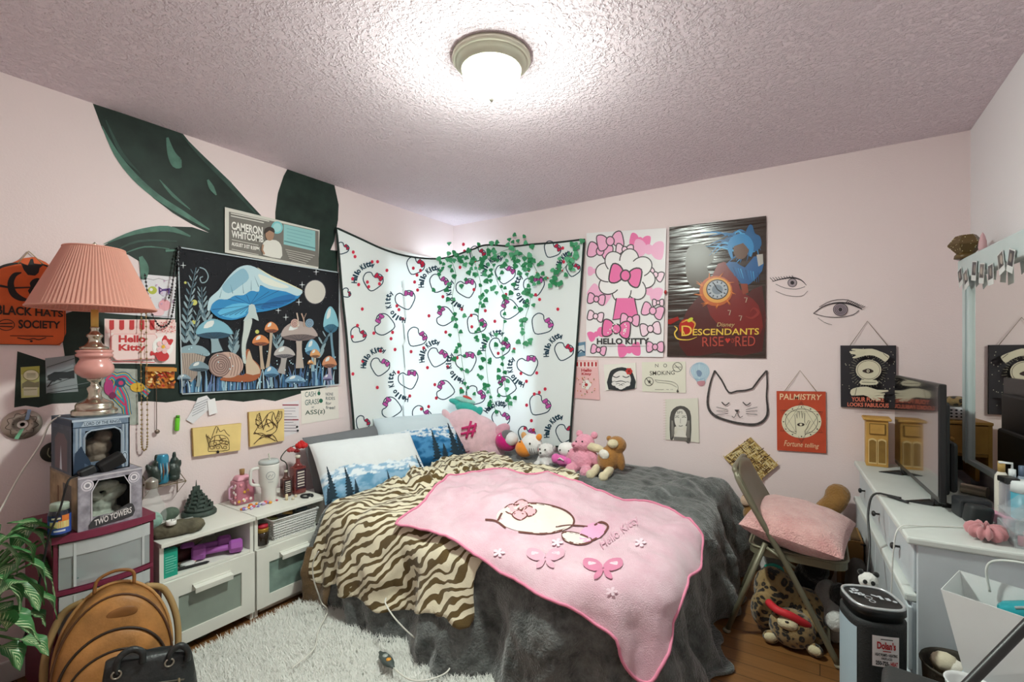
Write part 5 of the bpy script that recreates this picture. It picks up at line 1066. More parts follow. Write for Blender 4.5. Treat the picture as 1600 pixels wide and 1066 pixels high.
# ================================================================ LEFT SIDE FURNITURE AND THE THINGS ON IT
WM = mat('#e4e4dc', .4, var=.03, vs=6); WE = mat('#c4c4bb', .5)
CX = -2.325; CT = .504
FROST = mat('#8f9a90', .35, var=.12, vs=5); 
def cabinet(y0, y1, label, frost):
    t = thing('bedside_cabinet', ((CX+XL)/2, (y0+y1)/2, 0), label, 'cabinet', 'white bedside cabinets'); xb = XL+.014; mid = (y0+y1)/2; wd = y1-y0
    b = B(); b.box(((CX+xb)/2+.003, mid, CT-.009), (CX-xb+.006, wd, .018), WM, bev=.002)
    for y in (y0+.009, y1-.009): b.box(((CX+xb)/2-.008, y, (CT-.018)/2), (CX-xb-.016, .016, CT-.0185), WM)
    b.box((xb+.005, mid, .26), (.006, wd-.034, .44), WM); b.box(((CX+xb)/2-.008, mid, .338), (CX-xb-.02, wd-.034, .014), WM); b.box(((CX+xb)/2-.008, mid, .062), (CX-xb-.02, wd-.034, .014), WM)
    b.build('carcass', t)
    z0, z1 = .040, .332; d = thing('drawer', (CX, mid, z0), None, None); d.parent = t; d.location = V((CX, mid, z0))-world_loc(t)
    my = .066; zt, zb = z1-.075, z0+.055; xf = CX-.006; b = B()
    for (ya, yb_, za, zb_) in ((y0+.003, y1-.003, zt, z1), (y0+.003, y1-.003, z0, zb), (y0+.003, y0+my, zb, zt), (y1-my, y1-.003, zb, zt)): b.box((xf, (ya+yb_)/2, (za+zb_)/2), (.016, yb_-ya, zb_-za), WM)
    b.build('front_frame', d); b = B(); b.box((xf-.002, mid, (zt+zb)/2), (.005, wd-2*my, zt-zb), frost); b.build('frosted_panel', d)
    b = B(); b.box((CX+.016, mid, zt+.022), (.034, wd*.40, .006), WM, rot=(0, .25, 0), bev=.001); b.box((CX+.031, mid, zt+.010), (.006, wd*.40, .024), WM, rot=(0, .15, 0), bev=.001); b.box((CX+.006, mid, zt+.025), (.01, wd*.40, .012), WM); b.build('handle', d)
    return t
F2 = mat('#7f958c', .3, var=.25, vs=14)
cabinet(.868, 1.266, 'white cabinet with purple dumbbells on its open shelf, beside the maroon drawer tower', FROST)
cabinet(1.270, 1.668, 'white cabinet with a white basket on its open shelf, next to the bed', F2)
def at_top(px, py, z=CT): return P(px, py, Z=z+.0005)
def msc(p): return float(np.dot(np.array(p)-[0, 0, H], FW))/F       # metres per photo pixel at p
# --- maroon drawer tower
MAR = mat('#7d2c46', .45, spec=.5); MAR2 = mat('#6a2438', .5); TRN = mat('#cdd4d6', .35, alpha=.55, spec=.5); TRN2 = mat('#d3d8da', .3, alpha=.8)
ux0, ux1, uy0, uy1 = -2.69, -2.325, .535, .842
t = thing('drawer_tower', ((ux0+ux1)/2, (uy0+uy1)/2, 0), 'maroon plastic drawer tower with three cloudy drawers, beside the plant', 'drawers')
def bow_out(y): return .032*(1-((y-(uy0+uy1)/2)/((uy1-uy0)/2))**2)
b = B(); n = 14; outl = [(ux0, uy0-.006), (ux0, uy1+.006)]+[(ux1+.004+bow_out(uy1-(uy1-uy0)*k/n), uy1+.006-(uy1-uy0+.012)*k/n) for k in range(n+1)]
b.prism(list(reversed(outl)), lambda x, y, d: (x, y, d), .618, .645, MAR); b.build('lid', t)
b = B()
for y in (uy0+.006, uy1-.006): b.box(((ux0+ux1)/2, y, .309), (ux1-ux0, .012, .616), MAR2)
b.box((ux0+.005, (uy0+uy1)/2, .309), (.01, uy1-uy0-.025, .616), MAR2)
for z in (.434, .243, .03):
    outl = [(ux0+.011, uy0+.013), (ux0+.011, uy1-.013)]+[(ux1+bow_out(uy1-(uy1-uy0)*k/n)*.95, uy1-.001-(uy1-uy0-.002)*k/n) for k in range(n+1)]
    b.prism(list(reversed(outl)), lambda x, y, d: (x, y, d), z-.009, z+.006, MAR)
b.build('frame', t)
for k, (z0, z1) in enumerate(((.445, .612), (.254, .42), (.04, .23))):
    b = B()
    for j, (za, zb_, m, o_) in enumerate(((z0, z1-.05, TRN, 0), (z1-.05, z1, TRN2, .004))):
        b.grid(lambda u, v: (ux1-.004+o_+bow_out(uy0+.014+(uy1-uy0-.028)*u)*.85, uy0+.014+(uy1-uy0-.028)*u, za+(zb_-za)*v), 14, 2, m)
    for y in (uy0+.02, uy1-.02): b.box(((ux0+ux1)/2, y, (z0+z1)/2-.01), (ux1-ux0-.04, .003, z1-z0-.02), TRN2)
    for y in (uy0+.055, uy1-.04): b.box((ux1+bow_out(y)*.85-.001, y, (z0+z1)/2), (.004, .008, z1-z0-.006), TRN2)
    b.box(((ux0+ux1)/2, (uy0+uy1)/2, z0+.004), (ux1-ux0-.04, uy1-uy0-.04, .003), TRN2); b.box((ux0+.03, (uy0+uy1)/2, (z0+z1)/2-.02), (.003, uy1-uy0-.05, z1-z0-.04), TRN2)
    b.build('drawer', t)
b = B()      # clothes faintly seen in the top drawer
for k in range(9): b.ell((-2.36-.05*(k % 5), .60+.024*k, .475+.01*(k % 3)), (.05, .035, .025), mat(['#3f6a68', '#20484c', '#4a4a52', '#7b8d8c', '#c9b9b0'][k % 5], .9), nu=12, nv=8)
b.build('folded_clothes', None, None, 'pile of teal and grey clothes inside the top drawer of the maroon tower', 'clothes', kind='stuff')
# --- the two boxed statues
def window_box(name, x0, x1, y0, y1, z0, z1, cm, em, label, win, deco):
    """carton with a clear window in the front (+x) face; win = (u0,u1,v0,v1) in 0..1 of the face, v down"""
    t = thing(name, ((x0+x1)/2, (y0+y1)/2, z0), label, 'box', 'boxed statues'); th = .004; b = B(); W, Hh = y1-y0, z1-z0
    b.box(((x0+x1)/2, y0+th/2, (z0+z1)/2), (x1-x0, th, Hh), em); b.box(((x0+x1)/2, y1-th/2, (z0+z1)/2), (x1-x0, th, Hh), em); b.box((x0+th/2, (y0+y1)/2, (z0+z1)/2), (th, W-2*th, Hh-2*th), mat('#25282c', .8))
    b.box(((x0+x1)/2, (y0+y1)/2, z0+th/2), (x1-x0, W-2*th, th), em); b.box(((x0+x1)/2, (y0+y1)/2, z1-th/2), (x1-x0, W-2*th, th), cm)
    u0, u1, v0, v1 = win; X = x1-th/2
    for a0, a1, c0, c1 in ((0, 1, 0, v0), (0, 1, v1, 1), (0, u0, v0, v1), (u1, 1, v0, v1)): b.box((X, y0+W*(a0+a1)/2, z1-Hh*(c0+c1)/2), (th, W*(a1-a0), Hh*(c1-c0)), cm)
    fn = face((x1, y0, z1), (0, W, 0), (0, 0, -Hh)); a = Art(b, fn, .0003, .0002); deco(a)
    a2 = Art(b, face((x0, y0, z1), (x1-x0, 0, 0), (0, 0, -Hh)), .0003, .0002); deco(a2, True); b.build('carton', t)
    b = B(); b.box((x1-th-.001, y0+W*(u0+u1)/2, z1-Hh*(v0+v1)/2), (.001, W*(u1-u0)+.006, Hh*(v1-v0)+.006), mat('#16181a', .08, alpha=.10, spec=.7)); b.build('film', t)
    return t
SL = mat('#6f8196', .6, var=.3, vs=30); SLD = mat('#34465a', .6); SLL = mat('#b3c1cf', .6)
def deco_a(a, side=False):
    if side:
        a.rect(.02, .02, .98, .12, SLD); a.rect(.1, .2, .9, .95, mat('#48525e', .6)); a.poly([(.2,.95),(.2,.4),(.35,.28),(.65,.28),(.8,.4),(.8,.95)], mat('#6b5b60', .6)); a.poly([(.45,.95),(.5,.5),(.56,.95)], mat('#c6cdd6')); return
    a.rect(.0, .0, 1, .04, SLL); a.line([(0,.145),(1,.145)], .015, SLD)
    a.poly([(.2,.05),(.8,.05),(.85,.135),(.15,.135)], SLL); a.text('LORD OF THE RINGS', (.2,.062,.82,.122), SLD, bold=.02)
    for x in (.06, .12, .86, .92): a.rect(x, .16, x+.03, .98, SLL); a.rect(x+.008, .16, x+.014, .98, SLD)
    a.line([(.2,.95),(.2,.34),(.24,.26),(.32,.22),(.72,.2),(.82,.26),(.85,.34),(.85,.95)], .03, SLL); a.line([(.2,.9),(.2,.34),(.24,.27),(.32,.23),(.72,.21),(.82,.27),(.85,.34),(.85,.9)], .008, SLD)
    a.poly([(.02,.98),(.05,.6),(.15,.48),(.2,.6),(.3,.78),(.34,.98)], mat('#26384f')); a.ell(.9, .78, .06, .1, SLL); a.ring(.9, .78, .04, .07, .012, SLD)
    a.poly([(.2,.8),(.35,.9),(.7,.92),(.85,.82),(.85,.98),(.2,.98)], mat('#4d6179'))
BX1 = window_box('statue_box', -2.60, -2.352, .592, .770, .8485, 1.058, SL, mat('#515a68', .6, var=.3, vs=20), 'blue grey boxed statue under the lamp reading LORD OF THE RINGS', (.22, .84, .22, .80), deco_a)
ST = mat('#99949f', .6, var=.35, vs=40); STD = mat('#3e3c40', .6)
def deco_b(a, side=False):
    if side: a.rect(.03, .06, .97, .94, mat('#a0896c', .7, var=.3, vs=25)); a.rect(.3, .3, .36, .9, mat('#6b4a32')); a.rect(.5, .2, .8, .85, mat('#5a544f')); return
    for x in (.14, .86):
        for r_, m in ((.095, mat('#d4ccd6')), (.075, ST), (.06, mat('#e6e0e6')), (.035, mat('#8d8892'))): a.ell(x, .17, r_, r_*1.1, m)
    a.line([(0,.02),(1,.02)], .03, mat('#c9c4cc')); a.line([(.2,.92),(.2,.3),(.3,.1),(.7,.1),(.8,.3),(.8,.92)], .02, mat('#c9c4cc'))
    a.poly([(.16,.98),(.2,.84),(.3,.78),(.42,.8),(.6,.74),(.78,.66),(.86,.74),(.84,.92),(.5,.96)], STD, sm=2); a.text('TWO TOWERS', [(.24,.84),(.82,.74),(.82,.86),(.24,.95)], mat('#e2dcdc'), bold=.02); a.text('THE LORD OF THE RINGS', [(.32,.80),(.74,.73),(.74,.755),(.32,.83)], mat('#cfc9c9'), bold=.01)
BX2 = window_box('statue_box', -2.64, -2.305, .597, .796, .6455, .8475, ST, mat('#8a7b6b', .7, var=.3, vs=20), 'silver grey boxed statue under the blue one reading TWO TOWERS', (.2, .8, .1, .78), deco_b)
DST = mat('#4a4f4c', .45, var=.3, vs=30)
def statuette(name, c, parts, label, m=DST, vox=.004, cat='figurine', group=None):
    b = B()
    for p, r, rt in parts: b.ell(V(c)+V(p), r, m, rt, 16, 10)
    return remesh(b.build(name, None, c, label, cat, group), vox, 2, .004, .01)
statuette('figurine', (-2.45, .69, .856), [((0,0,.03),(.05,.045,.035),None), ((.01,0,.075),(.04,.05,.045),(.3,0,0)), ((.03,.015,.12),(.03,.03,.03),None), ((0,-.04,.09),(.02,.03,.02),None)], 'dark hunched figure behind the window of the blue grey box', mat('#9a8a7a', .5, var=.3, vs=30))
statuette('figurine', (-2.42, .70, .6535), [((0,0,.02),(.06,.065,.022),None), ((0,0,.05),(.05,.05,.04),(.4,0,0)), ((.02,.03,.09),(.04,.05,.025),(.5,0,0)), ((.02,-.04,.10),(.03,.04,.02),(-.6,0,0)), ((.03,0,.13),(.025,.05,.02),None)], 'grey green rearing figure behind the window of the silver box', mat('#d3dccd', .4, var=.4, vs=25))
# --- lamp
LXY = (-2.455, .688); lz = 1.0585; k_ = 1/1400
SILV = mat('#c6bfae', .22, metal=.95); PKC = mat('#d99a92', .25, coat=.5); t = thing('table_lamp', (*LXY, lz), 'table lamp with pleated pink shade and pink ceramic and silver base, on the stacked boxes', 'lamp')
kr = k_/1.28
def prof(l): return [(r*kr, (985-y)*k_) for r, y in l]
b = B(); b.lathe((*LXY, lz), prof([(0,985),(128,985),(130,975),(130,955),(122,948),(108,945),(108,925),(100,912),(85,905),(60,895),(40,880),(36,860),(44,840),(44,828),(26,815),(22,800),(40,788),(48,776)]), SILV, 40)
b.build('base', t); b = B(); b.lathe((*LXY, lz), prof([(0,616),(82,614),(84,600),(60,592),(40,575),(34,560),(36,548),(46,540),(46,530),(30,520),(22,505),(26,492),(26,486),(0,486)]), SILV, 36); b.build('neck', t)
b = B(); b.lathe((*LXY, lz), prof([(45,776),(70,770),(105,745),(112,725),(108,705),(90,680),(82,668),(88,658),(104,652),(106,640),(98,636),(98,630),(106,626),(106,618),(84,615)]), PKC, 40); b.build('ceramic_body', t)
b = B(); b.lathe((*LXY, lz), prof([(0,486),(22,486),(22,388),(0,388)]), mat('#e2bb62', .5), 20); b.build('candle_tube', t)
b = B(); N = 176; SHD = mat('#efb9a8', .85, transl=.35); pr = [(357,380),(350,372),(300,280),(250,190),(205,110),(172,50),(170,44)]
b.open_lathe((*LXY, lz), prof(pr), SHD, N, ripple=(.012,)); o = b.build('lamp_shade', t); solid(o, .002)
TRP = mat('#e0a08f', .8)
for r_, y in ((358, 380), (171, 46)): b = B(); b.tube([V((LXY[0]+r_*kr*cos(a_), LXY[1]+r_*kr*sin(a_), lz+(985-y)*k_)) for a_ in [2*pi*i/48 for i in range(48)]], .004, TRP, n=6, closed=True); b.build('shade_trim', t)
b = B(); c = V((*LXY, lz+(985-60)*k_)); b.tube([c+V((0, -.05*cos(a_)*1.0, .0+.0))+V((0, 0, -.17+.17*sin(a_))) for a_ in [pi*i/12 for i in range(13)]], .002, SILV, 6); b.lathe(c, [(0,0),(.006,0),(.008,.012),(.004,.02),(.008,.03),(0,.04)], SILV, 14)
for a_ in (0, 2.09, 4.19): b.tube([c, c+V((.09*cos(a_), .09*sin(a_), .006))], .0018, SILV, 5)
b.build('harp', t)
b = B(); pts = [(-2.52,.60,1.062),(-2.55,.575,1.03),(-2.56,.55,.95),(-2.57,.50,.85),(-2.56,.44,.72),(-2.55,.38,.62),(-2.56,.33,.45)]; b.tube(smooth_pts(pts, 6), .0032, mat('#e3dfd8', .5), 8); b.build('power_cord', t)
# --- black adapter with its cord
b = B(); c = V((-2.335, .705, .8805)); t = thing('power_adapter', (c.x, c.y, .848), 'black power adapter with cord lying against the upper statue box', 'adapter')
b.box(c, (.034, .085, .05), BLACK, rot=(.5, .25, .1), bev=.008); b.box(c+V((.006, -.075, -.018)), (.03, .05, .03), mat('#26282a', .4), rot=(.35, 0, .1), bev=.006); b.build('body', t)
b = B(); b.tube(smooth_pts([(-2.325,.60,.852),(-2.30,.575,.852),(-2.285,.56,.83),(-2.292,.545,.75),(-2.29,.515,.66),(-2.30,.50,.55),(-2.32,.48,.4),(-2.36,.45,.25)], 6), .0035, BLACK, 8); b.build('cord', t)
# --- supplement jar
q = P(93, 836, Z=.6455); t = thing('supplement_jar', q, 'dark blue supplement jar with orange and yellow label on the maroon tower', 'jar'); s_ = msc(q); r_ = 13.5*s_; h_ = 46*s_
b = B(); b.lathe(q, [(0,0),(r_*.95,0),(r_,.004),(r_,h_*.78),(r_*.8,h_*.9),(r_*.8,h_*.92),(0,h_*.92)], mat('#1d2233', .2, spec=.6), 28); b.build('body', t)
b = B(); b.lathe(q, [(r_*.86,h_*.86),(r_*.86,h_*1.06),(r_*.8,h_*1.09),(0,h_*1.09)], mat('#aab8ab', .5), 28); b.build('lid', t)
fdir = atan2(-q.y, -q.x)
b = B()
for (a0, a1, z0, z1, m) in ((-1.4,1.4,.1,.72,'#3a57a8'), (-.1,.9,.32,.72,'#dd7a36'), (-.9,.9,.30,.52,'#d9c987'), (-1.2,.2,.55,.72,'#1d2a52'), (-.5,.5,.18,.24,'#dfe2ee'), (-.7,.1,.6,.66,'#e3dcc2')):
    k = (len(b.f))*1e-5; b.grid(lambda u, v: (q.x+(r_+.0006+k)*cos(fdir+a0+(a1-a0)*u), q.y+(r_+.0006+k)*sin(fdir+a0+(a1-a0)*u), q.z+h_*(z0+(z1-z0)*v)), 10, 1, mat(m, .4))
b.build('paper_label', t)
# --- wire shelf with figures and can
SW = mat('#8d7b60', .4, metal=.7); wy0, wy1, wz = P(214, 764, X=XL).y+.02, P(287, 752, X=XL).y-.03, P(287, 752, X=-2.62).z
t = thing('wire_shelf', (XL+.06, (wy0+wy1)/2, wz), 'small brass wire shelf on the wall holding dark figures and a can', 'shelf'); b = B()
for x in (XL+.004, XL+.035, XL+.065, XL+.1): b.tube([(x, wy0, wz), (x, wy1, wz)], .0025, SW, 6)
for y in (wy0, wy1): b.tube([(XL+.004, y, wz), (XL+.1, y, wz), (XL+.006, y, wz-.07), (XL+.004, y, wz+.045), (XL+.1, y, wz)], .002, SW, 6)
b.build('wire', t); Z_ = wz+.0035
def bust(y, label, cat='figurine'):
    statuette('figurine', (XL+.055, y, Z_), [((0,0,.018),(.03,.028,.02),None), ((0,0,.05),(.028,.03,.045),(.25,0,0)), ((0,.005,.095),(.018,.018,.022),None), ((0,-.022,.07),(.012,.013,.035),(.4,0,0)), ((0,.02,.07),(.011,.012,.03),(-.4,0,0)), ((0,.004,.125),(.009,.009,.018),None)], label, mat('#2c3a35', .4, spec=.6), .004, cat, 'dark figures on the wire shelf')
bust(wy1-.038, 'dark green draped figurine at the right end of the wire shelf, its head raised'); bust(wy0+.034, 'dark green figurine at the left end of the wire shelf, beside the blue can')
q = V((XL+.055, (wy0+wy1)/2-.012, Z_)); t = thing('drink_can', q, 'tall blue drink can standing between the figures on the wire shelf', 'can'); b = B(); b.lathe(q, [(0,.0),(.023,0),(.027,.008),(.027,.125),(.023,.135),(.022,.137),(0,.134)], mat('#3d8fb0', .3, metal=.3), 28)
b.build('body', t); b = B()
for k in range(7): a_ = -.9+k*.33; b.tube([(q.x+.0274*cos(a_), q.y+.0274*sin(a_), q.z+.02+.02*(k % 2)), (q.x+.0276*cos(a_+.12), q.y+.0276*sin(a_+.12), q.z+.06), (q.x+.0274*cos(a_), q.y+.0274*sin(a_), q.z+.10)], [.001,.004,.001], mat(['#1d3b57','#9ec7d6','#8a5a3c'][k % 3], .4), 6)
b.build('printed_bands', t)
b = B(); b.ell(V((-2.63, 1.02, CT+.0295)), (.03,.04,.03), mat('#5b6a5d', .8, var=.3, vs=40), nu=16, nv=10); b.build('stone', None, None, 'rounded grey green stone under the wire shelf behind the clear box', 'stone')
# --- things on the first cabinet
ROCK = mat('#5b5646', .85, var=.45, vs=18, bump=.6, bs=45)
q = V((-2.40, .955, CT)); t = None; b = B(); b.ell(q+V((0,0,.028)), (.055,.088,.034), ROCK, (0,0,-.25), 40, 24); b.ell(q+V((.02,.055,.026)), (.045,.05,.03), ROCK, None, 30, 18); b.ell(q+V((-.01,-.05,.024)), (.04,.045,.028), ROCK, None, 30, 18)
remesh(b.build('rock', None, q, 'mottled brown rock with a tea light on it, on the first white cabinet', 'rock'), .005, 2, .012, .03)
q = V((-2.372, .925, CT+.058)); t = thing('tea_light', q, 'white tea light candle resting on the brown rock', 'candle'); b = B(); b.lathe(q, [(0,0),(.018,0),(.019,.002),(.019,.017),(.017,.018),(.0165,.014),(0,.014)], mat('#e9e7e2', .4), 24); b.build('cup', t); b = B(); b.cyl(q+V((0,0,.014)), q+V((.001,0,.024)), .0012, BLACK, 6); b.build('wick', t)
CL = mat('#eef4f2', .05, alpha=.22, spec=.8)
q = V((-2.52, .905, CT)); t = thing('bulb_bottle', q, 'light bulb shaped glass bottle with metal screw cap behind the rock', 'bottle'); b = B(); b.lathe(q, [(r*1.1, z*1.42) for r, z in [(.0,0),(.032,.0),(.046,.022),(.052,.05),(.046,.08),(.031,.105),(.021,.125),(.019,.142)]], CL, 36); b.build('glass', t)
b = B(); b.lathe(q, [(.023,.198)]+[(.0232+.0024*(k % 2), .200+.004*k) for k in range(9)]+[(.016,.238),(.006,.246),(0,.247)], mat('#b9b6ae', .3, metal=.8), 24); b.build('screw_cap', t)
b = B(); b.ell(q+V((0,0,.05)), (.042,.042,.04), mat('#7fb09f', .5, var=.4, vs=60), nu=18, nv=10); b.build('filling', t)
q = V((-2.47, 1.02, CT)); b = B(); b.box(q+V((0,0,.017)), (.035,.07,.034), mat('#e8edeb', .1, alpha=.45, spec=.7), rot=(0,0,-.2), bev=.004); b.box(q+V((0,0,.012)), (.028,.06,.018), mat('#c9cdc6', .4), rot=(0,0,-.2), bev=.003); b.build('plastic_box', None, q, 'small clear plastic box behind the brown rock', 'box')
q = V((-2.60, 1.135, CT)); t = thing('castle_model', q, 'dark green castle model on a round base on the first white cabinet', 'model'); CM_ = mat('#3e4b45', .6, var=.35, vs=50); b = B(); b.lathe(q, [(0,0),(.075,0),(.076,.012),(.070,.022),(0,.022)], CM_, 36); b.build('base', t); b = B()
for k, (r_, z_) in enumerate(((.062,.022),(.052,.036),(.042,.052),(.032,.068),(.022,.084))):
    b.lathe(q+V((-.008*k,0,z_)), [(0,0),(r_,0),(r_*.97,.016),(0,.017)], CM_, 26)
    for j in range(9-k): a_ = j*6.28/(9-k)+k*.3; b.box(q+V((-.008*k+r_*.9*cos(a_), r_*.9*sin(a_), z_+.020)), (.010,.010,.016), CM_)
b.box(q+V((-.03,0,.115)), (.012,.03,.04), CM_); b.cyl(q+V((-.03,0,.13)), q+V((-.03,0,.165)), .004, CM_, 8, .001); b.build('tiers', t)
# teal box, dumbbells and clutter on the open shelf (shelf top z = .345)
SZ = .3455
def d_box(b_, fn, m):
    a = Art(b_, fn, .0003); [a.line([(.1,.25+.09*k),(.9 if k % 3 else .7,.25+.09*k)], .03, m) for k in range(7)]
q = V((-2.36, .913, SZ)); b = B(); b.box(q+V((0,0,.058)), (.03,.052,.116), mat('#23a68d', .45), rot=(0,0,0), bev=.001); d_box(b, face((q.x+.015, q.y-.026, q.z+.116), (0,.052,0), (0,0,-.116)), mat('#7fd6c4')); b.build('medicine_box', None, q, 'teal green carton standing at the left end of the first cabinet shelf', 'box')
DBP = mat('#a458ad', .5, spec=.5)
def dumbbell(c, yaw, label):
    c = V(c); d = V((cos(yaw), sin(yaw), 0)); t = thing('dumbbell', (c.x, c.y, SZ), label, 'dumbbell', 'purple dumbbells'); b = B(); b.cyl(c-d*.06, c+d*.06, .014, DBP, 16); b.build('handle', t)
    for s_ in (-1, 1):
        b = B(); q_ = d.to_track_quat('Z', 'Y').to_euler(); p = c+d*s_*.075; b.lathe(p, [(0,-.028),(.025,-.028),(.033,-.02),(.033,.02),(.025,.028),(0,.028)], DBP, 8, rot=tuple(q_), ripple=(0,)); b.build('head', t)
dumbbell((-2.395, 1.125, SZ+.0325), 1.15, 'purple dumbbell at the front edge of the cabinet shelf'); dumbbell((-2.485, 1.115, SZ+.0325), 1.25, 'purple dumbbell lying behind the front one on the cabinet shelf')
b = B(); b.box((-2.50, 1.01, SZ+.0255), (.09,.13,.05), mat('#4a1f22', .6), rot=(0,.1,.2), bev=.02, seg=3); b.build('pouch', None, None, 'dark red pouch on the first cabinet shelf behind the pens', 'pouch')
b = B(); b.box((-2.59, .95, SZ+.05), (.06,.09,.095), mat('#3f4f70', .7), bev=.02, seg=3); b.build('bag', None, None, 'small navy bag at the back of the first cabinet shelf', 'bag')
b = B(); b.ell((-2.61, 1.08, SZ+.06), (.05,.09,.058), mat('#cbb7a8', .3, alpha=.6, bump=.5, bs=30), nu=24, nv=14); b.build('plastic_bag', None, None, 'crumpled clear plastic bag at the back of the first cabinet shelf', 'bag')
b = B(); b.lathe((-2.40, 1.0, SZ), [(0,0),(.026,0),(.028,.003),(.028,.014),(.024,.017),(0,.017)], mat('#dcdcdc', .4), 26); b.build('pill_case', None, None, 'round white case in front of the red pouch', 'case')
for k, (x, y, an, m, lb) in enumerate(((-2.365,1.01,1.35,'#1d1d1f','black pen along the front edge of the first cabinet shelf'),(-2.435,.985,1.1,'#d9b79a','tan brush handle resting before the red pouch'),(-2.38,.965,1.7,'#33302e','short dark pencil beside the teal carton'))):
    d = V((cos(an), sin(an), 0)); c = V((x, y, SZ+.0065)); b = B(); b.cyl(c-d*.055, c+d*.05, .006, m, 10); b.cyl(c+d*.05, c+d*.062, .006, m, 10, .001); b.build('pen', None, None, lb, 'pen')
# basket, jar and small things on the second shelf
t = thing('basket', (-2.46, 1.475, SZ), 'white plastic lattice basket on the open shelf of the cabinet by the bed', 'basket'); b = B(); bx, by, bz = (-2.60, -2.345), (1.375, 1.60), SZ; BWH = mat('#e4e4e2', .5)
nr, hB = 7, .105
for k in range(nr+1):
    z = bz+.004+k*(hB-.01)/nr; e = .014*k/nr
    for p0, p1 in (((bx[1]+e,by[0]-e),(bx[1]+e,by[1]+e)), ((bx[0]-e,by[0]-e),(bx[1]+e,by[0]-e)), ((bx[0]-e,by[1]+e),(bx[1]+e,by[1]+e)), ((bx[0]-e,by[0]-e),(bx[0]-e,by[1]+e))): b.box(((p0[0]+p1[0])/2,(p0[1]+p1[1])/2,z), (max(.003,abs(p1[0]-p0[0])), max(.003,abs(p1[1]-p0[1])), .008), BWH)
for k in range(19):
    y = by[0]+(by[1]-by[0])*k/18
    b.tube([(bx[1], y, bz+.003), (bx[1]+.014, y, bz+hB-.003)], .0022, BWH, 4)
    if k < 16: x = bx[0]+(bx[1]-bx[0])*k/15; [b.tube([(x, yy, bz+.003), (x, yy+sg*.014, bz+hB-.003)], .0022, BWH, 4) for yy, sg in ((by[0], -1), (by[1], 1))]
b.box(((bx[0]+bx[1])/2,(by[0]+by[1])/2,bz+.003), (bx[1]-bx[0],by[1]-by[0],.004), BWH); b.build('lattice', t)
b = B(); rim = [(bx[1]+.016,by[0]-.016),(bx[1]+.016,by[1]+.016),(bx[0]-.016,by[1]+.016),(bx[0]-.016,by[0]-.016)]; b.tube([(*p, bz+hB) for p in rim], .006, BWH, 6, closed=True); b.build('rim', t)
for k in range(12): b = B(); c_ = (-2.40-.03*(k % 5), 1.395+.017*k, SZ+.098+.004*(k % 3)); b.box(c_, (.05,.032,.012), mat(['#8d8f5a','#4a3b33','#d9a7b0','#cfc9b5','#5d6b73','#b08d4f'][k % 6], .6), rot=(R.uniform(-.4,.4), R.uniform(-.3,.3), R.uniform(0,3)), bev=.004); b.build('trinket', None, None, 'small oddment heaped in the white basket', 'trinket', 'oddments in the white basket')
q = V((-2.352, 1.318, SZ)); t = thing('jar', q, 'small dark glass jar with gold lid at the left of the white basket', 'jar'); b = B(); b.lathe(q, [(0,0),(.026,0),(.029,.004),(.029,.058),(.024,.066),(0,.066)], mat('#2e241c', .12, spec=.7), 26); b.build('glass', t); b = B(); b.lathe(q, [(.027,.064),(.028,.082),(.025,.084),(0,.084)], mat('#b08a3c', .35, metal=.6), 26); b.build('lid', t)
b = B(); b.lathe((q.x, q.y, q.z+.0845), [(0,0),(.024,0),(.024,.014),(0,.016)], mat('#b3283a', .5), 20); b.build('tin', None, None, 'flat red tin on top of the dark jar', 'tin')
d = V((.6,.8,0)); c = V((-2.352, 1.632, SZ+.006)); b = B(); b.cyl(c-V((0,.012,0)), c+V((.0,.02,0)), .006, BLACK, 10); b.cyl(c+V((0,.02,0)), c+V((0,.027,0)), .006, BLACK, 10, .001); b.build('marker_pen', None, None, 'black marker at the right end of the second cabinet shelf', 'pen')
# --- on the second cabinet top
q = V((-2.60, 1.345, CT)); t = thing('lantern', q, 'pink glass lantern box with pale dots and a cork stopper, left of the white tumbler', 'lantern'); PG = mat('#cf8094', .2, alpha=.75, spec=.6); b = B(); b.box(q+V((0,0,.062)), (.085,.095,.124), PG, bev=.012, seg=3, taper=.96); b.build('body', t)
b = B(); b.box(q+V((0,0,.137)), (.07,.08,.026), mat('#e2a2b4', .4), bev=.008, seg=3, taper=.7); b.build('cap', t); b = B(); b.lathe(q+V((0,0,.15)), [(0,0),(.011,0),(.013,.03),(0,.032)], mat('#a07c52', .8), 14); b.build('stopper', t); b = B()
for k in range(20): sd = k % 2; b.ell(q+(V((.0445, R.uniform(-.04,.04), R.uniform(.012,.112))) if sd else V((R.uniform(-.035,.035), -.048, R.uniform(.012,.112)))), (.004 if sd else .008,.008 if sd else .004,.008), mat(R.choice(['#f3d9dc','#e8b14a','#f0e6e0','#e89aa6']), .4), nu=10, nv=6)
b.build('dots', t)
for s_ in (-1, 1): b = B(); b.tube([q+V((0,s_*.048,.10)), q+V((0,s_*.066,.09)), q+V((0,s_*.066,.04)), q+V((0,s_*.048,.03))], .005, mat('#d9a9c4', .3), 8); b.build('handle', t)
q = V((-2.50, 1.435, CT)); t = thing('tumbler', q, 'tall white tumbler with handle and round emblem on the second white cabinet', 'cup'); TW = mat('#dedcd8', .35); b = B(); b.lathe(q, [(0,0),(.034,0),(.036,.004),(.037,.075),(.049,.10),(.052,.20),(.050,.206),(.044,.206),(0,.206)], TW, 40); b.build('body', t)
b = B(); b.lathe(q+V((0,0,.2065)), [(0,0),(.051,0),(.051,.012),(.044,.020),(0,.021)], mat('#c9d0d0', .25, alpha=.8), 36); b.cyl(q+V((.01,.0,.222)), q+V((.012,-.008,.262)), .004, mat('#d9d6cc', .4), 10); b.build('lid', t)
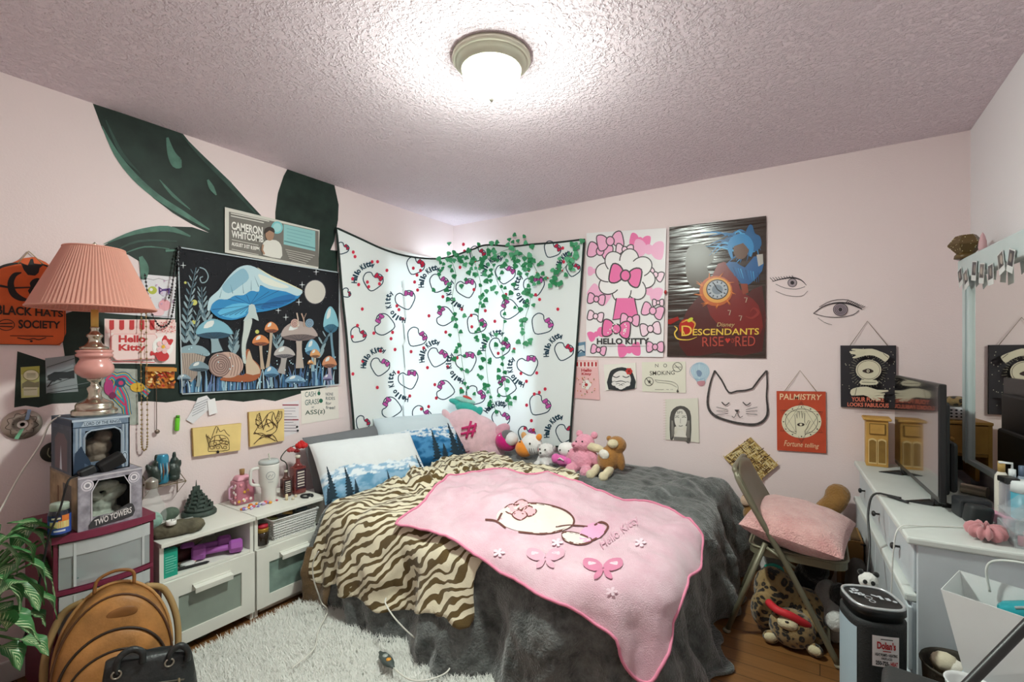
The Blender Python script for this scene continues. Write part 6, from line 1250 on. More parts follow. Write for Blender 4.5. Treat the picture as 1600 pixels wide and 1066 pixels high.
hd = V((-.2,-.98,0)); b = B(); b.tube(smooth_pts([q+hd*.046+V((0,0,.19)), q+hd*.085+V((0,0,.185)), q+hd*.09+V((0,0,.15)), q+hd*.086+V((0,0,.11)), q+hd*.04+V((0,0,.095))], 5), .008, TW, 10); b.build('handle', t)
fd = V((.9,-.43,0)); rt_ = V((.43,.9,0)); b = B(); fe = lambda x, y, d: q+fd*(.0513+d-.5*x*x*.0513)+rt_*(x*.05)+V((0,0,.15-y*.05)); a = Art(b, fe, .0008); a.ring(.1, 0, .42, .42, .05, mat('#8d9498')); a.line([(-.15,.15),(.05,-.1),(.2,.1),(.35,-.15)], .06, mat('#8d9498')); a.line([(-.15,.68),(.35,.68)], .05, mat('#a9aeb0')); b.build('emblem', t)
def flask(q, w_, h_, m, lab, label, neck=True):
    t = thing('bottle', q, label, 'bottle', 'bottles by the pillow'); b = B(); b.box(q+V((0,0,h_*.36)), (w_*.8,w_,h_*.72), m, bev=.008, seg=3); b.lathe(q, [(w_*.38,h_*.71),(w_*.3,h_*.76),(w_*.16,h_*.82),(w_*.15,h_*.96)], m, 20); b.build('glass', t)
    b = B(); b.lathe(q+V((0,0,h_*.94)), [(0,0),(w_*.18,0),(w_*.18,h_*.07),(0,h_*.075)], mat('#d5cfc0', .4), 18); b.build('cap', t)
    b = B(); fn = face(q+V((w_*.4+.0008,-w_*.42,h_*.66)), (0,w_*.84,0), (0,0,-h_*.52)); a = Art(b, fn, .0); a.rect(0,0,1,1,lab); [a.line([(.15,.15+.14*k),(.85,.15+.14*k)], .05 if k % 2 else .08, mat('#d9cfc4')) for k in range(6)]; b.build('paper_label', t)
RG = mat('#7d2d2a', .08, alpha=.8, spec=.8); DG = mat('#5a3027', .08, alpha=.85, spec=.8)
flask(V((-2.505, 1.535, CT)), .05, .145, DG, mat('#2c2226'), 'short dark bottle with black label between the tumbler and the tall red bottle'); flask(V((-2.505, 1.608, CT)), .072, .215, RG, mat('#3a2430'), 'tall red glass bottle with dark label at the end of the second white cabinet')
q = V((-2.60, 1.60, CT)); t = thing('artificial_rose', q, 'red artificial rose on a dark stem behind the tall red bottle', 'flower'); b = B(); hp = q+V((.05,.06,.265)); b.tube(smooth_pts([q, q+V((0,.0,.15)), q+V((.02,-.05,.2)), q+V((.02,.0,.25)), hp], 5), .003, mat('#22301f', .6), 6); b.build('stem', t)
def rose(t, c, r_, m):
    b = B()
    for k in range(3):
        for j in range(6): a_ = j*1.05+k*.5; rr = r_*(.25+.3*k); b.ell(c+V((rr*.75*cos(a_), rr*.75*sin(a_), -.25*r_*k+.3*r_)), (rr*.55,rr*.55,r_*.5), m, (0,.4*k*cos(a_),0), 10, 7)
    b.build('bloom', t)
rose(t, hp, .032, mat('#c62324', .6)); rose(t, q+V((.04,.0,.245)), .02, mat('#b5484a', .6)); rose(t, q+V((.05,.03,.235)), .016, mat('#7d1518', .6))
q = V((-2.40, 1.615, CT)); t = thing('wristwatch', q, 'dark wristwatch lying on the corner of the second white cabinet', 'watch'); b = B(); b.lathe(q+V((0,0,.001)), [(0,0),(.016,0),(.016,.008),(0,.009)], mat('#35373a', .3, metal=.5), 20); b.build('case', t); b = B(); b.tube([q+V((.035*cos(a_), .028*sin(a_)-.02, .006)) for a_ in [.3+5.6*i/16 for i in range(17)]], .0055, mat('#2a2a2c', .7), 6); b.build('strap', t)
CC = ['#e0782f','#cf4f6a','#8d7fc4','#d9d4ea','#e8a33c','#b9c0e0','#c9b2dd','#efe9e2']
for k in range(26): b = B(); f_ = k/26; y = 1.275+.19*f_+R.uniform(-.01,.01); x = -2.47+R.uniform(-.025,.028)-.02*f_; r_ = R.uniform(.006,.011); b.ell((x, y, CT+r_*.75), (r_*1.2,r_,r_*.75), mat(CC[k % 8], .25, spec=.6), (0,0,R.uniform(0,3)), 10, 7); b.build('bead', None, None, 'shiny coloured bead scattered before the pink lantern and white tumbler', 'bead', 'loose beads on the white cabinets')
for k, (x, y) in enumerate(((-2.44,1.50),(-2.42,1.525),(-2.45,1.56))): b = B(); b.lathe((x,y,CT), [(0,0),(.007,0),(.007,.03 if k == 0 else .012),(.004,.034 if k == 0 else .014),(0,.035 if k == 0 else .015)], mat(['#e3d3b0','#d9cdb8','#cfc2a8'][k], .5), 14); b.build('lip_balm', None, None, ['cream stick of lip balm standing beside the tumbler', 'short cream cap lying in front of the dark bottle', 'short beige cap nearest the tall red bottle'][k], 'cosmetic')
# roll under the second cabinet
b = B(); b.cyl((-2.375, 1.30, .031), (-2.37, 1.56, .031), .03, mat('#c9c6bd', .5, var=.1, vs=30), 20); b.cyl((-2.375, 1.29, .031), (-2.375, 1.30, .031), .022, mat('#6a4a35', .8), 16); b.build('paper_roll', None, None, 'pale paper roll lying on the floor under the second white cabinet', 'roll')
b = B(); b.ell((-2.5, 1.60, .031), (.06,.05,.03), mat('#26332c', .9), nu=20, nv=12); b.ell((-2.42, 1.62, .022), (.05,.03,.021), mat('#1d2421', .9), nu=20, nv=12); b.build('sock', None, None, 'dark crumpled sock under the second white cabinet', 'sock')
b = B(); b.ell((-2.40, .98, .016), (.04,.05,.015), mat('#33402e', .9), nu=20, nv=10); b.ell((-2.39, 1.05, .018), (.035,.04,.017), mat('#2a3327', .9), nu=20, nv=10); b.build('sock', None, None, 'dark green crumpled sock under the first white cabinet', 'sock')
# ---------------------------------------------------------------- shaggy rug
rx0, rx1, ry0, ry1 = -2.255, -1.02, .50, 1.60
t = thing('rug', ((rx0+rx1)/2, (ry0+ry1)/2, 0), 'white shaggy rug on the floor in front of the cabinets and bed', 'rug'); b = B(); b.box(((rx0+rx1)/2, (ry0+ry1)/2, .006), (rx1-rx0, ry1-ry0, .010), mat('#c9c9c4', .95), bev=.003); b.build('backing', t)
rg = np.random.default_rng(4); N = 68000; px = rg.uniform(rx0-.005, rx1, N); py = rg.uniform(ry0, ry1, N)
ang = rg.uniform(0, 2*pi, N); ln = rg.uniform(.020, .040, N); tilt = rg.uniform(.5, 1.35, N); big = np.array([fbm(x*7, y*7, 31) for x, y in zip(px[::40], py[::40])]).repeat(40)[:N]
ang = ang*.55+2.2*np.resize(big, N)+1.0; dxy = np.stack([np.cos(ang), np.sin(ang)], -1); sx = np.stack([-np.sin(ang), np.cos(ang)], -1); wd = rg.uniform(.0010, .0021, N)
base = np.stack([px, py, np.full(N, .010)], -1); z0 = np.zeros((N, 1))
hv = lambda f: np.concatenate([dxy*(ln*np.sin(tilt)*f**1.3)[:, None], (ln*np.cos(tilt)*f)[:, None]+z0*0], -1)
s3 = np.concatenate([sx*wd[:, None], z0], -1)
vs = np.stack([base-s3, base+s3, base+hv(.55)+s3*.9, base+hv(.55)-s3*.9, base+hv(1.)+s3*.25, base+hv(1.)-s3*.25], 1).reshape(-1, 3)
i0 = np.arange(N)*6; fs = np.concatenate([np.stack([i0, i0+1, i0+2, i0+3], -1), np.stack([i0+3, i0+2, i0+4, i0+5], -1)])
me = bpy.data.meshes.new('pile'); me.from_pydata(vs.tolist(), [], fs.tolist()); me.materials.append(mat('#f2f2ee', .8, transl=.3)); me.polygons.foreach_set('use_smooth', [True]*len(fs)); me.update()
o = bpy.data.objects.new('pile', me); COL.objects.link(o); o.parent = t; o.location = V((0,0,0))-V(t.location); o['kind'] = 'stuff'
# inline cord with its grey controller on the rug (heated blanket)
c = P(604, 1031, Z=.06); t = thing('blanket_controller', c, 'grey inline controller with orange button and white cord, lying on the rug', 'controller'); d = V((P(622,1052,Z=.06)-P(588,1012,Z=.06))); d.z = 0; d.normalize(); n_ = V((-d.y, d.x, 0)); b = B(); GC = mat('#4a5350', .5)
rings = [(-.065,.006),(-.05,.010),(-.038,.018),(-.015,.023),(.012,.023),(.035,.018),(.05,.010),(.065,.006)]; vs = []
for x, r_ in rings: vs += [c+d*x+n_*(r_*cos(2*pi*k/16))+V((0,0,.011*min(1,r_/.018)*sin(2*pi*k/16))) for k in range(16)]
fs = [(j*16+k, j*16+(k+1)%16, (j+1)*16+(k+1)%16, (j+1)*16+k) for j in range(len(rings)-1) for k in range(16)]+[tuple(range(15,-1,-1)), tuple(range((len(rings)-1)*16, len(rings)*16))]; b.add(vs, fs, GC, True); b.build('housing', t)
b = B(); b.lathe(c+d*.02+V((0,0,.009)), [(0,0),(.010,0),(.010,.004),(0,.005)], mat('#e09a3c', .4), 18); b.build('button', t); b = B(); b.lathe(c-d*.012+V((0,0,.009)), [(0,0),(.011,0),(.011,.003),(0,.004)], mat('#aab2ae', .4), 18); b.build('dial', t)
WC = mat('#dcdad2', .5)
b = B(); b.tube(smooth_pts([P(498,862,Y=1.38), P(489,880,Y=1.38), P(490,905,Y=1.40), P(498,930,Y=1.44), P(503,943,Z=.05), P(512,955,Z=.045), P(498,985,Z=.045), P(490,1015,Z=.045), P(455,1045,Z=.045)], 6), .0032, WC, 7); b.build('cord', t)
b = B(); b.tube(smooth_pts([c+d*.065, P(640,1062,Z=.045), P(672,1062,Z=.045), P(702,1046,Z=.05), P(698,1015,Z=.09), P(675,1004,Z=.09), P(650,998,Z=.10), P(620,970,Y=1.42), P(603,945,Y=1.42), P(603,935,Y=1.44)], 6), .0032, WC, 7); b.build('cord', t)
# ---------------------------------------------------------------- plant
t = thing('potted_plant', (-2.42, .26, 0), 'leafy green plant with cream veined leaves in a dark pot at the left edge', 'plant'); pb = V((-2.42, .26, 0))
b = B(); b.lathe(pb, [(0,0),(.10,0),(.125,.02),(.14,.2),(.15,.205),(.15,.225),(.135,.225),(.13,.19),(0,.185)], mat('#3a322c', .6), 32); b.build('pot', t)
def leaf_mat():
    m, nt, n, bb = nodes_of('variegated_leaf'); uv = n.new('ShaderNodeUVMap'); uv.uv_map = 'uv'; sp = n.new('ShaderNodeSeparateXYZ'); nt.links.new(uv.outputs[0], sp.inputs[0])
    ab = n.new('ShaderNodeMath'); ab.operation = 'ABSOLUTE'; nt.links.new(sp.outputs[0], ab.inputs[0])
    ph = n.new('ShaderNodeMath'); ph.operation = 'MULTIPLY_ADD'; ph.inputs[1].default_value = -.55; nt.links.new(ab.outputs[0], ph.inputs[0]); nt.links.new(sp.outputs[1], ph.inputs[2])
    wv = n.new('ShaderNodeMath'); wv.operation = 'MULTIPLY'; wv.inputs[1].default_value = 46; nt.links.new(ph.outputs[0], wv.inputs[0]); sn = n.new('ShaderNodeMath'); sn.operation = 'SINE'; nt.links.new(wv.outputs[0], sn.inputs[0])
    nz = n.new('ShaderNodeTexNoise'); nz.inputs['Scale'].default_value = 30; tc = n.new('ShaderNodeTexCoord'); nt.links.new(tc.outputs['Object'], nz.inputs[0])
    fa = n.new('ShaderNodeMath'); fa.operation = 'MULTIPLY_ADD'; fa.inputs[1].default_value = -1.5; nt.links.new(ab.outputs[0], fa.inputs[0]); nt.links.new(sn.outputs[0], fa.inputs[2]); ad = n.new('ShaderNodeMath'); ad.operation = 'ADD'; nt.links.new(fa.outputs[0], ad.inputs[0]); nt.links.new(nz.outputs['Fac'], ad.inputs[1])
    cr = n.new('ShaderNodeValToRGB'); cr.color_ramp.elements[0].position = .42; cr.color_ramp.elements[1].position = .68; cr.color_ramp.elements[0].color = (*lin('#3f7a45'), 1); cr.color_ramp.elements[1].color = (*lin('#c3d3a6'), 1)
    nt.links.new(ad.outputs[0], cr.inputs[0]); nt.links.new(cr.outputs[0], bb.inputs[0]); bb.inputs['Roughness'].default_value = .35; return m
LM = leaf_mat(); SG = mat('#4f7a45', .6); b = B(); b.uv = []; bs_ = B()
def leaf(base, tip, w_, droop, up=V((0,0,1))):
    base = V(base); tip = V(tip); ax = tip-base; sd = ax.cross(up).normalized(); nr = sd.cross(ax).normalized(); n = 9; vs = []; uv = []
    for j in range(n+1):
        f = j/n; wv = w_*(sin(pi*min(1, f**.75)))**.8*(1 if f < 1 else 0); c = base+ax*f+nr*(droop*4*f*(1-f)*.25)-V((0,0,1))*(droop*f*f*.3)
        for k in (-1, -.5, 0, .5, 1): vs.append(c+sd*(wv*k)+nr*(abs(k)*wv*.35+.004*sin(f*14)*abs(k))); uv.append((k, f))
    b.add(vs, [(j*5+k, j*5+k+1, (j+1)*5+k+1, (j+1)*5+k) for j in range(n) for k in range(4)], LM, True); b.uv.extend(uv)
spec = [(P(90,835,X=-2.33),P(10,812,X=-2.33),.05),(P(60,812,X=-2.4),P(20,860,X=-2.3),.045),(P(15,870,X=-2.2),P(72,915,X=-2.18),.045),(P(20,900,X=-2.2),P(68,940,X=-2.2),.05),(P(0,935,X=-2.15),P(48,900,X=-2.15),.04),(P(5,860,X=-2.25),P(60,890,X=-2.25),.04),(P(-5,970,X=-2.1),P(62,1000,X=-2.08),.06),(P(10,985,X=-2.1),P(-30,955,X=-2.05),.05),(P(35,840,X=-2.45),P(88,820,X=-2.45),.03),(P(50,870,X=-2.4),P(75,895,X=-2.38),.035),(P(0,820,X=-2.3),P(-40,880,X=-2.25),.05),(P(20,940,X=-2.25),P(-20,1000,X=-2.2),.05),(P(40,960,X=-2.3),P(70,975,X=-2.28),.04),(P(0,1010,X=-2.2),P(30,1040,X=-2.15),.04),(P(30,850,X=-2.35),P(-15,845,X=-2.3),.045),(P(25,915,X=-2.3),P(60,950,X=-2.25),.045),(P(-10,900,X=-2.2),P(30,960,X=-2.18),.05),(P(45,830,X=-2.35),P(80,860,X=-2.33),.035),(P(0,850,X=-2.2),P(25,890,X=-2.2),.04),(P(50,880,X=-2.35),P(85,930,X=-2.32),.04),(P(20,830,X=-2.3),P(70,850,X=-2.3),.04),(P(30,1000,X=-2.2),P(75,1020,X=-2.15),.04),(P(45,925,X=-2.3),P(88,960,X=-2.28),.035),(P(10,840,X=-2.2),P(50,875,X=-2.2),.04),(P(0,955,X=-2.2),P(45,985,X=-2.15),.045),(P(60,845,X=-2.38),P(92,870,X=-2.36),.03),(P(25,880,X=-2.25),P(-10,925,X=-2.2),.045)]
for i, (p0, p1, w_) in enumerate(spec):
    leaf(p0, p1, w_*.8, .05+.02*(i % 3)); g = pb+V((R.uniform(-.04,.04), R.uniform(-.04,.04), .187)); bs_.tube(smooth_pts([g, g.lerp(p0, .45)+V((0,0,.12)), p0], 6), [.006]+[.004]*12, SG, 6)
b.build('leaves', t); bs_.build('stems', t)
# ---------------------------------------------------------------- leather backpack, leaning on the drawer tower
TAN = mat('#a9753f', .5, var=.42, vs=11, bump=.15, bs=120); TAN2 = mat('#8d5d30', .5, var=.2, vs=12); PIP = mat('#5a3a24', .6); ZIP = mat('#33261d', .5)
bo = V((-2.135, .655, .0)); yw_ = radians(-18); bu = V((-sin(yw_)*1, cos(yw_), 0)); bn = V((cos(yw_), sin(yw_), 0)); bt = V((-.16, 0, 1)).normalized(); bt = V((bn.x*-.13, bn.y*-.13, 1)).normalized()
def bp(x, y, d): return bo+bu*x+bt*y+bn*d     # x across, y up the back, d towards the room
t = thing('backpack', bo, 'tan leather backpack with curved zipped front pockets, leaning on the maroon drawer tower', 'backpack')
def dome(w_, h_, r=.5, n=26, y0=0):   # rounded-top outline
    return [(-w_, y0)]+[(-w_*cos(pi*k/n)**1 if True else 0, y0+h_*(1-r)+h_*r*sin(pi*k/n)) for k in range(n+1)]+[(w_, y0)]
def puff(b, outl, d0, d1, m, bulge, n=7):
    """shell from an outline: walls d0->d1 then domed front"""
    N = len(outl); cx = sum(p[0] for p in outl)/N; cy = sum(p[1] for p in outl)/N; vs = [bp(x, y, d0) for x, y in outl]
    for j in range(n+1):
        f = 1-(j/n)*.94; e = d1+bulge*(1-(f)**3); rr = 1 if j == 0 else f
        vs += [bp(cx+(x-cx)*rr, cy+(y-cy)*rr, e) for x, y in outl]
    fs = [(j*N+i, j*N+(i+1) % N, (j+1)*N+(i+1) % N, (j+1)*N+i) for j in range(n+1) for i in range(N)]+[tuple(range((n+1)*N, (n+2)*N)), tuple(reversed(range(N)))]
    b.add(vs, fs, m, True)
o1 = dome(.168, .44, .62); b = B(); puff(b, o1, -.06, .055, TAN, .028); b.build('body', t)
b = B(); b.tube([bp(x, y, .056) for x, y in o1[1:-1]], .004, PIP, 7); b.build('zipper', t)
b = B(); b.tube([bp(x*1.02, y*1.01, -.055) for x, y in o1[1:-1]], .006, mat('#b98a55', .5), 7); b.build('piping', t)
o2 = dome(.15, .335, .5); b = B(); puff(b, o2, .05, .085, TAN, .022); q = b.build('front_pocket', t); b = B(); b.tube([bp(x, y, .088) for x, y in o2[1:-1]], .0045, ZIP, 7); b.build('zipper', q)
o3 = dome(.13, .275, .45); b = B(); puff(b, o3, .085, .108, TAN, .02); q = b.build('lower_pocket', t); b = B(); b.tube([bp(x, y, .110) for x, y in o3[1:-1]], .004, ZIP, 7); b.build('zipper', q)
b = B(); b.ell(bp(.02, .378, .076), (.045,.006,.024), TAN2, (radians(90)*0, 0, yw_+pi/2), 24, 10); b.build('oval_patch', t)
b = B(); b.tube(smooth_pts([bp(-.06,.43,-.03), bp(-.05,.475,-.03), bp(0,.495,-.03), bp(.05,.48,-.03), bp(.055,.435,-.03)], 5), .006, TAN2, 8); b.build('top_handle', t)
for s_ in (-1, 1): b = B(); b.tube(smooth_pts([bp(s_*.09,.40,-.065), bp(s_*.15,.36,-.09), bp(s_*.19,.24,-.085), bp(s_*.19,.10,-.07), bp(s_*.16,.03,-.05)], 5), .012, mat('#a88a5c', .6), 8); b.build('shoulder_strap', t)
# black handbag in front of it
ho = V((-1.86, .665, .02)); BL = mat('#26292a', .42, bump=.3, bs=60, spec=.5); hu = V((.34, .94, 0)).normalized(); hn = V((.94, -.34, 0)).normalized()
t = thing('handbag', (ho.x, ho.y, 0), 'black leather handbag with two strap handles, in front of the tan backpack', 'handbag')
def hp_(x, y, d): return V((ho.x, ho.y, 0))+hu*x+V((0,0,y))+hn*d
b = B(); n = 26; m_ = 14; vs = []
for j in range(m_+1):
    f = j/m_; z = .015+.30*f; wx = .135*(1.02-.18*f**2)*(1-.25*max(0,(.12-f)/.12)); dp = .085*(1-.72*f**1.4)
    vs += [hp_(wx*math.copysign(abs(cos(2*pi*k/n))**.7, cos(2*pi*k/n)), z-.035*f*(cos(2*pi*k/n))*.7-.02*f*cos(4*pi*k/n)*.3, dp*math.copysign(abs(sin(2*pi*k/n))**.8, sin(2*pi*k/n))) for k in range(n)]
b.add(vs, [(j*n+k, j*n+(k+1) % n, (j+1)*n+(k+1) % n, (j+1)*n+k) for j in range(m_) for k in range(n)]+[tuple(reversed(range(n))), tuple(range(m_*n, (m_+1)*n))], BL, True); b.build('body', t)
for s_ in (-1, 1):
    b = B(); b.tube(smooth_pts([hp_(-.085,.30,s_*.03), hp_(-.08,.345,s_*.03), hp_(-.05,.362,s_*.028), hp_(-.022,.345,s_*.03), hp_(-.02,.31,s_*.032)] if s_ > 0 else [hp_(.05,.285,.03), hp_(.055,.315,.03), hp_(.08,.328,.03), hp_(.10,.305,.03), hp_(.1,.27,.03)], 5), .010, BL, 8); b.build('handle', t)
    b = B(); c = hp_(-.085 if s_ > 0 else .05, .30 if s_ > 0 else .285, .036); b.tube([c+hu*.012*cos(a_)+V((0,0,.012*sin(a_))) for a_ in [2*pi*i/14 for i in range(14)]], .003, mat('#b7b2a6', .3, metal=.9), 6, closed=True); b.build('ring', t)
b = B(); b.tube([hp_(-.09,.235,.058), hp_(0,.25,.062), hp_(.09,.225,.058)], .003, mat('#6f6b62', .4, metal=.6), 6); z = b.build('front_zipper', t); b = B(); b.box(hp_(.075,.215,.066), (.007,.006,.05), mat('#b9a98a', .3, metal=.9), bev=.002); b.build('zip_pull', z)
# ================================================================ RIGHT SIDE: DRESSER, MIRROR, TV
DE = V((.0653,-.9979,0)); DN = V((.9979,.0653,0)); DO = V((.162,3.17,0)); DL, DD_, DT = 1.20, .375, .72; DYAW = atan2(DE.x, -DE.y)
def D(s, x, z): return DO+DE*s+DN*x+V((0,0,z))
def dbox(b, s0, s1, x0, x1, z0, z1, m, bev=.002): b.box(D((s0+s1)/2, (x0+x1)/2, (z0+z1)/2), (x1-x0, s1-s0, z1-z0), m, rot=(0,0,DYAW), bev=bev); return b
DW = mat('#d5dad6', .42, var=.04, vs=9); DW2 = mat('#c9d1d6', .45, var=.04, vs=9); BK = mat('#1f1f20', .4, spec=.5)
t = thing('dresser', D(DL/2, DD_/2, 0), 'white dresser with black knobs along the right wall, carrying the television and mirror', 'dresser')
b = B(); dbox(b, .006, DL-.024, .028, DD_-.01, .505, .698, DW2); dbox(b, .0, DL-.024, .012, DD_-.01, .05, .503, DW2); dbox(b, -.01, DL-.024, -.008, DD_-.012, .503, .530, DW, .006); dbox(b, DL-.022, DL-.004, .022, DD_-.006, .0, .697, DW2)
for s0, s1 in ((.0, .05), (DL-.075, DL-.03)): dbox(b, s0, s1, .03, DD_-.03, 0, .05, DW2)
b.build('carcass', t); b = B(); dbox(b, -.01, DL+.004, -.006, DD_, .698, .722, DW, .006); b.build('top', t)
def dr(s0, s1, z0, z1, x, knob):
    d = thing('drawer', D((s0+s1)/2, x, z0), None, None); d.parent = t; d.location = D((s0+s1)/2, x, z0)-world_loc(t); b = B(); dbox(b, s0+.004, s1-.004, x-.012, x, z0, z1, DW2, .003); b.build('front', d)
    b = B(); c = D((s0+s1)/2, x-.013, (z0+z1)/2)
    if knob: b.cyl(c, c-DN*.016, .004, BK, 10); b.ell(c-DN*.021, (.008,.012,.012), BK, (0,0,DYAW), 14, 10); b.build('knob', d)
    else: b.tube([c+DE*.045, c+DE*.045-DN*.024, c-DE*.045-DN*.024, c-DE*.045], .004, BK, 6); b.build('bar_handle', d)
for k in range(3): dr(.012+k*.388, .012+(k+1)*.388, .536, .692, .028, True)
for k in range(2):
    for j in range(2): dr(.006+k*.59, .006+(k+1)*.59, .07+j*.215, .275+j*.215, .012, False)
# mirror above it
MF = mat('#c6d3d3', .4, var=.03); MX = V((.53, 2.86, 0)); me_ = V((.065,-.998,0)).normalized(); mn = V((.998,.065,0)); ML, MZ0, MZ1 = 1.16, .832, 1.722
def Mm(s, x, z): return MX+me_*s+mn*x+V((0,0,z))
def mbox(b, s0, s1, x0, x1, z0, z1, m, bev=.003): b.box(Mm((s0+s1)/2, (x0+x1)/2, (z0+z1)/2), (x1-x0, s1-s0, z1-z0), m, rot=(0,0,atan2(me_.x, -me_.y)), bev=bev)
t = thing('mirror', Mm(ML/2, .01, MZ0), 'large mirror in a pale painted frame hung with small photos, above the dresser', 'mirror')
b = B(); mbox(b, 0, .078, 0, .03, MZ0, MZ1-.09, MF); mbox(b, ML-.07, ML, 0, .03, MZ0, MZ1-.09, MF); mbox(b, -.012, ML+.012, -.012, .034, MZ1-.09, MZ1, MF, .006); mbox(b, .078, ML-.07, 0, .03, MZ0, MZ0+.022, MF); mbox(b, .052, .058, -.004, 0, MZ0, MZ1-.09, mat('#9fadae', .4), 0); b.build('frame', t)
m, nt, n_, bb = nodes_of('silvered_glass'); bb.inputs['Base Color'].default_value = (.86,.87,.85,1); bb.inputs['Metallic'].default_value = 1; bb.inputs['Roughness'].default_value = .015
b = B(); mbox(b, .079, ML-.071, .012, .018, MZ0+.023, MZ1-.091, m, 0); b.build('mirror_glass', t)
b = B(); mbox(b, .2, .26, .02, .05, MZ1-.3, MZ1-.24, MF); mbox(b, .9, .96, .02, .035, MZ1-.3, MZ1-.24, MF); b.build('wall_bracket', t)
for k in range(7):
    s0 = .01+.088*k+R.uniform(-.01,.01); tilt = R.uniform(-.35,.35); c = Mm(s0+.02, -.0155-.0012*(k % 4), MZ1-.088-R.uniform(-.012,.03)); b = B()
    fu = (me_*cos(tilt)+V((0,0,1))*sin(tilt)); fv = (V((0,0,1))*cos(tilt)-me_*sin(tilt)); w_, h_ = .052, .08; fn = lambda x, y, d: c+fu*(x*w_)-fv*(y*h_)-mn*d
    b.prism([(-.5,-.5),(.5,-.5),(.5,.5),(-.5,.5)], fn, -.0004, .0004, mat('#d9dcda', .4)); a = Art(b, fn, .0004); a.rect(-.42,-.44,.42,.22, mat(['#3a3c40','#5b5853','#2a2d33','#6f6a66'][k % 4], .3)); a.ell(-.05+.1*(k % 3), -.1, .2, .22, mat(['#8d8278','#b3a79b'][k % 2], .3)); a.poly([(-.35,.2),(-.1,.0),(.3,.2)], mat('#1d1f22', .3))
    b.build('snapshot', None, None, 'small instant photo in the row along the top rail of the mirror', 'photo', 'instant photos on the mirror')
# star projector on the mirror frame
q = V(P(1509, 404, X=.535)); q.z = MZ1+.0008; t = thing('star_projector', q, 'faceted brown star projector perched on the far top corner of the mirror', 'projector'); PBR = mat('#5f4a26', .4, spec=.5)
b = B(); r1, r2 = .036, .060; vs = []
for r_, z_, o_ in ((.030,.022,0),(.060,.058,.52),(.060,.064,0),(.034,.100,.52)): vs += [q+V((r_*cos(o_*0+2*pi*k/6), r_*sin(2*pi*k/6), z_)) for k in range(6)]
fs = [(j*6+k, j*6+(k+1) % 6, (j+1)*6+(k+1) % 6, (j+1)*6+k) for j in range(3) for k in range(6)]+[tuple(range(5,-1,-1)), tuple(range(18,24))]; b.add(vs, fs, PBR); b.build('dome', t)
b = B(); b.lathe(q, [(0,0),(.040,0),(.038,.014),(.032,.022),(0,.022)], PBR, 6); b.build('base', t); b = B()
for k in range(46): a_ = R.uniform(2.6,5.4); f_ = R.random(); lo = f_ < .5; r_ = (.030+(.03)*f_*2 if lo else .060-.026*(f_-.5)*2)*.985*(.87+.13*abs(cos(3*a_))); b.ell(q+V((r_*cos(a_), r_*sin(a_), .022+.036*f_*2 if lo else .064+.036*(f_-.5)*2)), R.choice([.0012,.0018]), mat('#e9dfb0', .4), nu=6, nv=4)
b.build('pinholes', t)
b = B(); q2 = Mm(.19, .015, MZ1+.0005); b.lathe(q2, [(0,0),(.010,0),(.014,.02),(.012,.045),(.006,.07),(0,.082)], mat('#c9a0a4', .4), 20); b.build('crystal_point', None, q2, 'small pink pointed crystal on top of the mirror behind the star projector', 'crystal')
# television
TVd = (V((.369,2.335,0))-V((.315,3.085,0))); TL = TVd.length; te = TVd.normalized(); tn = V((-te.y, te.x, 0)); tn = tn if tn.x > 0 else -tn; TO_ = V((.318,3.07,0)); TYAW = atan2(te.x, -te.y)
def Tt(s, x, z): return TO_+te*s+tn*x+V((0,0,z))
def tbox(b, s0, s1, x0, x1, z0, z1, m, bev=.002): b.box(Tt((s0+s1)/2, (x0+x1)/2, (z0+z1)/2), (x1-x0, s1-s0, z1-z0), m, rot=(0,0,TYAW), bev=bev); return b
t = thing('television', Tt(TL/2, .02, .7225), 'black flat television standing on the dresser, its glossy screen turned to the bed', 'television'); z0, z1 = .752, 1.195; TL = .735
b = B(); tbox(b, 0, TL, 0, .022, z0, z1, mat('#17181a', .35, spec=.5), .004); b.build('bezel', t); b = B(); tbox(b, .008, TL-.008, -.0015, 0, z0+.022, z1-.008, mat('#08090b', .04, spec=.9, coat=1), 0); b.build('screen', t)
b = B(); tbox(b, .05, TL-.05, .0225, .045, z0+.02, z1-.07, mat('#202224', .55), .012); tbox(b, .09, TL-.06, .0455, .07, z0+.03, z0+.22, mat('#202224', .55), .012); b.build('back_case', t)
for s_ in (.12, TL-.10):
    b = B(); b.box(Tt(s_, .012, z0-.010), (.018,.05,.03), BK, rot=(0,0,TYAW), bev=.004); b.add([Tt(s_-.02,.0,.7228), Tt(s_+.03,.0,.7228), Tt(s_+.005,-.085,.7228), Tt(s_-.02,0,.738), Tt(s_+.03,0,.738), Tt(s_+.005,-.085,.726)], [(0,1,4,3),(1,2,5,4),(2,0,3,5),(3,4,5),(2,1,0)], BK); b.add([Tt(s_-.02,.025,.7228), Tt(s_+.03,.025,.7228), Tt(s_+.02,.09,.7228), Tt(s_-.02,.025,.738), Tt(s_+.03,.025,.738), Tt(s_+.02,.09,.726)], [(3,4,1,0),(4,5,2,1),(5,3,0,2),(5,4,3),(0,1,2)], BK); b.build('foot', t)
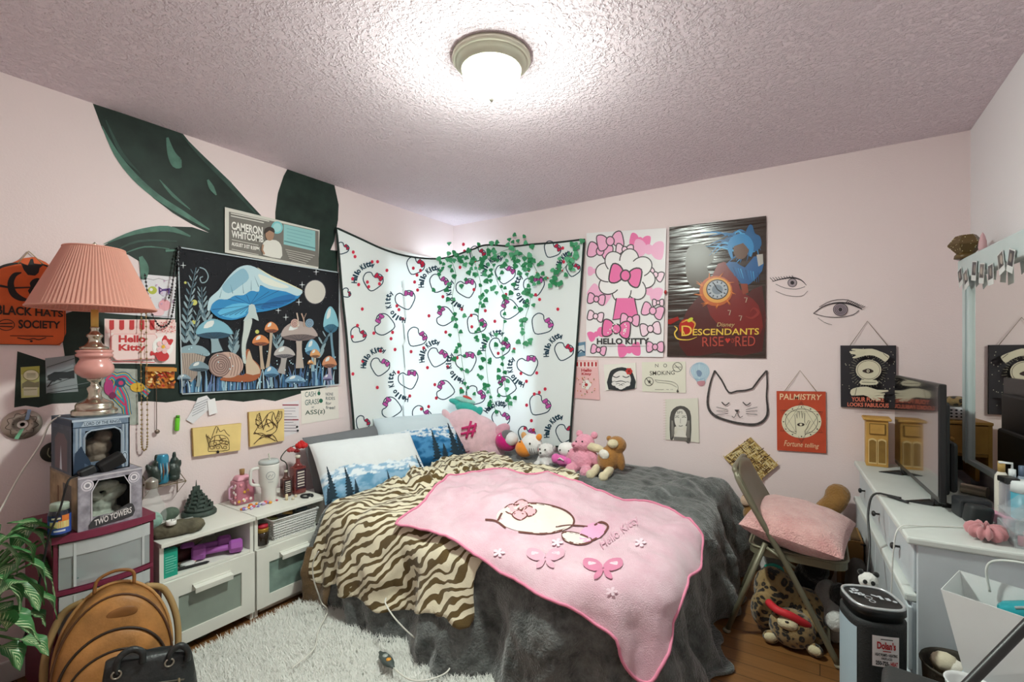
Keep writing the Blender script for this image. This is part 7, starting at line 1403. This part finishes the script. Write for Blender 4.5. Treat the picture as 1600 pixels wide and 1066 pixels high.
# miniature pine cabinet
PN = mat('#c99a4e', .5, var=.14, vs=14); PN2 = mat('#8d6a30', .6, var=.15, vs=20); PL = mat('#e0c48a', .5)
q = V((.247, 3.12, .7225)); t = thing('miniature_cabinet', q, 'little pine cabinet with one drawer and arched doors on the far end of the dresser', 'ornament'); w_, d_, h_ = .092, .10, .245
b = B(); b.box(q+V((0,0,.118)), (w_,d_,.236), PN, bev=.003); b.build('carcass', t); b = B(); b.box(q+V((0,0,.243)), (w_+.026,d_+.024,.014), PN, bev=.005); b.build('top', t)
f0 = face(q+V((-w_/2,-d_/2,.236)), (w_,0,0), (0,0,-.236))
b = B(); b.prism([(.14,.06),(.86,.06),(.86,.30),(.14,.30)], f0, .0005, .005, PN2); b.prism([(.18,.08),(.82,.08),(.82,.28),(.18,.28)], f0, .0052, .009, PN); b.build('drawer', t)
for x0, x1 in ((.10,.48),(.52,.90)):
    b = B(); ar = [(x0,.94)]+[(x0+(x1-x0)*k/8, .42-.035*sin(pi*k/8)) for k in range(9)]+[(x1,.94)]; b.prism(ar, f0, .0005, .005, PL); a = Art(b, f0, .0052); e = .035; a.poly([(x0+e,.91)]+[(x0+e+(x1-x0-2*e)*k/8, .45-.03*sin(pi*k/8)) for k in range(9)]+[(x1-e,.91)], PN2); b.build('door', t)
# pine shelf with a drawer in the corner, leopard bag and white basket on it
X0, X1, Y0, Y1 = .41, .612, 2.965, 3.215; t = thing('desk_shelf', ((X0+X1)/2,(Y0+Y1)/2,.7225), 'pine desktop shelf with a knobbed drawer in the corner behind the television', 'shelf'); b = B(); b.box(((X0+X1)/2,(Y0+Y1)/2,.985), (X1-X0,Y1-Y0,.014), PN, bev=.003); b.box(((X0+X1)/2,(Y0+Y1)/2+.01,.836), (X1-X0-.01,Y1-Y0-.02,.012), PN)
for x in (X0+.008, X1-.008): b.box((x,(Y0+Y1)/2+.005,.850), (.014,Y1-Y0-.012,.2555), PN)
b.box(((X0+X1)/2,Y1-.008,.85), (X1-X0-.03,.008,.25), mat('#5f4a2a', .7)); b.build('carcass', t); b = B(); b.box(((X0+X1)/2,Y0+.008,.910), (X1-X0-.032,.014,.128), PN, bev=.003); dq = b.build('drawer', t); b = B(); b.ell(((X0+X1)/2,Y0-.012,.91), .012, PN, nu=14, nv=10); b.cyl(((X0+X1)/2,Y0-.004,.91), ((X0+X1)/2,Y0+.003,.91), .006, PN, 10); b.build('knob', dq)
def leopard_mat(name, base='#8d7248', dark='#1d1611', sc_=42):
    m, nt, n, bb = nodes_of(name); tc = n.new('ShaderNodeTexCoord'); nz = n.new('ShaderNodeTexNoise'); nz.inputs['Scale'].default_value = 8; mxv = n.new('ShaderNodeMix'); mxv.data_type = 'VECTOR'; mxv.inputs[0].default_value = .08
    vo = n.new('ShaderNodeTexVoronoi'); vo.inputs['Scale'].default_value = sc_; nt.links.new(tc.outputs['Object'], mxv.inputs[4]); nt.links.new(tc.outputs['Object'], nz.inputs[0]); nt.links.new(nz.outputs['Color'], mxv.inputs[5]); nt.links.new(mxv.outputs[1], vo.inputs[0])
    cr = n.new('ShaderNodeValToRGB'); e = cr.color_ramp.elements; e[0].position = .0; e[0].color = (*lin('#6b4c2c'), 1); e[1].position = .20; e[1].color = (*lin(dark), 1); x = e.new(.42); x.color = (*lin(dark), 1); x = e.new(.50); x.color = (*lin(base), 1); x = e.new(1); x.color = (*lin('#a38a5e'), 1)
    nt.links.new(vo.outputs['Distance'], cr.inputs[0]); nt.links.new(cr.outputs[0], bb.inputs[0]); bb.inputs['Roughness'].default_value = .95; bb.inputs['Sheen Weight'].default_value = .3
    bz = n.new('ShaderNodeTexNoise'); bz.inputs['Scale'].default_value = 220; bp = n.new('ShaderNodeBump'); bp.inputs['Strength'].default_value = .6; bp.inputs['Distance'].default_value = .006; nt.links.new(tc.outputs['Object'], bz.inputs[0]); nt.links.new(bz.outputs['Fac'], bp.inputs['Height']); nt.links.new(bp.outputs[0], bb.inputs['Normal']); return m
LEO = leopard_mat('leopard_plush')
b = B(); b.box((.545,3.05,1.0235), (.11,.10,.06), mat('#dfe0e2', .6), bev=.01, seg=3); a = Art(b, face((.49,2.9999,1.05), (.11,0,0), (0,0,-.05)), .0003); [a.ell(.1+.16*(k % 6), .2+.3*(k//6)+.0*(k % 2), .045, .08, mat('#2f3338')) for k in range(18)]; b.build('small_basket', None, None, 'small white dotted basket on the pine desktop shelf', 'basket')
b = B(); b.ell((.545,3.05,1.079), (.055,.045,.025), LEO, nu=20, nv=12); b.build('leopard_purse', None, None, 'little leopard print purse lying on the white dotted basket', 'purse')
# things on the near end of the dresser
def top(px, py, z=.7225): return P(px, py, Z=z)
b = B(); c = V((.455, 2.235, .757)); b.box(c, (.07,.05,.068), mat('#232728', .5), rot=(0,.15,.35), bev=.014, seg=3); b.build('speaker', None, None, 'small black speaker block in front of the pink scrunchie', 'speaker')
b = B(); b.box((.455,2.325,.757), (.09,.07,.068), mat('#2b2d30', .5), rot=(0,0,.2), bev=.008); b.build('case', None, None, 'dark case standing behind the small black speaker', 'case')
b = B(); b.box((.522,2.27,.745), (.03,.13,.04), mat('#d39bb0', .5), rot=(0,0,.25), bev=.008, seg=3); b.build('hair_brush', None, None, 'pink brush lying between the dark case and the clear organizer', 'brush')
q = V((.440, 2.075, .7225)); b = B(); SC = mat('#c4858a', .85, sheen=.5, bump=.3, bs=60); n = 60; vs = []; mS = 10
for i in range(n):
    a_ = 2*pi*i/n
    for j in range(mS):
        p_ = 2*pi*j/mS; rr = .020+.007*sin(11*a_+.6*sin(3*a_)); vs.append(q+V(((.026+rr*cos(p_))*cos(a_), (.030+rr*cos(p_))*sin(a_), .0265+rr*.9*sin(p_)+.003*sin(7*a_))))
b.add(vs, [(i*mS+j, i*mS+(j+1) % mS, ((i+1) % n)*mS+(j+1) % mS, ((i+1) % n)*mS+j) for i in range(n) for j in range(mS)], SC, True); b.build('scrunchie', None, None, 'dusty pink velvet scrunchie at the near edge of the dresser', 'scrunchie')
ACR = mat('#dfe6ea', .06, alpha=.26, spec=.8); t = thing('acrylic_organizer', (.55,2.12,.7225), 'clear stepped acrylic organizer on the near end of the dresser', 'organizer'); ox0, ox1, oy0, oy1 = .495, .60, 2.03, 2.20
b = B()
for k, z in enumerate((.7245,.765,.806)): b.box(((ox0+ox1)/2,(oy0+oy1)/2,z), (ox1-ox0,oy1-oy0,.003), ACR)
for y in (oy0,(oy0+oy1)/2,oy1): b.add([(ox0,y,.7235),(ox1,y,.7235),(ox1,y,.89),(ox0+.05,y,.85),(ox0,y,.80),(ox0,y,.7235)][:5], [(0,1,2,3,4)], ACR)
b.box((ox1,(oy0+oy1)/2,.80), (.003,oy1-oy0,.16), ACR); b.box((ox0,(oy0+oy1)/2,.745), (.003,oy1-oy0,.042), ACR); b.build('tiers', t)
for k in range(6): b = B(); c = (.515+.025*(k % 3), 2.055+.055*(k//3)+.02*(k % 2), .7265); b.lathe(c, [(0,0),(.009,0),(.009,.028),(0,.029)], mat(['#c98a98','#8d6f7d','#d9c9cf','#5f4a50','#b97a86','#e0d5d8'][k], .3), 12); b.build('cosmetic_pot', None, None, 'little cosmetic pot inside the clear acrylic organizer', 'cosmetic', 'pots in the acrylic organizer')
q = V((.515, 2.31, .7225)); t = thing('lotion_bottle', q, 'clear rectangular bottle with dark cap behind the acrylic organizer', 'bottle')
b = B(); b.box(q+V((.02,-.05,.075)), (.035,.045,.15), mat('#c9c4cc', .08, alpha=.4, spec=.8), rot=(0,0,.2), bev=.005); b.build('glass', t); b = B(); b.box(q+V((.02,-.05,.1605)), (.04,.05,.02), BK, rot=(0,0,.2), bev=.004); b.build('cap', t)
q = V((.572, 2.243, .7225)); t = thing('wipes_tub', q, 'teal tub with white lid standing behind the acrylic organizer', 'tub'); b = B(); b.lathe(q, [(0,0),(.036,0),(.038,.004),(.038,.135),(0,.136)], mat('#4fa3b8', .35), 28); b.build('body', t); b = B(); b.lathe(q, [(.0395,.128),(.0395,.158),(.036,.164),(0,.165)], mat('#dce3e4', .4), 28); b.build('lid', t)
for k, (x, y, h_, m1, m2, lb) in enumerate(((.557,2.34,.225,'#d9d4c9','#b9995a','slim cream bottle with gold neck by the mirror'),(.583,2.34,.20,'#3f6fa8','#dfe6ea','blue pump bottle by the mirror'),(.608,2.34,.215,'#8d9aa8','#5f6f86','grey bottle by the mirror, right of the blue pump bottle'))):
    q = V((x-.03, y-.04, .7225)); t = thing('toiletry_bottle', q, lb, 'bottle', 'toiletries by the mirror'); b = B(); b.lathe(q, [(0,0),(.017,0),(.018,.004),(.018,h_*.72),(.009,h_*.8)], mat(m1, .35), 20); b.build('body', t); b = B(); b.lathe(q, [(.010,h_*.79),(.010,h_*.95),(0,h_*.96)], mat(m2, .35), 14)
    if k == 1: b.tube([q+V((0,0,h_*.95)), q+V((0,0,h_*1.05)), q+V((-.035,-.01,h_*1.06))], .004, mat(m2, .35), 8)
    b.build('cap', t)
b = B(); b.cyl((.50,2.70,.7445), (.57,2.66,.7445), .0215, mat('#a89c8a', .25, metal=.5), 20); b.build('tin', None, None, 'small metal cylinder lying under the mirror behind the television', 'tin')
b = B(); b.tube(smooth_pts([Tt(.62,-.09,.728), Tt(.6,-.13,.728), top(1420,786,.727), D(.70,-.012,.728), D(.745,-.045,.66), V((.165,2.34,.55)), V((.145,2.22,.42)), V((.13,2.05,.33)), V((.10,1.93,.12)), V((.04,1.90,.008)), V((-.02,1.96,.006))], 6), .0042, BK, 8); b.build('power_cable', None, None, 'black power cable from the television hanging over the dresser edge', 'cable')
b = B(); b.tube(smooth_pts([top(1535,826,.7255), top(1480,823,.7255), top(1440,822,.7255), D(1.12,-.009,.7255), D(1.135,-.028,.66), D(1.11,-.03,.50), D(1.10,-.03,.34), D(1.1,-.032,.1)], 6), .0022, mat('#dcdcd8', .5), 6); b.build('charging_cable', None, None, 'thin white cable lying along the near dresser edge and hanging down its front', 'cable')
# ---------------------------------------------------------------- heater
q = V((.135, 1.835, 0)); t = thing('tower_heater', q, 'black tower heater with a silver ringed top and white sticker, in front of the dresser', 'heater'); HB = mat('#26292a', .6, bump=.25, bs=220, var=.15, vs=150); hx, hy, hyw = .074, .078, radians(20)
def sq(a_, r_=1, p=.62): return (math.copysign(abs(cos(a_))**p, cos(a_))*r_, math.copysign(abs(sin(a_))**p, sin(a_))*r_)
def ringpts(r_, z, n=40):
    out = []
    for k in range(n): x, y = sq(2*pi*k/n, r_); out.append(q+V((x*hx*cos(hyw)-y*hy*sin(hyw), x*hx*sin(hyw)+y*hy*cos(hyw), z)))
    return out
def loft(b, rings, m, n=40, cap=True):
    vs = [p for r_, z in rings for p in ringpts(r_, z, n)]; fs = [(j*n+k, j*n+(k+1) % n, (j+1)*n+(k+1) % n, (j+1)*n+k) for j in range(len(rings)-1) for k in range(n)]
    if cap: fs += [tuple(reversed(range(n))), tuple(range((len(rings)-1)*n, len(rings)*n))]
    b.add(vs, fs, m, True)
b = B(); loft(b, [(1.05,0),(1.06,.02),(1.0,.03),(.98,.25),(1.0,.50),(1.0,.515),(.94,.517)], HB); b.build('body', t); b = B(); loft(b, [(.92,.5175),(.92,.532),(1.0,.536),(.99,.552),(.95,.556),(.9,.555)], mat('#1d1f20', .35)); b.build('top_panel', t)
b = B(); b.tube(ringpts(.93,.557), .0045, mat('#c9ced0', .3, metal=.6), 8, closed=True); b.build('silver_ring', t)
b = B(); ft = lambda x, y, d: q+V((x*hx*cos(hyw)-y*hy*sin(hyw), x*hx*sin(hyw)+y*hy*cos(hyw), .556+d)); a = Art(b, ft, .0008); SV = mat('#b9bdc2', .4)
for c_ in ((-.55,.3),(-.35,.15),(-.45,.45)): [a.ell(c_[0]+.1*cos(k*1.26), c_[1]+.1*sin(k*1.26), .06, .06, SV, n=10) for k in range(5)]
a.ring(-.2,-.15,.12,.12,.03,SV); a.ring(-.2,-.45,.1,.1,.03,SV); a.line([(.0,.1),(.2,-.05)], .1, SV); a.rect(.2,-.25,.32,.05,SV); a.rect(.4,-.3,.55,-.1,SV); a.ell(.65,-.35,.08,.08,SV); b.build('control_icons', t)
hd_ = (V((0,0,0))-q); hd_.z = 0; hd_.normalize(); hr = V((-hd_.y, hd_.x, 0))
rp = ringpts(1.006, 0, 480); cx_ = [float(proj(p+V((0,0,.44)))[0][0]) for p in rp]; ic = min((k for k in range(480) if (rp[k]-q).dot(hd_) > .03), key=lambda k: abs(cx_[k]-1383))
def lw_(x, y, d):
    sg = -1 if cx_[(ic+4) % 480] < cx_[ic] else 1; k = ic; acc = 0; st = sg if x > 0 else -sg
    while acc < abs(x) and abs(k-ic) < 200: acc += (rp[(k+st) % 480]-rp[k % 480]).length; k += st
    p = rp[k % 480]
    if acc > abs(x) and k != ic: pr_ = rp[(k-st) % 480]; p = p.lerp(pr_, (acc-abs(x))/max(1e-9, (p-pr_).length))
    n_ = (p-q).normalized(); n_.z = 0; return V((p.x, p.y, y))+n_*(d+.0006)
b = B(); b.grid(lambda u, v: lw_(-.034+.068*u, .392+.09*v, .0), 20, 2, mat('#e8e4e4', .4)); fl = lambda x, y, d: lw_(-.034+.068*x, .482-.09*y, d); a = Art(b, fl, .0008, .00015); RD = mat('#b3282c', .4); KK = mat('#26262a', .4)
a.line([(.3,.1),(.75,.1)], .03, KK); a.text("Dolan's", (.17,.17,.86,.42), RD, bold=.04); a.line([(.38,.48),(.68,.48)], .03, RD); a.text('HEAT PUMPS \u2022 HEATING', (.1,.55,.92,.65), KK, bold=.03); a.text('FIREPLACES', (.33,.68,.72,.76), KK, bold=.03); a.text('250-723-', (.12,.80,.62,.94), KK, bold=.04); a.text('HEAT', (.66,.80,.93,.94), RD, bold=.04); b.build('sticker', t)
b = B(); loft_p = ringpts(1.012, .0); k0 = 17; vs = []
for z in (.05, .49): vs += [p+V((0,0,z)) for p in ringpts(1.012, 0)[15:25]]
b.add(vs, [(k, k+1, 10+k+1, 10+k) for k in range(9)], mat('#a9bcc6', .35), True); b.build('side_panel', t)
# dark tote behind the heater with a small black and white toy on it
b = B(); b.box((.140,2.10,.21), (.085,.20,.42), mat('#2a2723', .85, bump=.3, bs=40), bev=.03, seg=4, taper=.92); b.build('tote_bag', None, None, 'dark tote bag squeezed between the heater and dresser', 'bag')
q = V((.145,2.115,.4205)); t = thing('panda_plush', q, 'small black and white plush toy on the dark tote in front of the dresser', 'plush toy'); PW, PBk = fur('#e3e3de', .5), fur('#232323', .5)
body(t, [(q+V((0,0,.03)), (.028,.03,.032), None)], PW, .004); body(t, [(q+V((0,-.003,.078)), (.03,.03,.028), None)], PW, .004, name='head')
for s_ in (-1, 1): blob(t, 'ear', q+V((.022*s_,.004,.102)), .010, PBk); blob(t, 'arm', q+V((.03*s_,-.012,.035)), (.011,.014,.02), PBk); blob(t, 'foot', q+V((.018*s_,-.03,.0125)), (.012,.016,.012), PW); blob(t, 'eye_patch', q+V((.011*s_,-.03,.082)), (.007,.004,.008), PBk)
# ---------------------------------------------------------------- folding chair with pink cushion
CH = mat('#77735f', .42, metal=.25, spec=.5, var=.06, vs=12); CH2 = mat('#5f5d50', .7, var=.12, vs=40); CYa, CYb = 2.385, 2.775
t = thing('folding_chair', (-.13,2.58,0), 'olive grey metal folding chair with a fluffy pink cushion on its seat, facing the dresser', 'chair')
b = B(); 
for y in (CYa, CYb): pass
bk = [(.066,CYa,.012), (-.10,CYa,.345), (-.19,CYa,.505), (-.30,CYa+.004,.70), (-.325,CYa+.025,.752), (-.335,CYa+.06,.772)]; bkr = [(x, CYa+CYb-y, z) for x, y, z in reversed(bk)]
b.tube(smooth_pts(bk[:3]+bk[3:]+bkr, 6), .0125, CH, 10); b.build('back_frame', t)
for y in (CYa+.022, CYb-.022): b = B(); b.tube([(-.365,y,.012), (-.205,y,.455)], .0115, CH, 10); b.ell((-.366,y,.013), (.018,.016,.012), mat('#8d8673', .6), nu=12, nv=8); b.build('rear_leg', t)
for y in (CYa, CYb): b = B(); b.ell((.067,y,.013), (.018,.016,.012), mat('#8d8673', .6), nu=12, nv=8); b.build('foot_cap', t)
b = B(); b.tube([(-.345,CYa+.022,.07), (-.345,CYb-.022,.07)], .008, CH, 8); b.tube([(.03,CYa,.085), (.03,CYb,.085)], .008, CH, 8); b.build('crossbar', t)
sx0, sx1, sy0, sy1 = -.275, .10, CYa+.028, CYb-.028
def rrect(x0, x1, y0, y1, r_, n=6):
    out = []
    for cx, cy, a0 in ((x1-r_,y1-r_,0),(x0+r_,y1-r_,pi/2),(x0+r_,y0+r_,pi),(x1-r_,y0+r_,1.5*pi)): out += [(cx+r_*cos(a0+pi/2*k/n), cy+r_*sin(a0+pi/2*k/n)) for k in range(n+1)]
    return out
idm = lambda x, y, d: (x, y, d)
b = B(); b.prism(rrect(sx0,sx1,sy0,sy1,.06), idm, .392, .428, CH); b.tube([(x,y,.428) for x, y in rrect(sx0,sx1,sy0,sy1,.06)], .006, CH, 8, closed=True); b.build('seat_pan', t); b = B(); b.prism(rrect(sx0+.015,sx1-.015,sy0+.015,sy1-.015,.05), idm, .4285, .436, CH2); b.build('seat_pad', t)
for y in (CYa+.012, CYb-.012): b = B(); b.tube([(-.20,y,.44), (-.09,y,.375)], .007, CH, 8); b.build('brace', t)
b = B(); b.grid(lambda u, v: (-.193-.122*v-.018*sin(pi*u)*(1), CYa+.004+(CYb-CYa-.008)*u, .515+.235*v+.035*sin(pi*u)*v), 16, 10, CH); o = b.build('backrest', t); solid(o, .010)
PKF = fleece('pink_fur', '#d9a09e', '#eec0bb', bs=150, bd=.014, scale2=14)
b = B(); b.col = None; pillow(b, (-.085, 2.575, .513), .40, .44, .165, (radians(3), radians(7), radians(-8)), PKF, 44); b.build('cushion', None, None, 'fluffy pink cushion lying on the seat of the folding chair', 'cushion')
# big brown teddy slumped behind the chair
TB = fur('#9a713f', .8, 90); q = V((-.06, 3.05, 0)); t = thing('teddy_bear', q, 'large brown teddy bear slumped upside down behind the folding chair, paws up against the wall', 'plush toy')
body(t, [((-.10,3.03,.20), (.17,.13,.20), None), ((-.17,3.0,.40), (.075,.06,.05), (0,.2,0)), ((-.02,3.03,.40), (.09,.07,.06), None), ((.045,3.07,.48), (.055,.05,.115), (0,.75,0)), ((.08,3.09,.545), (.06,.05,.06), (0,.6,0)), ((-.24,3.02,.38), (.05,.05,.05), None), ((-.34,3.05,.45), (.05,.05,.05), None), ((-.3,3.04,.38), (.08,.06,.05), None)], TB, .012, 6)
blob(t, 'paw_pad', (-.355,3.005,.46), (.03,.012,.03), fur('#d9b9a0', .4)); blob(t, 'ribbon', (.07,2.99,.435), (.045,.008,.018), mat('#e3dedd', .5), (0,.5,0))
b = B(); b.box((.125,2.93,.20), (.09,.22,.40), mat('#96713f', .75, var=.1), rot=(0,0,.05), bev=.002); b.box((.125,2.93,.401), (.07,.20,.004), mat('#5f4526', .8), rot=(0,0,.05)); b.build('cardboard_box', None, None, 'tall brown cardboard box standing between the chair and the dresser', 'box')
b = B(); b.box((.10,2.81,.43), (.05,.004,.11), mat('#dfe0de', .6), rot=(.2,0,.25)); b.build('paper', None, None, 'white card leaning against the tall cardboard box behind the pink cushion', 'paper')
b = B(); b.ell((.145,2.69,.18), (.05,.11,.178), mat('#4a4744', .9, bump=.4, bs=30), None, 28, 18, .75); b.build('grey_bag', None, None, 'soft dark grey bag slumped in front of the cardboard box', 'bag')
# ---------------------------------------------------------------- plush pile under the chair
q = V((-.13, 2.55, 0)); t = thing('leopard_plush', q, 'leopard plush lying upside down under the chair with red bandana and cream muzzle', 'plush toy'); CRM2 = fur('#d8cca8', .4)
body(t, [((-.17,2.60,.14), (.10,.09,.14), (0,-.3,0)), ((-.06,2.62,.10), (.10,.10,.10), None), ((-.22,2.53,.10), (.06,.06,.09), None), ((-.03,2.52,.07), (.06,.05,.07), None)], LEO, .009, 4)
body(t, [((-.105,2.455,.082), (.092,.075,.082), None)], LEO, .007, 3, name='head'); body(t, [((-.118,2.402,.124), (.042,.03,.028), (-.5,0,0))], CRM2, .005, 3, name='muzzle'); blob(t, 'nose', (-.120,2.378,.140), (.008,.005,.005), EY)
b = B(); b.tube(smooth_pts([(-.20,2.45,.175), (-.16,2.40,.172), (-.11,2.395,.165), (-.06,2.42,.135), (-.04,2.45,.11)], 6), [.010]+[.017]*23+[.010], mat('#c92a33', .6), 10); b.build('bandana', t)
for x, y, r_ in ((-.185,2.425,.3),(-.02,2.42,-.3)): b = B(); b.ell((x,y,.032), (.034,.022,.028), LEO, (0,0,r_), 18, 12); e = b.build('ear', t); b = B(); b.ell((x,y-.012,.036), (.028,.014,.02), CRM2, (0,0,r_), 16, 10); b.build('ear_lining', e)
t = thing('husky_plush', (.06,2.72,0), 'grey and white plush with a dark back and white paw under the chair front', 'plush toy'); GF, BF = fur('#8f8d8a', .7, 90), fur('#2b2a2a', .7, 90)
body(t, [((.055,2.60,.10), (.05,.075,.10), None), ((.03,2.66,.13), (.06,.08,.12), None)], GF, .008, 4); body(t, [((.075,2.62,.20), (.045,.06,.06), None)], BF, .007, 3, name='back'); body(t, [((.06,2.525,.13), (.04,.035,.045), (0,.3,0))], fur('#d5d5d2', .6), .006, 3, name='paw')
t = thing('black_plush', (-.03,2.72,0), 'fuzzy black plush lying behind the leopard plush under the chair', 'plush toy'); body(t, [((-.04,2.73,.16), (.08,.06,.14), None), ((-.02,2.70,.27), (.06,.05,.06), None)], fur('#1f1e1e', .8, 70), .009, 4)
t = thing('grey_plush', (-.2,2.71,0), 'grey plush with a teal ribbon under the back of the chair seat', 'plush toy'); body(t, [((-.20,2.72,.13), (.06,.05,.13), None), ((-.19,2.70,.28), (.05,.045,.05), None)], fur('#77726c', .5), .009, 4)
b = B(); b.tube(smooth_pts([(-.225,2.655,.25), (-.19,2.64,.27), (-.155,2.65,.25), (-.165,2.645,.20), (-.15,2.645,.15)], 6), .010, mat('#2fa58f', .5), 8); b.build('ribbon', t)
# floor cord by the chair
b = B(); b.tube(smooth_pts([(.11,2.05,.006), (.06,2.15,.006), (.02,2.18,.006), (-.01,2.12,.006), (-.03,2.0,.006)], 6), .0035, mat('#3a2f26', .6), 6); b.build('floor_cable', None, None, 'dark cable curling on the wooden floor by the front leg of the chair', 'cable')
# ---------------------------------------------------------------- near right corner: suitcase, bag, bin
t = thing('suitcase', (.26,1.37,0), 'black hard suitcase standing at the bottom right, its ridged top towards the camera', 'suitcase'); SU = mat('#2c2f2f', .5, spec=.5, bump=.1, bs=150); b = B(); b.box((.25,1.36,.275), (.27,.24,.548), SU, rot=(0,0,-.12), bev=.02, seg=4); b.build('shell', t); b = B(); b.box((.20,1.36,.5505), (.006,.15,.006), BK, rot=(0,0,-.12)); b.build('top_groove', t)
p0, p1 = V((.185,1.262,.566)), V((.618,1.54,1.093)); b = B(); b.cyl(p0, p1, .0095, BK, 14); b.ell(p0, .0125, BK, nu=12, nv=8); b.build('pole', None, None, 'black pole slanting from the suitcase up to the right wall', 'pole')
q = V((.272,1.40,.5495)); b = B(); b.open_lathe(q, [(.0,.002),(.03,.002),(.034,.006),(.041,.046),(.043,.05),(.040,.05),(.036,.044),(.030,.008),(0,.007)], mat('#d9dcdc', .4), 32); b.build('bowl', None, None, 'small white plastic bowl on the black suitcase', 'bowl')
q = V((.335,1.83,.0)); t = thing('waste_bin', q, 'dark waste bin full of crumpled paper beside the dresser end', 'bin'); b = B(); b.open_lathe(q, [(0,.0),(.06,.0),(.085,.41),(.09,.415),(.088,.42),(.082,.41),(.056,.01),(0,.01)], mat('#3a352d', .7, bump=.4, bs=70), 28); b.build('body', t)
for k in range(7): b = B(); b.ell(q+V((R.uniform(-.035,.035), R.uniform(-.035,.035), .355+.012*k)), (.033,.028,.024), mat(['#cfc6ad','#a89878','#e0dccf'][k % 3], .8, bump=.8, bs=25), (R.random(),R.random(),0), 9, 6); b.build('paper_scrap', None, None, 'crumpled paper scrap in the dark waste bin', 'paper', 'scraps in the waste bin')
b = B(); b.box((.435,1.60,.255), (.27,.16,.51), mat('#aebfc6', .6), rot=(0,0,radians(-24)), bev=.006); b.build('storage_box', None, None, 'pale blue grey storage box under the white gift bag', 'box')
def gr(p): p = V(p)-V((.435,1.60,0)); c_, s_ = cos(radians(-24)), sin(radians(-24)); return V((.435+p.x*c_-p.y*s_, 1.60+p.x*s_+p.y*c_, p.z))
t = thing('gift_bag', (.44,1.61,.511), 'white paper gift bag with cord handle, holding a teal bottle, at the right edge', 'bag'); WP = mat('#e4e8e8', .6, bump=.15, bs=12); gx0, gx1, gy0, gy1, gz0, gz1 = .295, .60, 1.535, 1.66, .5105, .715
b = B(); e = .022; lo = [(gx0+.02,gy0+.01),(gx1-.02,gy0+.01),(gx1-.02,gy1-.01),(gx0+.02,gy1-.01)]; hi = [(gx0-e,gy0-.005),(gx1+.005,gy0-.02),(gx1+.005,gy1+.005),(gx0-e,gy1+.01)]; ml = [(gx0+.01,(gy0+gy1)/2)]
b.add([(x,y,gz0) for x, y in lo]+[(x,y,gz1+(.012 if i > 1 else 0)) for i, (x, y) in enumerate(hi)], [(0,1,5,4),(1,2,6,5),(2,3,7,6),(3,0,4,7),(3,2,1,0)], WP); b.v = [gr(p) for p in b.v]; o = b.build('paper_body', t); solid(o, .0015, 1)
b = B(); hpts = [(.335,1.655,.70),(.33,1.65,.755),(.345,1.645,.785),(.39,1.64,.80),(.45,1.64,.80),(.485,1.645,.775),(.485,1.65,.73),(.478,1.655,.70)]; b.tube([gr(p) for p in smooth_pts(hpts, 5)], .003, mat('#cfd3cf', .6), 7); b.build('cord_handle', t)
p0, p1 = gr((.37,1.60,.675)), gr((.585,1.60,.775)); t = thing('spray_bottle', p0, 'teal bottle with silver stripe lying in the white gift bag', 'bottle'); dq_ = (p1-p0); eu = tuple(dq_.to_track_quat('Z','Y').to_euler()); L = dq_.length
b = B(); b.lathe(p0, [(0,0),(.024,0),(.030,.012),(.031,L*.8),(.026,L*.95),(.02,L),(0,L)], mat('#2fa3ae', .25, metal=.3), 26, rot=eu); b.build('body', t); b = B(); s3_ = V((0,-.0,.032)); b.tube([p0+dq_*.1+V((-.006,-.022,.024)), p0+dq_*.9+V((-.006,-.022,.024))], .004, mat('#d3dadb', .25, metal=.6), 6); b.build('silver_stripe', t)
for k in range(5): b = B(); b.ell((.34+.03*k, 1.60+.012*(k % 3), .64+.012*(k % 2)), (.028,.024,.02), mat(['#dfe0d3','#8fa08a','#e9e9e4'][k % 3], .8, bump=.6, bs=30), (k,.5*k,0), 10, 7); b.build('tissue', None, None, 'crumpled tissue inside the white gift bag', 'paper', 'tissue in the white gift bag')
